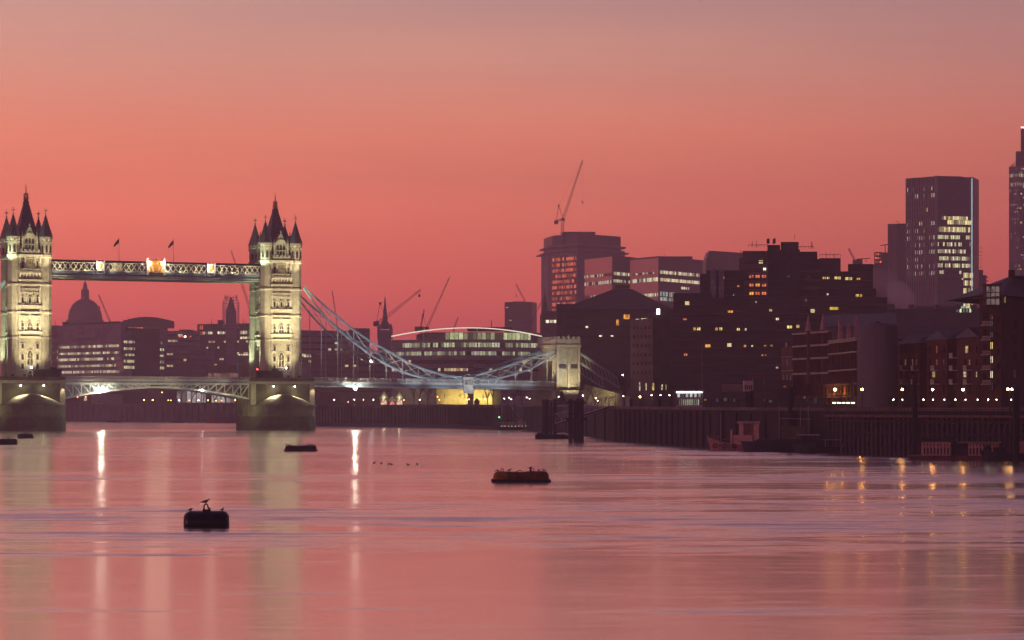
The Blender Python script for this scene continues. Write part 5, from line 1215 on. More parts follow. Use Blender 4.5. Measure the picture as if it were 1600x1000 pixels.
for r_, (y0, h_) in enumerate(rows):
    for px in (1398, 1408, 1415, 1426, 1432, 1443, 1453, 1459 if r_ >= 2 else 1464, 1475, 1481, 1494, 1508 if r_ else 1511, 1515, 1526, 1532):
        mt = lit.get((r_, px), M['glass']); mt = pj if mt == 'p' else mt
        inbay = any(a <= px <= c for a, c in ((1405, 1437), (1448, 1480), (1495, 1530))); o_ = 1.55 if inbay else .05
        w_ = 9 if (r_, px) in ((0, 1511), (2, 1459), (2, 1508)) else 3.2
        q, DD = wpt(px, o_); hw = w_/F*DD/2; z0 = zat(y0+h_/2, DD)-zg; z1 = zat(y0-h_/2, DD)-zg; p_ = MB()
        p_.face([tuple(q-dd*hw)+(z0,), tuple(q+dd*hw)+(z0,), tuple(q+dd*hw)+(z1,), tuple(q-dd*hw)+(z1,)], 0)
        for x_ in ([-hw, hw] if w_ < 5 else [-hw, -hw/3, hw/3, hw]): p_.bar(tuple(q+dd*x_+nn*.05)+(z0,), tuple(q+dd*x_+nn*.05)+(z1,), .07, .07, 1)
        for z_ in (z0, z1, (z0+z1)/2): p_.bar(tuple(q-dd*hw+nn*.05)+(z_,), tuple(q+dd*hw+nn*.05)+(z_,), .07, .07, 1)
        p_.build('window', [mt, M['white'] if not w_ < 5 else M['darksteel']], B.t)
for r_, y in ((0, 555), (1, 574.5), (2, 596)):
    for px, w_ in ((1397, 9), (1417, 11), (1434, 7), (1444, 8), (1466, 13), (1482, 8), (1495, 12), (1517, 13)):
        if r_ == 0 and px not in (1397, 1444, 1495): continue
        inbay = any(a <= px <= c for a, c in ((1405, 1437), (1448, 1480), (1495, 1530))); q, DD = wpt(px, 1.6 if inbay else .1); hw = w_/F*DD/2; z0 = zat(y+3.5, DD)-zg; h1 = 6.5/F*DD; b = MB()
        A, C = q-dd*hw, q+dd*hw; b.prism([tuple(A+nn*1.0), tuple(C+nn*1.0), tuple(C), tuple(A)], z0-.12, z0)
        b.bar(tuple(A+nn)+(z0+h1,), tuple(C+nn)+(z0+h1,), .09, .07)
        for k in range(int(hw*2/.14)+1): s_ = A.lerp(C, min(1, k*.14/(hw*2))); b.bar(tuple(s_+nn)+(z0,), tuple(s_+nn)+(z0+h1,), .045, .045)
        b.bar(tuple(A+nn*.97)+(z0+h1*.25,), tuple(C+nn*.97)+(z0+h1*.25,), .03, h1*.4)
        b.build('balcony', M['white'], B.t)
b = MB()
for k in range(26): q, DD = wpt(1394+k*5.6, .12); b.bar(tuple(q)+(-.5,), tuple(q)+(zat(600, DD)-zg,), .3, .2)
b.build('ground_floor_pier', M['brick2'], B.t)
for px in (1472, 1490, 1520): q, DD = wpt(px, -1.5); b = MB(); b.cbox((q.x, q.y, zat(524, DD)-zg), (.9, .6, .35)); b.build('roof_light', pj, B.t)
# big brick wharf building at the edge
B = Bld('wharf_building', 'tall dark brick wharf building with hipped roof at the right edge of the photo', 'building', 330, 1560, zg=zg)
A_, C_, E_ = (1531, 345), (1564, 343), (1680, 372)
B.mass([A_, C_, E_], 458, M['redbrick'], 16)
P_ = [B.P(*A_), B.P(*C_), B.P(*E_)]; b = MB(); zE = B.z(459, 340); e_ = [P_[0]+Vector((-.6, -.1)), P_[1]+Vector((-.1, -.7)), P_[2]+Vector((.5, -.4)), P_[2]+Vector((-4, 18)), P_[0]+Vector((-2, 16))]
pk = [(P_[1].x+2.9, P_[1].y+6, B.z(428, 345)), (P_[1].x+9, P_[1].y+9, B.z(428, 345))]
b.mesh([tuple(v_)+(zE,) for v_ in e_]+pk, [(0, 1, 5), (1, 2, 6, 5), (2, 3, 6), (3, 4, 5, 6), (4, 0, 5), (4, 3, 2, 1, 0)]); b.build('roof', M['slate'], B.t)
q = Vector(pk[0]); b = MB(); b.box(q.x-.5, q.x+.3, q.y-.4, q.y+.4, q.z-1.5, q.z+.8); b.build('chimney', M['redbrick'], B.t)
L1 = (A_, C_); L2 = (C_, E_)
for y, h_, mt in ((506, 11, dj), (540, 12, yj), (562, 12, wj), (585, 12, wj), (604, 12, dj), (523, 9, dj), (495, 9, pj)): B.win(1550, y, 342, 5, h_, mt, *L1)
for y in (504, 527, 550, 573, 596):
    q = B.P(1538.5, 343); z0 = zat(y+5, 343)-zg; b = MB(); b.box(q.x-.55, q.x+.65, q.y-1.0, q.y+.3, z0, z0+.08)
    for k in range(8): b.bar((q.x-.5+k*.16, q.y-.98, z0), (q.x-.5+k*.16, q.y-.98, z0+.55), .05, .05)
    b.bar((q.x-.55, q.y-.98, z0+.58), (q.x+.65, q.y-.98, z0+.58), .08, .06); b.build('balcony', M['white'], B.t)
for y in (500, 525, 549, 572, 595): B.win(1538.5, y-7, 340, 4, 9, M['glass'], *L1); B.win(1559, y, 326, 2, 9, M['glass'], *L1)
for px in (1585, 1600, 1615):
    for y in (508, 531, 556): B.win(px, y, 325, 11, 13, M['glass'], *L2)
B.win(1584, 584.5, 325, 12, 13, litwin('brown_lit_room', (.30, .17, .09), .5, .6), *L2); B.win(1569, 468, 322.5, 10, 11, yj, *L2); B.win(1562, 471, 323, 3, 18, wj, *L1)
q = B.P(1548, 342.5); b = MB(); b.box(q.x-1.0, q.x+1.1, q.y-1.4, q.y+.6, B.z(478, 342), B.z(446, 342)); b.box(q.x-1.2, q.x+1.3, q.y-1.6, q.y+.6, B.z(446, 342), B.z(444.5, 342))
for k in range(4): b.bar((q.x-.95+k*.65, q.y-1.45, B.z(477, 342)), (q.x-.95+k*.65, q.y-1.45, B.z(446, 342)), .1, .1, 0)
for k in range(4): b.bar((q.x-1.0, q.y-1.45, B.z(477, 342)+k*.9), (q.x+1.1, q.y-1.45, B.z(477, 342)+k*.9), .1, .1, 0)
b.box(q.x-.9, q.x+1.0, q.y-1.42, q.y-1.38, B.z(477, 342), B.z(447, 342), 1); b.build('glazed_turret', [M['redbrick'], litwin('dusky_pane', (.42, .30, .28), .45, .7)], B.t)
b = MB(); q0, q1 = B.P(1531, 345), B.P(1562, 340); b.bar((q0.x-.8, q0.y-1, B.z(462, 335)), (q1.x, q1.y-1, B.z(459, 330)), 1.6, .16); b.build('eaves', M['brick2'], B.t)
# ------------------------------------------------------------ cranes
def lattice(b, p, q, w0, w1, n, r=.16):
    p, q = Vector(p), Vector(q); d = (q-p).normalized(); a = d.cross(Vector((0, 1, 0)));
    a = a.normalized() if a.length > .1 else Vector((1, 0, 0)); c = a.cross(d)
    for k in range(n):
        t0, t1 = k/n, (k+1)/n; A, Bq = p.lerp(q, t0), p.lerp(q, t1); wa, wb = w0+(w1-w0)*t0, w0+(w1-w0)*t1
        for sa in (-1, 1):
            for sc in (-1, 1): b.bar(A+a*sa*wa+c*sc*wa, Bq+a*sa*wb+c*sc*wb, r, r)
        b.bar(A+a*wa+c*wa, Bq-a*wb+c*wb, r*.7, r*.7); b.bar(A-a*wa-c*wa, Bq+a*wb-c*wb, r*.7, r*.7); b.bar(A+a*wa-c*wa, A-a*wa-c*wa, r*.7, r*.7)
def crane(label, D, base, pivot, tip, back=None, apex=None, hook=None, w=.9, r=None, hy=None):
    o = W2(base[0], D); r = r or .16*D/1500
    t = thing('tower_crane', label, 'crane', (o.x, o.y, zat(base[1], D)), 0, 'tower cranes over the city')
    L = lambda p: Vector(((p[0]-base[0])/F*D, 0, -(p[1]-base[1])/F*D))
    if pivot != base: b = MB(); lattice(b, L(base), L(pivot), w, w, max(3, int((base[1]-pivot[1])/3)), r); b.build('mast', M['crane'], t)
    b = MB(); n = max(6, int((Vector(L(tip))-L(pivot)).length/4)); lattice(b, L(pivot), L(tip), w*.85, w*.4, n, r); b.build('jib', M['crane'], t)
    if back: b = MB(); lattice(b, L(pivot), L(back), w*.7, w*.7, 4, r); q = L(back); b.cbox(q-Vector((0, 0, .8)), (1.7, 1.3, 1.5)); b.cbox(L(pivot)+Vector((0, 0, -.6)), (1.4, 1.2, 1.1)); b.build('counter_jib', M['crane'], t)
    if apex:
        b = MB(); b.bar(L(pivot), L(apex), r*1.6, r*1.6)
        if back: b.bar(L(back), L(apex), r*1.6, r*1.6)
        b.cbox(L(apex), (.7, .6, .7)); b.bar(L(apex), L(tip), r*.35, r*.35); b.build('a_frame', M['crane'], t)
    if hook: b = MB(); q = L(tip); e = L(hook); b.bar(q, e, r*.35, r*.35); b.cbox(e, (.6, .6, .8)); b.build('hoist_rope', M['crane'], t)
    return t
crane('dark luffing crane standing on the orange lit high rise', 2090, (878, 366), (880, 342), (910.5, 250), (869, 346), (873, 321), (910, 316), 1.2, .28)
crane('large crane with a broad jib leaning right above the needle spired church', 1440, (600, 522), (602, 497), (658, 452), (588, 504), (594, 474), (655, 462), 1.0)
crane('tall thin crane leaning right over the left end of the curved office', 1600, (665, 518), (667, 512), (703, 432), (658, 512), (661, 492), None, .7)
crane('short stubby crane beside the tall thin leaning one', 1600, (657, 520), (657, 512), (663, 483), (652, 512), None, None, .6)
crane('small faint crane above the middle of the curved roof', 2000, (709, 518), (709, 514), (716, 495), None, None, None, .6)
crane('crane jib leaning left behind the plain purple slab block', 2300, (832, 505), (829, 488), (806, 443), (836, 492), None, (807, 462), 1.0)
crane('crane jib leaning right between slab block and green church spire', 1900, (829, 508), (831, 500), (849, 466), (827, 502), None, None, .8)
crane('crane with hooked tip leaning left beside the great dome', 2200, (174, 512), (172, 503), (154, 460), (176, 505), None, (156, 480), .8)
crane('crane whose jib rises behind the right end of the high walkway', 1650, (398, 520), (392, 487), (361, 391), (402, 492), None, None, .8)
crane('faint thin crane above the hangers just right of the right tower', 2000, (527, 516), (526, 500), (519, 454), None, None, None, .6)
crane('slim crane leaning left above the dark hotel roofs', 1500, (1337, 412), (1336, 408), (1326, 388), (1343, 407), None, None, .7)
b = Bld('roof_terrace', 'cluttered roof terrace with folded plant beside the slim crane on the hotel', 'roof terrace', 735, 1348, zg=8)
m_ = MB(); q = b.P(1348, 735); m_.bar((q.x-1.5, q.y, b.z(410)), (q.x-1.5, q.y, b.z(404)), .12, .12); m_.bar((q.x-2, q.y, b.z(405)), (q.x+2.2, q.y, b.z(403.5)), .5, .2); m_.bar((q.x+1, q.y, b.z(410)), (q.x+1, q.y, b.z(404)), .12, .12); m_.build('canopy', M['dullmetal'], b.t)

# ------------------------------------------------------------ bare winter trees
def tree_mesh(seed, h=9, spread=.6, levels=5):
    rnd = random.Random(seed); tr = MB(); tw = MB()
    def grow(p, d, L, r, lv):
        q = p+d*L; (tr if lv <= 1 else tw).tube(p, q, r, r*.68, 5 if lv < 2 else 3)
        if lv >= levels: return
        for k in range(rnd.choice((2, 3, 3)) if lv else 4):
            a = rnd.uniform(0, 2*math.pi); s = rnd.uniform(.35, .85)*spread*1.3
            nd = (d+Vector((math.cos(a)*s, math.sin(a)*s, rnd.uniform(-.05, .25)))).normalized()
            grow(q if k else p.lerp(q, .85), nd, L*rnd.uniform(.62, .82), r*.62, lv+1)
    grow(Vector((0, 0, -.3)), Vector((0, 0, 1)), h*.27, h*.02, 0)
    return tr, tw
protos = []
def bare_tree(loc, h, label, idx, group):
    k = idx % 4
    t = thing('bare_tree', label, 'tree', loc, (idx*1.7) % 6.28, group)
    s = h/9.0; t.scale = (s, s, s)
    if len(protos) <= k:
        tr, tw = tree_mesh(11+k); protos.append((tr.build('trunk', M['bark'], t), tw.build('crown', M['bark'], t)))
    else:
        for pm in protos[k]: c = pm.copy(); col.objects.link(c); c.parent = t
    return t
TL = [(265, 1405, 11, 'bare tree at the left end of the glowing terrace under the bascule'), (283, 1402, 12, 'bare tree, second from the left before the glowing terrace'), (300, 1400, 12, 'wide bare tree before the middle of the glowing terrace'),
      (318, 1398, 12, 'bare tree right of the wide one before the glowing terrace'), (336, 1396, 11, 'bare tree between two orange lamps at the right half of the terrace'), (352, 1394, 12, 'bare tree near the bridge pier before the terrace'), (370, 1392, 11, 'bare tree almost touching the right pier'),
      (243, 1408, 9, 'small bare tree left of the two starry lamps'), (228, 1410, 8, 'smallest bare tree on the far embankment by the pilasters')]
for i, (px, D, h, lab) in enumerate(TL):
    q = W2(px, D); bare_tree((q.x, q.y, 9.3), h, lab, i, 'bare trees along the far embankment')
TW = [(647, 905, 11, 'bare tree before the dark left end of the yellow fortress wall'), (655, 930, 12, 'tall bare tree left of the yellow lit fortress wall'), (668, 900, 9, 'slender bare tree beside the fortress gate gap'), (762, 880, 13, 'leaning forked bare tree over the right end of the yellow wall'),
      (770, 870, 12, 'dark tree at the corner of the yellow fortress wall'), (620, 930, 8, 'small bare tree between the kiosk and the fortress'), (803, 860, 9, 'bare tree behind the floating pier gangway'), (815, 850, 8, 'low bare tree left of the abutment tower')]
for i, (px, D, h, lab) in enumerate(TW):
    q = W2(px, D); bare_tree((q.x, q.y, 7.8), h, lab, i+1, 'bare trees on the wharf')
for i, (px, D, h, lab) in enumerate([(903, 720, 10.5, 'bare tree in front of the right side of the abutment tower'), (917, 710, 9, 'bare tree just right of the abutment tower'), (929, 700, 7, 'small bare tree beside the lit ramp wall'), (976, 640, 12, 'tall bare tree in front of the lit corner of the dark slab')]):
    q = W2(px, D); bare_tree((q.x, q.y, 7.2), h, lab, i+2, 'bare trees near the abutment')
q = W2(878, 700); t = thing('conifer', 'small dark conifer at the foot of the abutment tower', 'conifer', (q.x, q.y, 7.2)); b = MB(); b.tube((0, 0, 0), (0, 0, 1.2), .15, .12, 6); b.build('trunk', M['bark'], t)
b = MB(); rnd = random.Random(5)
for k in range(420):
    z_ = rnd.uniform(.5, 4.6); R_ = (1-(z_-.5)/4.3)*1.7*rnd.uniform(.5, 1.05); a = rnd.uniform(0, 6.28); c = Vector((R_*math.cos(a), R_*math.sin(a), z_)); d1 = Vector((rnd.uniform(-.3, .3), rnd.uniform(-.3, .3), rnd.uniform(-.25, .1))); d2 = Vector((rnd.uniform(-.2, .2), rnd.uniform(-.2, .2), .18)); b.face([c, c+d1, c+d1+d2, c+d2])
b.build('crown', surf('dark_needles', (.02, .03, .02), .8, .4, 2), t)

# ------------------------------------------------------------ lamps along the banks
def street_lamp(px, py, D, label, c, s, r=.22, zg=7.5, group=None, heads=1):
    q = W2(px, D); zl = zat(py, D); t = thing('street_lamp', label, 'lamp', (q.x, q.y, zg), 0, group); h = max(zl-zg, .5)
    b = MB(); b.tube((0, 0, -.5), (0, 0, h-r), .09, .06, 6); b.lathe([(.16, -.4), (.16, .4), (.09, .6)], n=8)
    if heads == 2: b.bar((-.27, 0, h-r), (.27, 0, h-r), .06, .06)
    b.build('post', M['darksteel'], t)
    for k in range(heads):
        x = 0 if heads == 1 else (-.27 if k == 0 else .27); g_ = MB(); g_.lathe([(.02, -r), (r*.75, -r*.7), (r, 0), (r*.75, r*.7), (.02, r)], (x, 0, h), 10); g_.build('globe', emit_c(c, s), t)
        g_ = MB(); g_.lathe([(r*.8, r*.72), (r*.3, r*1.3), (.02, r*1.5)], (x, 0, h), 8); g_.build('lamp_cap', M['darksteel'], t)
    return t
_em = {}
def emit_c(c, s):
    k = (c, s)
    if k not in _em: _em[k] = emit('lamp_%d' % len(_em), c, s, s >= 20)
    return _em[k]
OR = (1, .42, .08); WH = (1, .93, .78); PK = (1, .35, .3); GW = (.85, 1, .72)
g1 = 'orange lamps on the quay at right'
for px, lab in ((1347, 'orange quay lamp against the grey cylinder'), (1410, 'orange quay lamp below the leftmost apartment bay'), (1457, 'starry orange quay lamp below the middle apartment bay'), (1505, 'orange quay lamp below the rightmost apartment bay')):
    street_lamp(px, 608.5, 352-(px-1347)*.16, lab, OR, 120, .17, 6.2, g1)
street_lamp(1578, 608, 308, 'twin globe lamp before the wharf building at the right edge', (1, .5, .15), 60, .16, 6.2, g1, heads=2)
g2 = 'low white lamps on the quay wall'
names = ['at the left end by the grey cylinder', 'below the leftmost orange lamp of the apartments', 'just left of the black mooring pile', 'right of the black mooring pile, very bright', 'below the starry orange lamp', 'halfway between two apartment bays', 'with a green glow on the wall', 'below the third orange lamp', 'at the foot of the balcony stack', 'in front of the wharf building corner', 'before the brown wall of the wharf building', 'below the twin globe lamp']
for k, px in enumerate((1396, 1410, 1427, 1443, 1458, 1475.6, 1492.8, 1508.6, 1527.5, 1544, 1557, 1580)):
    D = 348-(px-1347)*.16; q = W2(px, D); t = thing('quay_lamp', 'small white quay lamp '+names[k], 'lamp', (q.x, q.y, 6.2), 0, g2)
    zl = zat(624.5, D)-6.2; b = MB(); b.tube((0, 0, -.2), (0, 0, zl-.1), .06, .05, 6); b.build('post', M['darksteel'], t); b = MB(); b.lathe([(.02, -.13), (.085, 0), (.02, .1)], (0, 0, zl), 8); b.build('globe', emit_c(GW, 9 if k % 3 else 20), t)
g3 = 'green white lamps under the arcade'
for k in range(5):
    px = 1302+k*7.3; q = W2(px, 396); t = thing('quay_lamp', 'small hooded green white lamp under the orange arcade, number %s from the left' % ('one', 'two', 'three', 'four', 'five')[k], 'lamp', (q.x, q.y, 6.2), 0, g3)
    zl = zat(629.5, 396)-6.2; b = MB(); b.tube((0, 0, -.2), (0, 0, zl), .05, .05, 6); b.cbox((.15, 0, zl+.14), (.3, .12, .04)); b.build('post', M['darksteel'], t); b = MB(); b.cbox((.15, 0, zl), (.26, .1, .09)); b.build('lamp_head', emit_c((.75, 1, .45), 7), t)
g4 = 'lamps on the far embankment'
for px, py, c, s, lab in ((225, 625, OR, 30, 'starry orange lamp, left one of the pair under the left half of the bascule'), (238.6, 625, OR, 30, 'starry orange lamp, right one of the pair under the bascule'), (121, 620, PK, 14, 'reddish lamp beside the left pier'), (134, 620, PK, 14, 'reddish lamp a little right of the left pier'),
    (263, 625.5, OR, 12, 'small orange lamp at the left end of the glowing terrace'), (267, 625.5, OR, 12, 'small orange lamp touching another at the terrace end'), (280, 625.5, WH, 22, 'white lamp before the second tree of the terrace'), (295.6, 625.5, OR, 12, 'small orange lamp before the third tree'),
    (310, 625.5, WH, 22, 'white lamp before the middle of the terrace'), (325, 625.5, OR, 26, 'bright orange lamp before the right half of the terrace'), (337.6, 626, OR, 12, 'dim orange lamp between bare trees'), (346, 626, OR, 12, 'dim orange lamp near the last trees'), (367.6, 625, OR, 26, 'orange lamp beside the right pier'), (253, 613, OR, 12, 'small orange lamp high on the left of the terrace')):
    street_lamp(px, py, 1388, lab, c, s, .30, 9.3, g4)
g5 = 'lamps on the wharf'
for px, py, c, s, lab in ((522, 624.6, WH, 14, 'small white wharf lamp right of the right pier'), (544, 628, PK, 8, 'pinkish low lamp near the right pier'), (553.6, 624.6, WH, 10, 'small wharf lamp under the bright deck lamp'), (568, 624.6, OR, 12, 'small orange wharf lamp'), (583.5, 624.6, WH, 14, 'small white wharf lamp left of the glowing kiosk'),
    (631, 625, OR, 12, 'orange wharf lamp right of the glowing kiosks'), (656, 624.6, WH, 20, 'white wharf lamp left of the fortress wall'), (683.6, 620, OR, 14, 'orange lamp at the dark edge of the fortress wall'), (686.5, 624.6, OR, 14, 'lower orange lamp at the edge of the fortress wall'), (729, 624.8, OR, 20, 'left lamp of the close pair before the yellow wall'),
    (733, 624, OR, 20, 'right lamp of the close pair before the yellow wall'), (758, 624, GW, 10, 'greenish lamp at the right end of the yellow wall'), (788, 622.8, WH, 16, 'white lamp left of the floating pier'), (795.5, 621.5, WH, 18, 'white lamp behind the lattice tower of the floating pier'), (799, 624, WH, 14, 'lower white lamp behind the lattice tower'),
    (823, 621, WH, 14, 'white lamp between floating pier and abutment'), (827.5, 623, WH, 14, 'white lamp close left of the abutment')):
    street_lamp(px, py, 868, lab, c, s, .17, 7.8, g5)
g6 = 'lamps near the abutment'
for px, py, D, c, s, r, lab in ((837.5, 634, 780, (1, .78, .35), 160, .38, 'very bright yellow lamp left of the black piles'), (910.6, 618, 690, WH, 30, .24, 'white lamp at the right foot of the abutment tower'), (873, 620, 700, WH, 22, .2, 'white lamp beside the small conifer'), (931, 622, 690, (1, .6, .25), 28, .3, 'orange lamp before the lit ramp wall'), (934, 626, 690, (1, .7, .4), 20, .22, 'lower orange lamp before the lit ramp wall'),
    (973, 586, 660, WH, 40, .3, 'high white lamp beside the tall bare tree'), (974, 619, 660, WH, 24, .22, 'low white lamp under the tall bare tree'), (1000, 620, 560, (1, .55, .15), 60, .30, 'large starry orange lamp in front of the dark slab'), (1018, 617.5, 560, WH, 32, .18, 'white lamp right of the starry orange one'),
    (1032, 617.5, 560, WH, 32, .18, 'middle white lamp before the dark slab'), (1046, 617.5, 560, WH, 32, .18, 'white lamp left of the lit pavilion'), (1221.6, 617.4, 440, (.95, 1, .8), 170, .26, 'very bright white lamp above the quay behind the tugboat'), (1249.6, 620, 430, (.9, 1, .7), 120, .22, 'greenish white lamp left of the arcade')):
    street_lamp(px, py, D, lab, c, s*.8, r*.68, 6.6, g6)

# ------------------------------------------------------------ fortress wall, kiosks, ramp
B = Bld('fortress_wall', 'yellow floodlit fortress wall with arrow slits beneath the roadway', 'fortress wall', 960, 690, zg=7.8)
PTS = [(682, 965), (770, 950)]; B.mass(PTS, 606, M['stone2'], 6); B.mass([(618, 990), (684, 985)], 606, M['stone2'], 6, name='dark_wing')
P0, P1 = B.P(*PTS[0]), B.P(*PTS[1])
for px in (695, 719, 726, 738, 755): B.win(px, 619, 957, 1.5, 6, M['glass'], *PTS, frame=False, name='arrow_slit')
b = MB()
for k in range(12): q = P0.lerp(P1, k/11); b.box(q.x-1.1, q.x+.6, q.y-.3, q.y+.5, B.z(606), B.z(606)+1.1)
b.build('battlement', M['stone2'], B.t)
for f in (.12, .3, .47, .62, .8, .93): q = P0.lerp(P1, f); spot('wall_floodlight', (q.x, q.y-7, .6), (q.x, q.y, 5.5), 5200 if f > .4 else 3000, (1, .72, .18), 120, B.t, .3, .9)
for px in (628, 642): q = B.P(px, 978); spot('wall_floodlight', (q.x, q.y-7, .6), (q.x, q.y, 5.5), 900, (1, .8, .7), 120, B.t, .3, .9)
for k, (px, lab) in enumerate(((600, 'glowing kiosk with a pointed canopy, left one on the wharf'), (613, 'small red and white arched stall between the two kiosks'), (624.5, 'glowing kiosk with pointed canopy, right one on the wharf'))):
    D = 905; q = W2(px, D); t = thing('kiosk', lab, 'kiosk', (q.x, q.y, 7.8), 0, 'kiosks on the wharf'); h = (3.6, 2.4, 3.6)[k]
    b = MB(); b.box(-1.4, 1.4, -1.2, 1.2, 0, h*.8); b.build('stall_wall', M['pinklit'], t)
    b = MB(); b.mesh([(x, -1.22, z) for x, z in arch_poly(2.2, h*.85)], [tuple(range(len(arch_poly(2.2, h*.85))))]); b.build('lit_front', litwin('kiosk_glow%d' % k, ((1, .62, .4), (1, .25, .2), (1, .66, .45))[k], 1.5, 1.1), t)
    b = MB(); b.lathe([(2.0, h*.8), (1.0, h*1.2), (.08, h*1.6)], n=8); b.build('canopy_roof', surf('pale_canopy%d' % k, (.35, .42, .28), .7, .2, 1), t)
    if k != 1: point('kiosk_light', (0, -2.5, 3.6), 160, (1, .8, .5), t)
q = W2(745, 900); t = thing('pavilion', 'tiny dark hipped pavilion silhouetted on the yellow wall', 'pavilion', (q.x, q.y, 7.8)); b = MB(); b.box(-1, 1, -.8, .8, 0, 1.6); b.build('pavilion_body', M['conc_dark'], t); b = MB(); b.lathe([(1.9, 1.6), (.8, 2.5), (.1, 2.9)], n=4, rot=math.pi/4); b.build('pavilion_roof', M['slate'], t)
B = Bld('ramp_wall', 'sloping ramp wall lit yellowish right of the abutment tower', 'wall', 760, 925, zg=7.5)
b = MB(); A, C = B.P(912, 765), B.P(985, 750); b.mesh([(A.x, A.y, -1), (C.x, C.y, -1), (C.x, C.y, B.z(620)), (A.x, A.y, B.z(600)), (A.x, A.y+5, -1), (C.x, C.y+5, -1), (C.x, C.y+5, B.z(620)), (A.x, A.y+5, B.z(600))], [(0,1,2,3),(7,6,5,4),(3,2,6,7),(1,5,6,2),(0,3,7,4)]); b.build('wall', M['stone2'], B.t)
q = B.P(932, 755); spot('ramp_light', (q.x, q.y-6, .8), (q.x, q.y, 3), 2600, (1, .85, .3), 120, B.t, .3, .9)
B = Bld('boat_house', 'small pale lit hall behind the floating pier', 'hall', 880, 820, zg=7.8); B.mass([(795, 885), (845, 880)], 614, M['concrete'], 8); B.bands([(833, 881), (844, 880)], [(616, 621)], M['w_cool'], 1.2)

# ------------------------------------------------------------ floating pier, piles, gangways
def pile(px, y0, y1, D, label, r=.45, cap=True, group='black mooring piles'):
    q = W2(px, D); t = thing('mooring_pile', label, 'mooring pile', (q.x, q.y, 0), 0, group); h = zat(y0, D)
    b = MB(); b.tube((0, 0, -2), (0, 0, h), r*1.05, r, 10)
    b.build('shaft', M['timber'], t)
    if cap: b = MB(); b.lathe([(r*1.25, h-.3), (r*1.25, h), (r*.6, h+.2)], n=10); b.build('pile_cap', M['darksteel'], t)
    return t
for px, y0, D, r, lab in ((852.5, 625, 590, .92, 'very thick black pile, leftmost of the left cluster by the pontoon'), (861, 627, 594, .3, 'thin black pile, second in the left cluster'), (867, 624.5, 588, .5, 'black pile at the right of the left cluster'), (891.5, 625, 480, .45, 'black pile, left one of the right cluster'),
        (898, 627, 483, .27, 'thin black pile, middle of the right cluster'), (902.8, 624, 479, .36, 'black pile, right middle of the right cluster'), (908.7, 625, 477, .46, 'black pile at the right end of the right cluster')): pile(px, y0, 0, D, lab, r)
for px, y0, D, r, lab in ((986, 624.5, 515, .34, 'thin black pile beside the small moored launch'), (1030.5, 622, 475, .3, 'very thin pile in front of the dark slab'), (1174.5, 612, 388, .36, 'black pile behind the tugboat wheelhouse'), (1235, 606, 372, .42, 'tall black pile right of the tugboat'), (1429.5, 589, 322, .36, 'tall black pile in front of the jetty, below the apartments'),
        (1587.5, 604, 293, .40, 'tall black pile near the right edge of the photo')): pile(px, y0, 0, D, lab, r)
for px, yb in ((858, 630), (899, 630)):
    D = 588 if px < 880 else 478; q = W2(px+(2 if px < 880 else 1), D); t = thing('pile_frame', 'timber cross frame tying the %s pile cluster' % ('left' if px < 880 else 'right'), 'frame', (q.x, q.y, 0)); b = MB()
    for z_ in (7.8, 4.5): b.bar((-2.0, -.7, z_), (2.0, -.7, z_), .35, .4)
    b.bar((-1.6, -.7, 4.5), (1.6, -.7, 7.8), .25, .25); b.build('timber_frame', M['timber'], t)
D = 515; q = W2(869, 520); t = thing('pontoon', 'low dark floating pontoon between the pile clusters', 'pontoon', (q.x, q.y, 0)); b = MB(); b.box(-4.6, 5.2, -3, 5, -.5, .75); b.box(-4.5, 2, -1.5, 2.5, .75, 1.0)
b.build('hull', M['timber'], t); b = MB()
for k in range(9): b.tube((-4.5+k*1.15, -2.8, .75), (-4.5+k*1.15, -2.8, 1.8), .04, .04, 5)
b.bar((-4.5, -2.8, 1.8), (5.0, -2.8, 1.8), .05, .05); b.build('railing', M['darksteel'], t); b = MB(); b.box(-4.2, -3.0, -1, .5, .74, 1.4); b.build('bollard_box', M['redbrick'], t)
q = W2(815, 742); t = thing('floating_pier', 'floating landing stage with lit deck, lattice tower and gangway below the abutment', 'floating pier', (q.x, q.y, 0)); b = MB(); b.box(-7.0, 7.2, -3, 4, -.5, .9); b.build('hull', M['darksteel'], t)
b = MB()
for x0, x1 in ((-6.8, -4.6), (-4.2, -2.2)):
    for x in (x0, x1):
        b.tube((x, -1, .9), (x, -1, 8.2), .2, .2, 6); b.tube((x, 1, .9), (x, 1, 8.2), .2, .2, 6)
    for z_ in (3, 5.2, 7.4): b.bar((x0, -1, z_), (x1, -1, z_), .18, .18)
    b.bar((x0, -1, 1), (x1, -1, 5.2), .12, .12); b.bar((x1, -1, 3), (x0, -1, 7.4), .12, .12)
b.build('lattice_tower', M['timber'], t)
b = MB()
for k in range(15): b.bar((-6.8+k, -2.9, .9), (-6.8+k, -2.9, 2.3), .08, .08)
for z_ in (1.4, 1.9, 2.35): b.bar((-6.8, -2.9, z_), (7.1, -2.9, z_), .07, .07)
b.build('railing', M['white'], t)
b = MB()
for k in range(13): b.cbox((-6.3+k*1.08, -2.6, 1.25), (.1, .05, .07))
b.build('deck_lights', emit('deck_lights', (1, .8, .55), 2.5, False), t)
b = MB(); b.box(1.2, 2.6, -.5, 1, .9, 3.0); b.box(-1.0, .3, -.8, .5, .9, 3.2); b.build('shelter', M['pinklit'], t)
b = MB(); A, C = Vector((-3.5, 5, 8.6)), Vector((1.2, 1, 2.6))
for s in (-.7, .7): b.bar(A+Vector((s, 0, 0)), C+Vector((s, 0, 0)), .2, .2); b.bar(A+Vector((s, 0, 1.6)), C+Vector((s, 0, 1.6)), .16, .16)
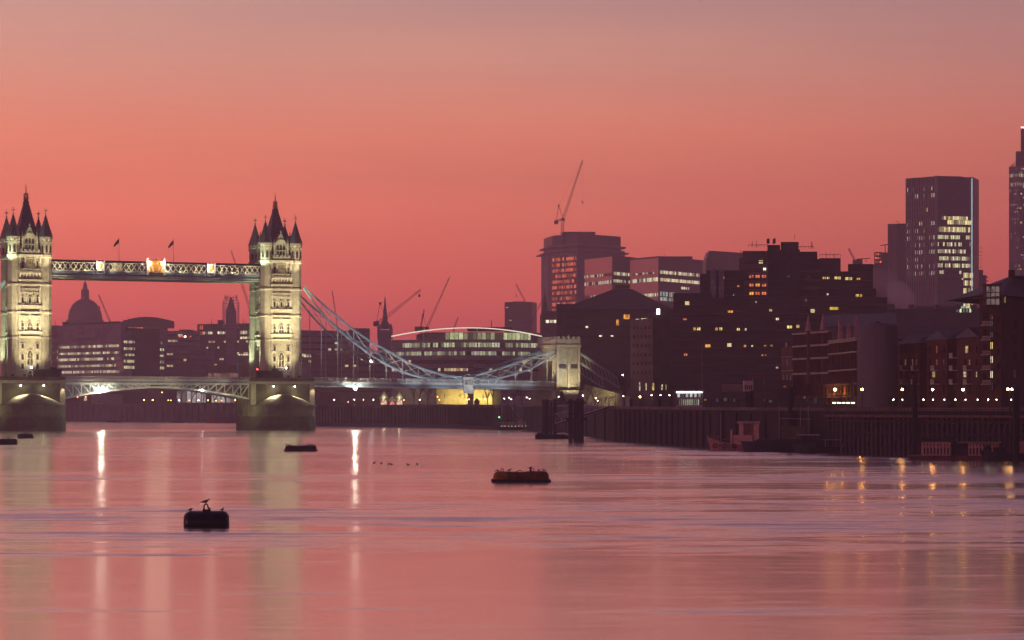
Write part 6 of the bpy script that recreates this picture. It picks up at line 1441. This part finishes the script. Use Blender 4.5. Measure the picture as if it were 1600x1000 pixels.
for k in range(9): p_ = A.lerp(C, k/8); b.bar(p_+Vector((-.7, 0, 0)), p_+Vector((-.7, 0, 1.6)), .1, .1); b.bar(p_+Vector((.7, 0, 0)), p_+Vector((.7, 0, 1.6)), .1, .1); b.bar(p_+Vector((-.7, 0, 0)), p_+Vector((.7, 0, 0)), .5, .08)
b.build('gangway', M['conc_pale'], t)
for x, y, z_, c, nm in ((-7, -2, 4.0, (.1, 1, .45), 'green_light'), (4.9, -2, 6.2, (.1, 1, .4), 'green_light'), (4.9, -2, 3.8, (.1, 1, .4), 'green_light'), (3.2, -1.5, 4.4, (1, .35, .45), 'pink_light'), (3.9, -1.5, 5.0, (1, .45, .4), 'pink_light')):
    b = MB(); b.lathe([(.02, -.22), (.22, 0), (.02, .22)], (x, y, z_), 8); b.build(nm, emit_c(c, 9), t)
b = MB(); b.bar((-7, -2, .5), (-7, -2, 4), .12, .12); b.bar((4.9, -2, .5), (4.9, -2, 6), .12, .12); b.bar((3.2, -1.5, .5), (3.2, -1.5, 4.3), .1, .1); b.bar((3.9, -1.5, .5), (3.9, -1.5, 4.9), .1, .1); b.build('light_posts', M['darksteel'], t)
# truss gangway from shore to the pontoon
A = Vector(at(872, 520, 662)); C = Vector(at(957, 507, 634)); t = thing('gangway', 'long pale truss gangway rising behind the right pile cluster', 'gangway', A); L_ = C-A; b = MB(); n = 16; side = Vector((-L_.y, L_.x, 0)).normalized()*.9
for s in (-1, 1):
    o_ = side*s; b.bar(o_, L_+o_, .16, .2); b.bar(o_+Vector((0, 0, 2.1)), L_+o_+Vector((0, 0, 2.1)), .14, .16)
    for k in range(n+1):
        p_ = L_*(k/n)+o_; b.bar(p_, p_+Vector((0, 0, 2.1)), .08, .08)
        if k < n: p2 = L_*((k+1)/n)+o_; b.bar(p_+Vector((0, 0, 2.1 if k % 2 else 0)), p2+Vector((0, 0, 0 if k % 2 else 2.1)), .09, .09)
b.build('truss', M['conc_pale'], t); b = MB(); b.mesh([-side, side, L_+side, L_-side], [(0, 1, 2, 3)]); b.build('walkway_deck', M['timber'], t)
# jetty on timber piles at right
JA, JB = Vector(W2(1290, 352)), Vector(W2(1640, 296)); jd = (JB-JA).normalized(); jn = Vector((-jd.y, jd.x)); JL = (JB-JA).length
t = thing('timber_jetty', 'long timber jetty on closely set piles before the riverside buildings', 'jetty', (JA.x, JA.y, 0)); b = MB(); zt = 5.25
v3 = lambda s, o, z: (jd.x*s+jn.x*o, jd.y*s+jn.y*o, z)
b.mesh([v3(0, 0, zt), v3(JL, 0, zt), v3(JL, 5, zt), v3(0, 5, zt), v3(0, 0, zt+.45), v3(JL, 0, zt+.45), v3(JL, 5, zt+.45), v3(0, 5, zt+.45)], [(3,2,1,0),(4,5,6,7),(0,1,5,4),(1,2,6,5),(2,3,7,6),(3,0,4,7)]); b.build('deck', M['timber'], t)
n = 46
for k in range(n):
    s = .4+k*(JL-.8)/(n-1); b = MB(); b.tube(v3(s, .35, -2), v3(s, .35, zt), .19, .17, 7); b.build('pile', M['timberlite'], t)
b = MB()
for k in range(0, n, 3): s = .4+k*(JL-.8)/(n-1); b.bar(v3(s, .3, 1), v3(s+2.2, .3, zt-.3), .14, .14)
b.bar(v3(0, .1, zt-.5), v3(JL, .1, zt-.5), .16, .3); b.bar(v3(0, .05, 3), v3(JL, .05, 3), .12, .22); b.build('bracing', M['timber'], t)
b = MB()
for k in range(60): s = k*JL/59; b.bar(v3(s, .1, zt+.45), v3(s, .1, zt+1.45), .05, .05)
for z_ in (.85, 1.15, 1.45): b.bar(v3(0, .1, zt+z_), v3(JL, .1, zt+z_), .05, .05)
b.build('railing', M['darksteel'], t)
b = MB(); b.bar(v3(0, -.1, zt+.25), v3(JL, -.1, zt+.25), .12, .3); b.build('fender_beam', surf('rusty_beam', (.16, .08, .06), .7, .4, 1), t)

# ------------------------------------------------------------ low waterfront buildings behind the quay
B = Bld('lit_pavilion', 'small two storey glass pavilion with a bright white strip of lamps', 'pavilion', 470, 1056, zg=6.6)
B.mass([(1056, 470), (1098, 466)], 611, M['concrete'], 6); B.bands([(1057, 469.9), (1097, 466.1)], [(615, 620.5)], band('pavilion_upper', .9, (.9, .95, 1), (.85, 1, .85), .8, seed=71, mull=.3), 1.0, out=.1, name='glass_wall'); B.bands([(1057, 469.9), (1097, 466.1)], [(624, 633)], band('pavilion_lower', .7, (.7, .8, .6), (.9, 1, .8), .4, seed=72, mull=.35), .5, out=.1, name='glass_wall')
P0, P1 = B.P(1056, 470), B.P(1098, 466); b = MB(); 
for k in range(14): q = P0.lerp(P1, (k+.5)/14); b.cbox((q.x, q.y-.5, B.z(613, 468)), (.13, .08, .1))
b.build('lamp_strip', emit('white_strip', (.95, 1, .9), 7), B.t); b = MB(); b.bar((P0.x, P0.y-.7, B.z(610.5, 468)), (P1.x, P1.y-.7, B.z(610.5, 468)), 1.4, .12)
for k in range(9): q = P0.lerp(P1, k/8); b.bar((q.x, q.y-1.2, B.z(610.5, 468)), (q.x+.4, q.y-1.2, B.z(607.5, 468)), .05, .05)
b.build('roof_canopy', M['conc_pale'], B.t)
q = W2(1097, 462); t = thing('flag_mast', 'tall thin mast with a yard beside the lit pavilion', 'mast', (q.x, q.y, 6.6)); b = MB(); b.tube((0, 0, 0), (0, 0, zat(540, 462)-6.6), .1, .05, 6); b.bar((-.5, 0, zat(568, 462)-6.6), (.5, 0, zat(568, 462)-6.6), .07, .07); b.bar((0, 0, zat(573, 462)-6.6), (2.4, 0, zat(567, 462)-6.6), .04, .04); b.build('mast_pole', M['conc_pale'], t)
B = Bld('riverside_restaurant', 'long low dark restaurant behind the quay with a few glowing panes', 'restaurant', 455, 1110, zg=6.4)
B.mass([(1100, 462), (1240, 436)], 612, M['conc_dark'], 8); B.mass([(1128, 458), (1160, 452)], 600, M['brown'], 5); B.mass([(1179, 447), (1238, 437)], 596, M['conc_dark'], 5)
RL = ((1100, 462), (1240, 436))
for x, y, w_, h_, mt in ((1103, 625, 6, 3, oj), (1142, 623, 5, 8, dj), (1148, 625, 4, 6, yj), (1134, 624, 10, 6, dj), (1153, 627, 2, 3, wj), (1186, 623, 3, 4, wj), (1195, 625, 5, 5, dj), (1205, 627, 9, 5, dj), (1121, 625, 8, 6, dj), (1227, 604, 8, 3.5, litwin('orange_heater', (1, .25, .06), .5, .6))): B.win(x, y, 450, w_, h_, mt, *RL)
B = Bld('control_room', 'small white windowed cabin raised on a dark stalk above the quay', 'cabin', 440, 1170, zg=6.4); q = B.P(1169, 432); b = MB(); b.box(q.x-.85, q.x+.85, q.y-.8, q.y+.8, B.z(611.5, 432), B.z(595, 432)); b.build('cabin_wall', surf('cabin_pink_white', (.62, .50, .50), .7, .1, 1), B.t)
b = MB()
for k in range(4): b.box(q.x-.68+k*.37, q.x-.46+k*.37, q.y-.85, q.y-.8, B.z(609, 432), B.z(602, 432))
b.build('cabin_windows', M['glass'], B.t); b = MB(); b.box(q.x-.4, q.x+.9, q.y-.5, q.y+.6, -2, B.z(611.6, 432)); b.build('stalk', M['conc_dark'], B.t)
b = MB(); q2 = B.P(1184, 436); b.box(q2.x-1.2, q2.x+1.4, q2.y-1, q2.y+1, B.z(585.5, 436), B.z(584.2, 436)); b.bar((q2.x-.9, q2.y, B.z(585, 436)), (q2.x-.9, q2.y, B.z(600, 436)), .12, .12); b.bar((q2.x+1.1, q2.y, B.z(585, 436)), (q2.x+1.1, q2.y, B.z(600, 436)), .12, .12); b.build('roof_canopy', surf('rust_canopy', (.35, .12, .08), .7), B.t)
B = Bld('riverside_kiosk', 'low kiosk with yellow glowing panes under the ornate spires', 'kiosk', 425, 1250, zg=6.4); B.mass([(1242, 428), (1298, 418)], 617, M['conc_dark'], 4)
for x, y, w_, h_, mt in ((1258, 621, 5, 4, oj), (1263, 625, 3, 5, yj), (1254, 630, 3, 2, wj), (1293, 623, 3, 10, yj), (1275, 626, 8, 9, dj)): B.win(x, y, 424, w_, h_, mt, (1242, 428), (1298, 418))

# ------------------------------------------------------------ boats
def hull_mb(L, Wd, h0, h1, n=14, m=0, stern=.75):
    b = MB(); secs = []
    for k in range(n+1):
        f = k/n; x = -L/2+L*f; w = Wd/2*min(1, (f/.30))**.6 if f < .3 else Wd/2*(1-(max(0, f-.75)/.25)**2*(1-stern)); w = max(w, .04); sh = h1+(h0-h1)*max(0, (1-f/.55))**2
        secs.append([(x+(.6 if k == 0 else 0), -w*.55, -.5), (x, -w, sh), (x, w, sh), (x+(.6 if k == 0 else 0), w*.55, -.5)])
    vs = [p_ for s in secs for p_ in s]; fs = []
    for k in range(n):
        a = k*4; fs += [(a, a+4, a+5, a+1), (a+2, a+6, a+7, a+3), (a+1, a+5, a+6, a+2)]
    fs += [(0, 1, 2, 3), (n*4+3, n*4+2, n*4+1, n*4)]
    b.mesh(vs, fs, m)
    for k in range(n):
        for j in (1, 2): b.bar(secs[k][j], secs[k+1][j], .14, .16, m)
    return b
M['boatred'] = surf('faded_red_boat_paint', (.48, .19, .17), .6, .3, 1.5); M['boatpink'] = surf('pale_salmon_cabin', (.72, .38, .33), .6, .2, 1.5); M['hullblack'] = surf('black_hull', (.018, .015, .02), .5, .3, 1)
D = 372; q = W2(1152, D); t = thing('tugboat', 'old red tugboat with raised bow and salmon wheelhouse moored at the quay', 'boat', (q.x, q.y, 0), R(-8))
hull_mb(9.4, 3.0, 2.1, .85).build('hull', M['boatred'], t)
b = MB(); b.box(-.6, 2.4, -1.0, 1.0, .8, 2.4); b.build('deckhouse', M['boatpink'], t)
b = MB(); b.box(.3, 1.0, -.95, .9, 2.4, 4.3); b.box(2.6, 3.4, -.95, .9, 1.6, 4.3); b.box(.3, 3.4, .7, .9, 2.4, 4.3); b.box(.2, 3.5, -1.05, 1.0, 4.3, 4.4); b.build('wheelhouse', M['boatpink'], t)
b = MB()
for k in range(18): b.box(.0+k*.2, .14+k*.2, -1.35, 1.1, 4.42, 4.5); b.mesh([(.0+k*.2, -1.36, 4.45), (.17+k*.2, -1.36, 4.45), (.085+k*.2, -1.38, 4.1)], [(0, 2, 1)])
b.box(-.05, 3.6, -1.35, 1.1, 4.5, 4.55); b.build('striped_awning', surf('canvas_awning', (.6, .42, .40), .8, .15, 2), t)
b = MB(); b.lathe([(.16, 1.0), (.16, 3.2), (.2, 3.3)], (-.9, 0, 0), 8); b.build('funnel', M['boatpink'], t)
b = MB(); b.tube((-2.6, 0, 1), (-2.6, 0, 5.8), .06, .04, 6); b.bar((-3.8, 0, 1.2), (-1.5, 0, 1.9), .05, .05)
for k in range(5): b.tube((-4.6+k*.5, -.5, 1.2), (-4.6+k*.5, -.5, 2.5-.1*k), .03, .03, 5)
b.bar((-4.6, -.5, 2.5), (-2.6, -.5, 2.1), .03, .03); b.build('mast', M['conc_pale'], t)
b = MB()
for k in range(3):
    x = -3.4+k*1.5
    for j in range(10): a = 2*math.pi*j/10; a2 = 2*math.pi*(j+1)/10; b.bar((x+.3*math.cos(a), -1.6+.12*k*(k-2), .7+.3*math.sin(a)), (x+.3*math.cos(a2), -1.6+.12*k*(k-2), .7+.3*math.sin(a2)), .18, .16)
b.build('tyre_fender', M['hullblack'], t)
D = 362; q = W2(1240, D); t = thing('barge', 'long black barge lying behind the tugboat stern', 'barge', (q.x, q.y, 0), R(-9)); hull_mb(16, 4.2, 1.5, 1.3, stern=.9).build('hull', M['hullblack'], t)
b = MB(); b.box(-5.5, 5.5, -1.5, 1.5, 1.3, 1.9); b.build('hatch_cover', M['hullblack'], t); b = MB(); b.box(-1.9, 1.6, -1.2, 1.4, 1.9, 3.7); b.box(-2.1, 1.8, -1.4, 1.6, 3.7, 3.85); b.build('deck_cabin', surf('olive_cabin', (.10, .075, .055), .7, .2, 1), t)
b = MB()
for x in (-2.2, 1.0, 2.2): b.tube((x, .5, 1.9), (x, .5, 7), .05, .04, 5)
b.bar((-2.3, .5, 5.1), (2.6, .5, 4.9), .09, .09); b.build('rigging', M['conc_pale'], t)
D = 350; q = W2(1285, D); t = thing('workboat', 'small dark workboat with a pale canopy right of the black barge', 'boat', (q.x, q.y, 0), R(-6)); hull_mb(9, 3.2, 1.2, .8, stern=.85).build('hull', M['hullblack'], t)
b = MB(); b.box(-3.2, -.8, -1, 1, .8, 2.6); b.build('cabin', M['conc_dark'], t); b = MB(); b.box(-3.6, -.4, -1.3, 1.3, 2.6, 2.75); 
for x in (.4, 3.0): b.tube((x, -.9, .8), (x, -.9, 1.9), .04, .04, 5)
b.box(.2, 3.2, -1, 1, 1.9, 1.97); b.bar((-4.2, 0, 2.2), (-3.4, 0, 3.2), .07, .07); b.build('canopy', M['conc_pale'], t)
q = W2(1303, 344); 
D = 300; q = W2(1497, D); t = thing('houseboat', 'long low houseboat with salmon panels and flat roof at the foot of the jetty', 'houseboat', (q.x, q.y, 0), R(-10)); b = MB(); b.box(-6.2, 5.6, -1.9, 2.2, -.4, .55); b.box(-6.4, 5.8, -2.0, 2.3, .45, .6); b.build('hull', surf('houseboat_hull', (.16, .07, .06), .7, .3, 1), t)
b = MB(); b.box(-4.6, -.9, -1.5, 1.8, .6, 2.35); b.box(1.2, 5.0, -1.5, 1.8, .6, 2.15); b.build('cabin_wall', M['boatpink'], t); b = MB(); b.box(-.9, 1.2, -1.2, 1.8, .6, 2.1); b.build('dark_cabin', M['conc_dark'], t)
b = MB(); b.box(-5.6, -.2, -2.2, 2.2, 2.4, 2.52); b.box(-4.5, -.5, -1.2, 1.6, 2.52, 2.9); b.build('roof', M['conc_dark'], t); b = MB(); b.box(-.2, 5.4, -2.1, 2.2, 2.2, 2.3); b.build('flat_roof', surf('pinkish_roof_felt', (.30, .18, .18), .8, .2, 1), t)
b = MB()
for x in [-4.3+k*.42 for k in range(8)]+[1.4+k*.42 for k in range(9)]: b.box(x, x+.12, -1.56, -1.5, 1.75, 2.1); b.box(x, x+.2, -1.55, -1.5, .75, 1.6)
b.build('window', M['glass'], t)
for x in (-5.4, -4.7, -3, -1, 1.2, 3.2, 5.2): b = MB(); b.bar((x, -2.0, .6), (x, -2.0, 2.4 if x < 0 else 2.2), .07, .07); b.build('post', M['conc_dark'], t)
D = 296; q = W2(1573, D); t = thing('workboat', 'dark beamy workboat at the right edge beside the houseboat', 'boat', (q.x, q.y, 0), R(-6)); hull_mb(6.5, 2.6, 1.3, .9, stern=.9).build('hull', M['hullblack'], t); b = MB(); b.box(-1.6, -.2, -.8, .8, .9, 1.7); b.lathe([(.45, 1.0), (.5, 1.6), (.2, 2.0)], (-2.4, 0, 0), 8); b.build('deck_gear', M['hullblack'], t); b = MB(); b.box(1.0, 2.6, -.8, .8, .9, 2.3); b.box(.8, 2.9, -1, 1, 2.3, 2.4); b.build('cabin', M['boatred'], t)
q = W2(1003, 498); t = thing('launch', 'small red and white launch moored under the dark quay', 'boat', (q.x, q.y, 0), R(-14)); hull_mb(6.5, 2.2, 1.3, .8, stern=.85).build('hull', M['boatred'], t); b = MB(); b.box(-.9, 1.4, -.8, .8, .8, 2.0); b.box(.3, 2.7, -.7, .9, 2.0, 3.6); b.build('cabin', M['boatpink'], t); b = MB(); b.lathe([(.02, -.2), (.22, 0), (.02, .2)], (-.9, -.9, 2.2), 8); b.build('red_light', emit_c((1, .25, .2), 4), t)
q = W2(1030, 480); t = thing('barge', 'flat black lighter lying on the dark foreshore near the launch', 'barge', (q.x, q.y, 0), R(-14)); hull_mb(10, 3, .9, .8, stern=1).build('hull', M['hullblack'], t); b = MB(); b.box(-3, 3, -1, 1, .8, 1.2); b.build('hatch_cover', M['hullblack'], t)
q = W2(348, 1130); t = thing('passenger_boat', 'low red passenger boat with open top deck left of the right pier', 'boat', (q.x, q.y, 0), R(6)); hull_mb(17, 4.5, 1.6, 1.2, stern=.9).build('hull', surf('bright_red_hull', (.55, .06, .06), .5, .15, 1), t)
b = MB(); b.box(-4, 7.5, -1.8, 1.8, 1.2, 3.2); b.build('saloon', surf('saloon_purple', (.2, .12, .16), .5), t); b = MB(); b.box(-1.5, 8, -2, 2, 5.2, 5.35); 
for k in range(6): b.tube((-1.3+k*1.8, -1.8, 3.2), (-1.3+k*1.8, -1.8, 5.2), .07, .07, 5)
for k in range(8): b.tube((-6.5+k*.8, -1.6, 1.4), (-6.5+k*.8, -1.6, 3.9), .05, .05, 5)
b.bar((-6.5, -1.6, 3.9), (8, -1.6, 4.0), .08, .08); b.build('canopy', surf('red_canopy', (.4, .1, .1), .6), t)
for px, D, s, lab in ((279, 1150, 1, 'tiny dark rowing boat on the far water under the bascule'), (178, 1180, 1.3, 'small dark skiff below the far wall left of the bascule middle')):
    q = W2(px, D); t = thing('skiff', lab, 'boat', (q.x, q.y, 0)); hull_mb(6*s, 1.8, .9, .6).build('hull', M['hullblack'], t); b = MB(); b.box(-.6, .8, -.5, .5, .5, 1.0); b.build('thwart', M['hullblack'], t)

# ------------------------------------------------------------ mooring buoys and gulls
def gull(loc, rz, s=1.0, label='', pose=0):
    b = MB(); spine = [(-.30, .055, .012), (-.20, .075, .045), (-.08, .10, .085), (.04, .115, .10), (.13, .15, .075), (.17, .20, .045), (.20, .245, .048), (.235, .255, .042), (.26, .25, .018), (.32, .24, .006)]
    if pose: spine = [(x*.8, z-.015*(i > 4)*2, r*1.1) for i, (x, z, r) in enumerate(spine)]
    vs = []; n = 8
    for x, z, r in spine:
        for k in range(n): a = 2*math.pi*k/n; vs.append((x*s, r*.85*math.cos(a)*s, (z+r*math.sin(a)+.04)*s))
    fs = [(j*n+k, j*n+(k+1) % n, (j+1)*n+(k+1) % n, (j+1)*n+k) for j in range(len(spine)-1) for k in range(n)]+[tuple(range(n-1, -1, -1)), tuple(range((len(spine)-1)*n, len(spine)*n))]
    b.mesh(vs, fs)
    for s_ in (-1, 1): b.mesh([(.08*s, s_*.09*s, .2*s), (-.10*s, s_*.10*s, .17*s), (-.40*s, s_*.03*s, .10*s), (-.12*s, s_*.075*s, .08*s)], [(0, 1, 2, 3), (3, 2, 1, 0)])
    for s_ in (-.03, .03): b.bar((.01*s, s_*s, -.02*s), (.01*s, s_*s, .10*s), .012*s, .012*s)
    o = b.build('gull', M['gull'], None, loc, rz, smooth=True); tag(o, label, 'gull', 'gulls resting on the buoys'); return o
M['gull'] = surf('grey_gull_feathers', (.12, .10, .12), .7, .4, 8)
M['buoyblack'] = surf('tarred_black_buoy', (.012, .010, .014), .35, .4, 2, spec=.5); M['buoyyel'] = surf('rusty_yellow_buoy', (.16, .07, .025), .6, .5, 1.2, bump=.2); M['buoyor'] = surf('orange_buoy_end', (.42, .17, .03), .6, .25, 2)
# near black drum
q = W2(322.5, 130); t = thing('mooring_buoy', 'black drum shaped mooring buoy with lifting eye, nearest in the photo', 'buoy', (q.x, q.y, 0), R(4), 'mooring buoys')
b = MB(); rr_ = .62; b.xlathe([(-1.23, .30, .22), (-1.2, .42, .22), (-1.05, .56, .22), (-.88, rr_, .22), (.9, rr_, .22), (1.1, .56, .22), (1.21, .4, .22), (1.24, .3, .22)], 24); b.build('drum', M['buoyblack'], t, smooth=True)
b = MB(); 
for x in (-.85, .88): b.xlathe([(x-.03, rr_+.02, .22), (x+.03, rr_+.02, .22)], 24)
b.build('hoop', M['buoyblack'], t); b = MB(); b.box(-.2, .24, -.16, .16, .8, .93)
for k in range(14):
    a = math.pi*1.15*k/14-.25; a2 = math.pi*1.15*(k+1)/14-.25; b.bar((-.02+.11*math.cos(a), 0, 1.03+.19*math.sin(a)), (-.02+.11*math.cos(a2), 0, 1.03+.19*math.sin(a2)), .07, .08)
b.tube((-.16, 0, .85), (-.12, 0, 1.0), .06, .05, 8); b.tube((.13, 0, .9), (.18, 0, 1.02), .05, .06, 8); b.build('lifting_eye', M['buoyblack'], t)
gull((q.x-.04, q.y, 1.235), R(8), .85, 'gull standing on the lifting eye of the nearest black buoy'); gull((q.x-.86, q.y-.05, .83), R(10), .62, 'crouching gull at the left end of the nearest black buoy', 1); gull((q.x+.88, q.y, .83), R(60), .62, 'small gull at the right end of the nearest black buoy', 1)
def big_buoy(px, D, L, h, label, mats, split=None):
    q = W2(px, D); t = thing('mooring_buoy', label, 'buoy', (q.x, q.y, 0), R(3), 'mooring buoys'); b = MB(); hw = L/2
    secs = [(-hw, .35), (-hw+.06, .75), (-hw+.25, .97), (-hw+.5, 1), (-hw*.15, .98), (0, .93), (hw*.12, .99), (hw*.3, 1.04), (hw*.8, 1.03), (hw-.22, 1.0), (hw-.05, .8), (hw, .35)]
    def hull(s0, mt, nm):
        b = MB(); pr = []
        for x, f in s0: H_ = h*f; pr.append([(x, -.85*f, -.3), (x, -.9*f, H_*.6), (x, -.72*f, H_*.93), (x, 0, H_), (x, .72*f, H_*.93), (x, .9*f, H_*.6), (x, .85*f, -.3)])
        vs = [p_ for s in pr for p_ in s]; n_ = 7; fs = [(j*n_+k, (j+1)*n_+k, (j+1)*n_+k+1, j*n_+k+1) for j in range(len(pr)-1) for k in range(n_-1)]+[tuple(range(n_)), tuple(range(len(vs)-1, len(vs)-n_-1, -1))]
        b.mesh(vs, fs); return b.build(nm, mt, t)
    if split: hull(secs[:4]+[(split, 1)], mats[1], 'orange_end'); hull([(split+.01, 1.0)]+[s for s in secs[4:]], mats[0], 'body')
    else: hull(secs, mats[0], 'body')
    b = MB(); b.bar((-hw-.12, -1.0, .12), (hw+.12, -1.0, .10), .2, .26); b.bar((-hw-.12, 1.0, .12), (hw+.12, 1.0, .1), .2, .26); b.build('rubbing_strake', M['buoyblack'], t)
    b = MB()
    for x in (-hw*.67, hw*.42):
        for k in range(12): a = 2*math.pi*k/12; a2 = 2*math.pi*(k+1)/12; b.bar((x+.12*math.cos(a), 0, h+.13+.13*math.sin(a)), (x+.12*math.cos(a2), 0, h+.13+.13*math.sin(a2)), .05, .06)
    for k in range(8): a = math.pi*k/8; a2 = math.pi*(k+1)/8; b.bar((-.15+.28*math.cos(a), -.3, h*.93+.14*math.sin(a)), (-.15+.28*math.cos(a2), -.3, h*.93+.14*math.sin(a2)), .08, .08)
    for x in (-hw*.9, -hw*.45, hw*.65): b.bar((x-.1, -.5, h*.94), (x-.1, -.5, h+.1), .04, .04); b.bar((x+.1, -.5, h*.94), (x+.1, -.5, h+.1), .04, .04); b.bar((x-.1, -.5, h+.1), (x+.1, -.5, h+.1), .04, .04)
    b.build('mooring_rings', M['buoyblack'], t); return q
q = big_buoy(814, 210, 4.95, .92, 'long rusty yellow mooring buoy with an orange end and gulls on top', (M['buoyyel'], M['buoyor']), -1.25)
for x, z_, a, s, lab in ((-1.0, .93, 15, .8, 'gull near the orange end of the rusty yellow buoy'), (.85, 1.14, 20, .8, 'tallest standing gull on the rusty yellow buoy'), (-2.05, .9, 170, .65, 'gull crouching at the left end of the rusty yellow buoy'), (1.55, .95, 70, .7, 'gull facing forward right of the middle of the rusty yellow buoy'), (2.0, .95, 160, .7, 'gull at the right end of the rusty yellow buoy')): gull((q.x+x, q.y-.1, z_), R(a), s, lab)
b = MB(); b.lathe([(.1, 0), (.06, .22), (.12, .25)], n=8); o = b.build('buoy_post', M['buoyblack'], None, (q.x+.85, q.y-.1, .93)); tag(o, 'stubby post under the tallest gull on the rusty yellow buoy', 'post')
q = big_buoy(470, 366, 4.9, .88, 'dark barge shaped mooring buoy crowded with gulls in mid river', (M['buoyblack'], None))
for k, (x, s) in enumerate(((-2.2, .9), (-1.9, .8), (-1.5, .85), (-.4, .9), (.2, .7), (1.3, .8), (1.6, .9), (1.95, .85), (2.2, .7))):
    gull((q.x+x, q.y-.2+.1*(k % 3), .88), R(40*k), s, 'gull on the dark mid river buoy, %s from its left end' % ('first', 'second', 'third', 'fourth', 'fifth', 'sixth', 'seventh', 'eighth', 'ninth')[k], k % 2)
for px, D, L, h, lab, y in ((13, 436, 3.3, 1.05, 'black box shaped mooring buoy at the left edge of the photo', 0), (40, 528, 3.5, 1.1, 'black box shaped mooring buoy just right of the left edge one', 0)):
    q = W2(px, D); t = thing('mooring_buoy', lab, 'buoy', (q.x, q.y, 0), R(2), 'mooring buoys'); b = MB(); hw = L/2; b.xlathe([(-hw, .5, .3), (-hw+.12, .72, .32), (hw-.12, .72, .32), (hw, .5, .3)], 18); b.build('drum', M['buoyblack'], t); b = MB(); b.cbox((0, 0, 1.12), (.18, .15, .12)); b.tube((.05, 0, 1.1), (.1, 0, 1.45), .05, .04, 6); b.build('lifting_eye', M['buoyblack'], t)
    gull((q.x-.8, q.y, 1.02), R(30), .8, 'gull on top of the '+('left edge black buoy' if px < 20 else 'second black buoy from the left edge'))
for k, (px, py) in enumerate(((585, 724), (596, 724.5), (607, 726), (611, 726), (637, 726.5), (652, 726))):
    D = 6.4*F/(py-HY); q = W2(px, D); o = gull((q.x, q.y, -.05), R(50*k), .9, ('leftmost', 'second', 'third', 'fourth', 'fifth', 'rightmost')[k]+' of six gulls swimming in the middle of the river', 1); o['group'] = 'gulls swimming'
# rising steam
def blob(px, py, D, rx, ry, rz, tilt, b, n=14):
    c = Vector(at(px, D, py)); ct, st_ = math.cos(tilt), math.sin(tilt); prof = [math.pi*(k+.5)/8-math.pi/2 for k in range(8)]
    vs = []
    for a in prof:
        for k in range(n):
            t_ = 2*math.pi*k/n; w_ = 1+.12*math.sin(3*t_+a*4); x, y, z_ = rx*math.cos(a)*math.cos(t_)*w_, ry*math.cos(a)*math.sin(t_)*w_, rz*math.sin(a)
            vs.append((c.x+x*ct-z_*st_, c.y+y, c.z+x*st_+z_*ct))
    m0 = len(prof); fs = [(j*n+k, j*n+(k+1) % n, (j+1)*n+(k+1) % n, (j+1)*n+k) for j in range(m0-1) for k in range(n)]+[tuple(range(n-1, -1, -1)), tuple(range((m0-1)*n, m0*n))]
    b.mesh(vs, fs)
m = bpy.data.materials.new('steam_cloud'); nt = nodes_of(m); pv = N(nt, 'ShaderNodeVolumePrincipled'); o = N(nt, 'ShaderNodeOutputMaterial'); nt.links.new(pv.outputs[0], o.inputs['Volume'])
pv.inputs['Density'].default_value = .085; pv.inputs['Color'].default_value = (.95, .9, .95, 1); pv.inputs['Anisotropy'].default_value = .5
b = MB(); blob(1408, 462, 1200, 6.5, 5, 9, R(48), b); tag(b.build('steam_plume', m), kind='stuff', label='pale steam drifting up left between the dark tower and the hotel roofs')
m2 = m.copy(); m2.name = 'steam_cloud_thin'; [setattr(n_.inputs['Density'], 'default_value', .035) for n_ in m2.node_tree.nodes if n_.type == 'PRINCIPLED_VOLUME']
b = MB(); blob(1392, 450, 1225, 7, 5, 15, R(50), b); tag(b.build('steam_plume', m2), kind='stuff')
# ------------------------------------------------------------ haze over the river
hz = MB(); hz.box(-2400, 2400, -120, 3000, -2, 300)
m = bpy.data.materials.new('river_haze'); nt = nodes_of(m)
pv = N(nt, 'ShaderNodeVolumePrincipled'); o = N(nt, 'ShaderNodeOutputMaterial'); nt.links.new(pv.outputs[0], o.inputs['Volume'])
pv.inputs['Density'].default_value = .00035; pv.inputs['Color'].default_value = (.93, .82, .90, 1); pv.inputs['Anisotropy'].default_value = .6
h = tag(hz.build('haze', m), kind='stuff')
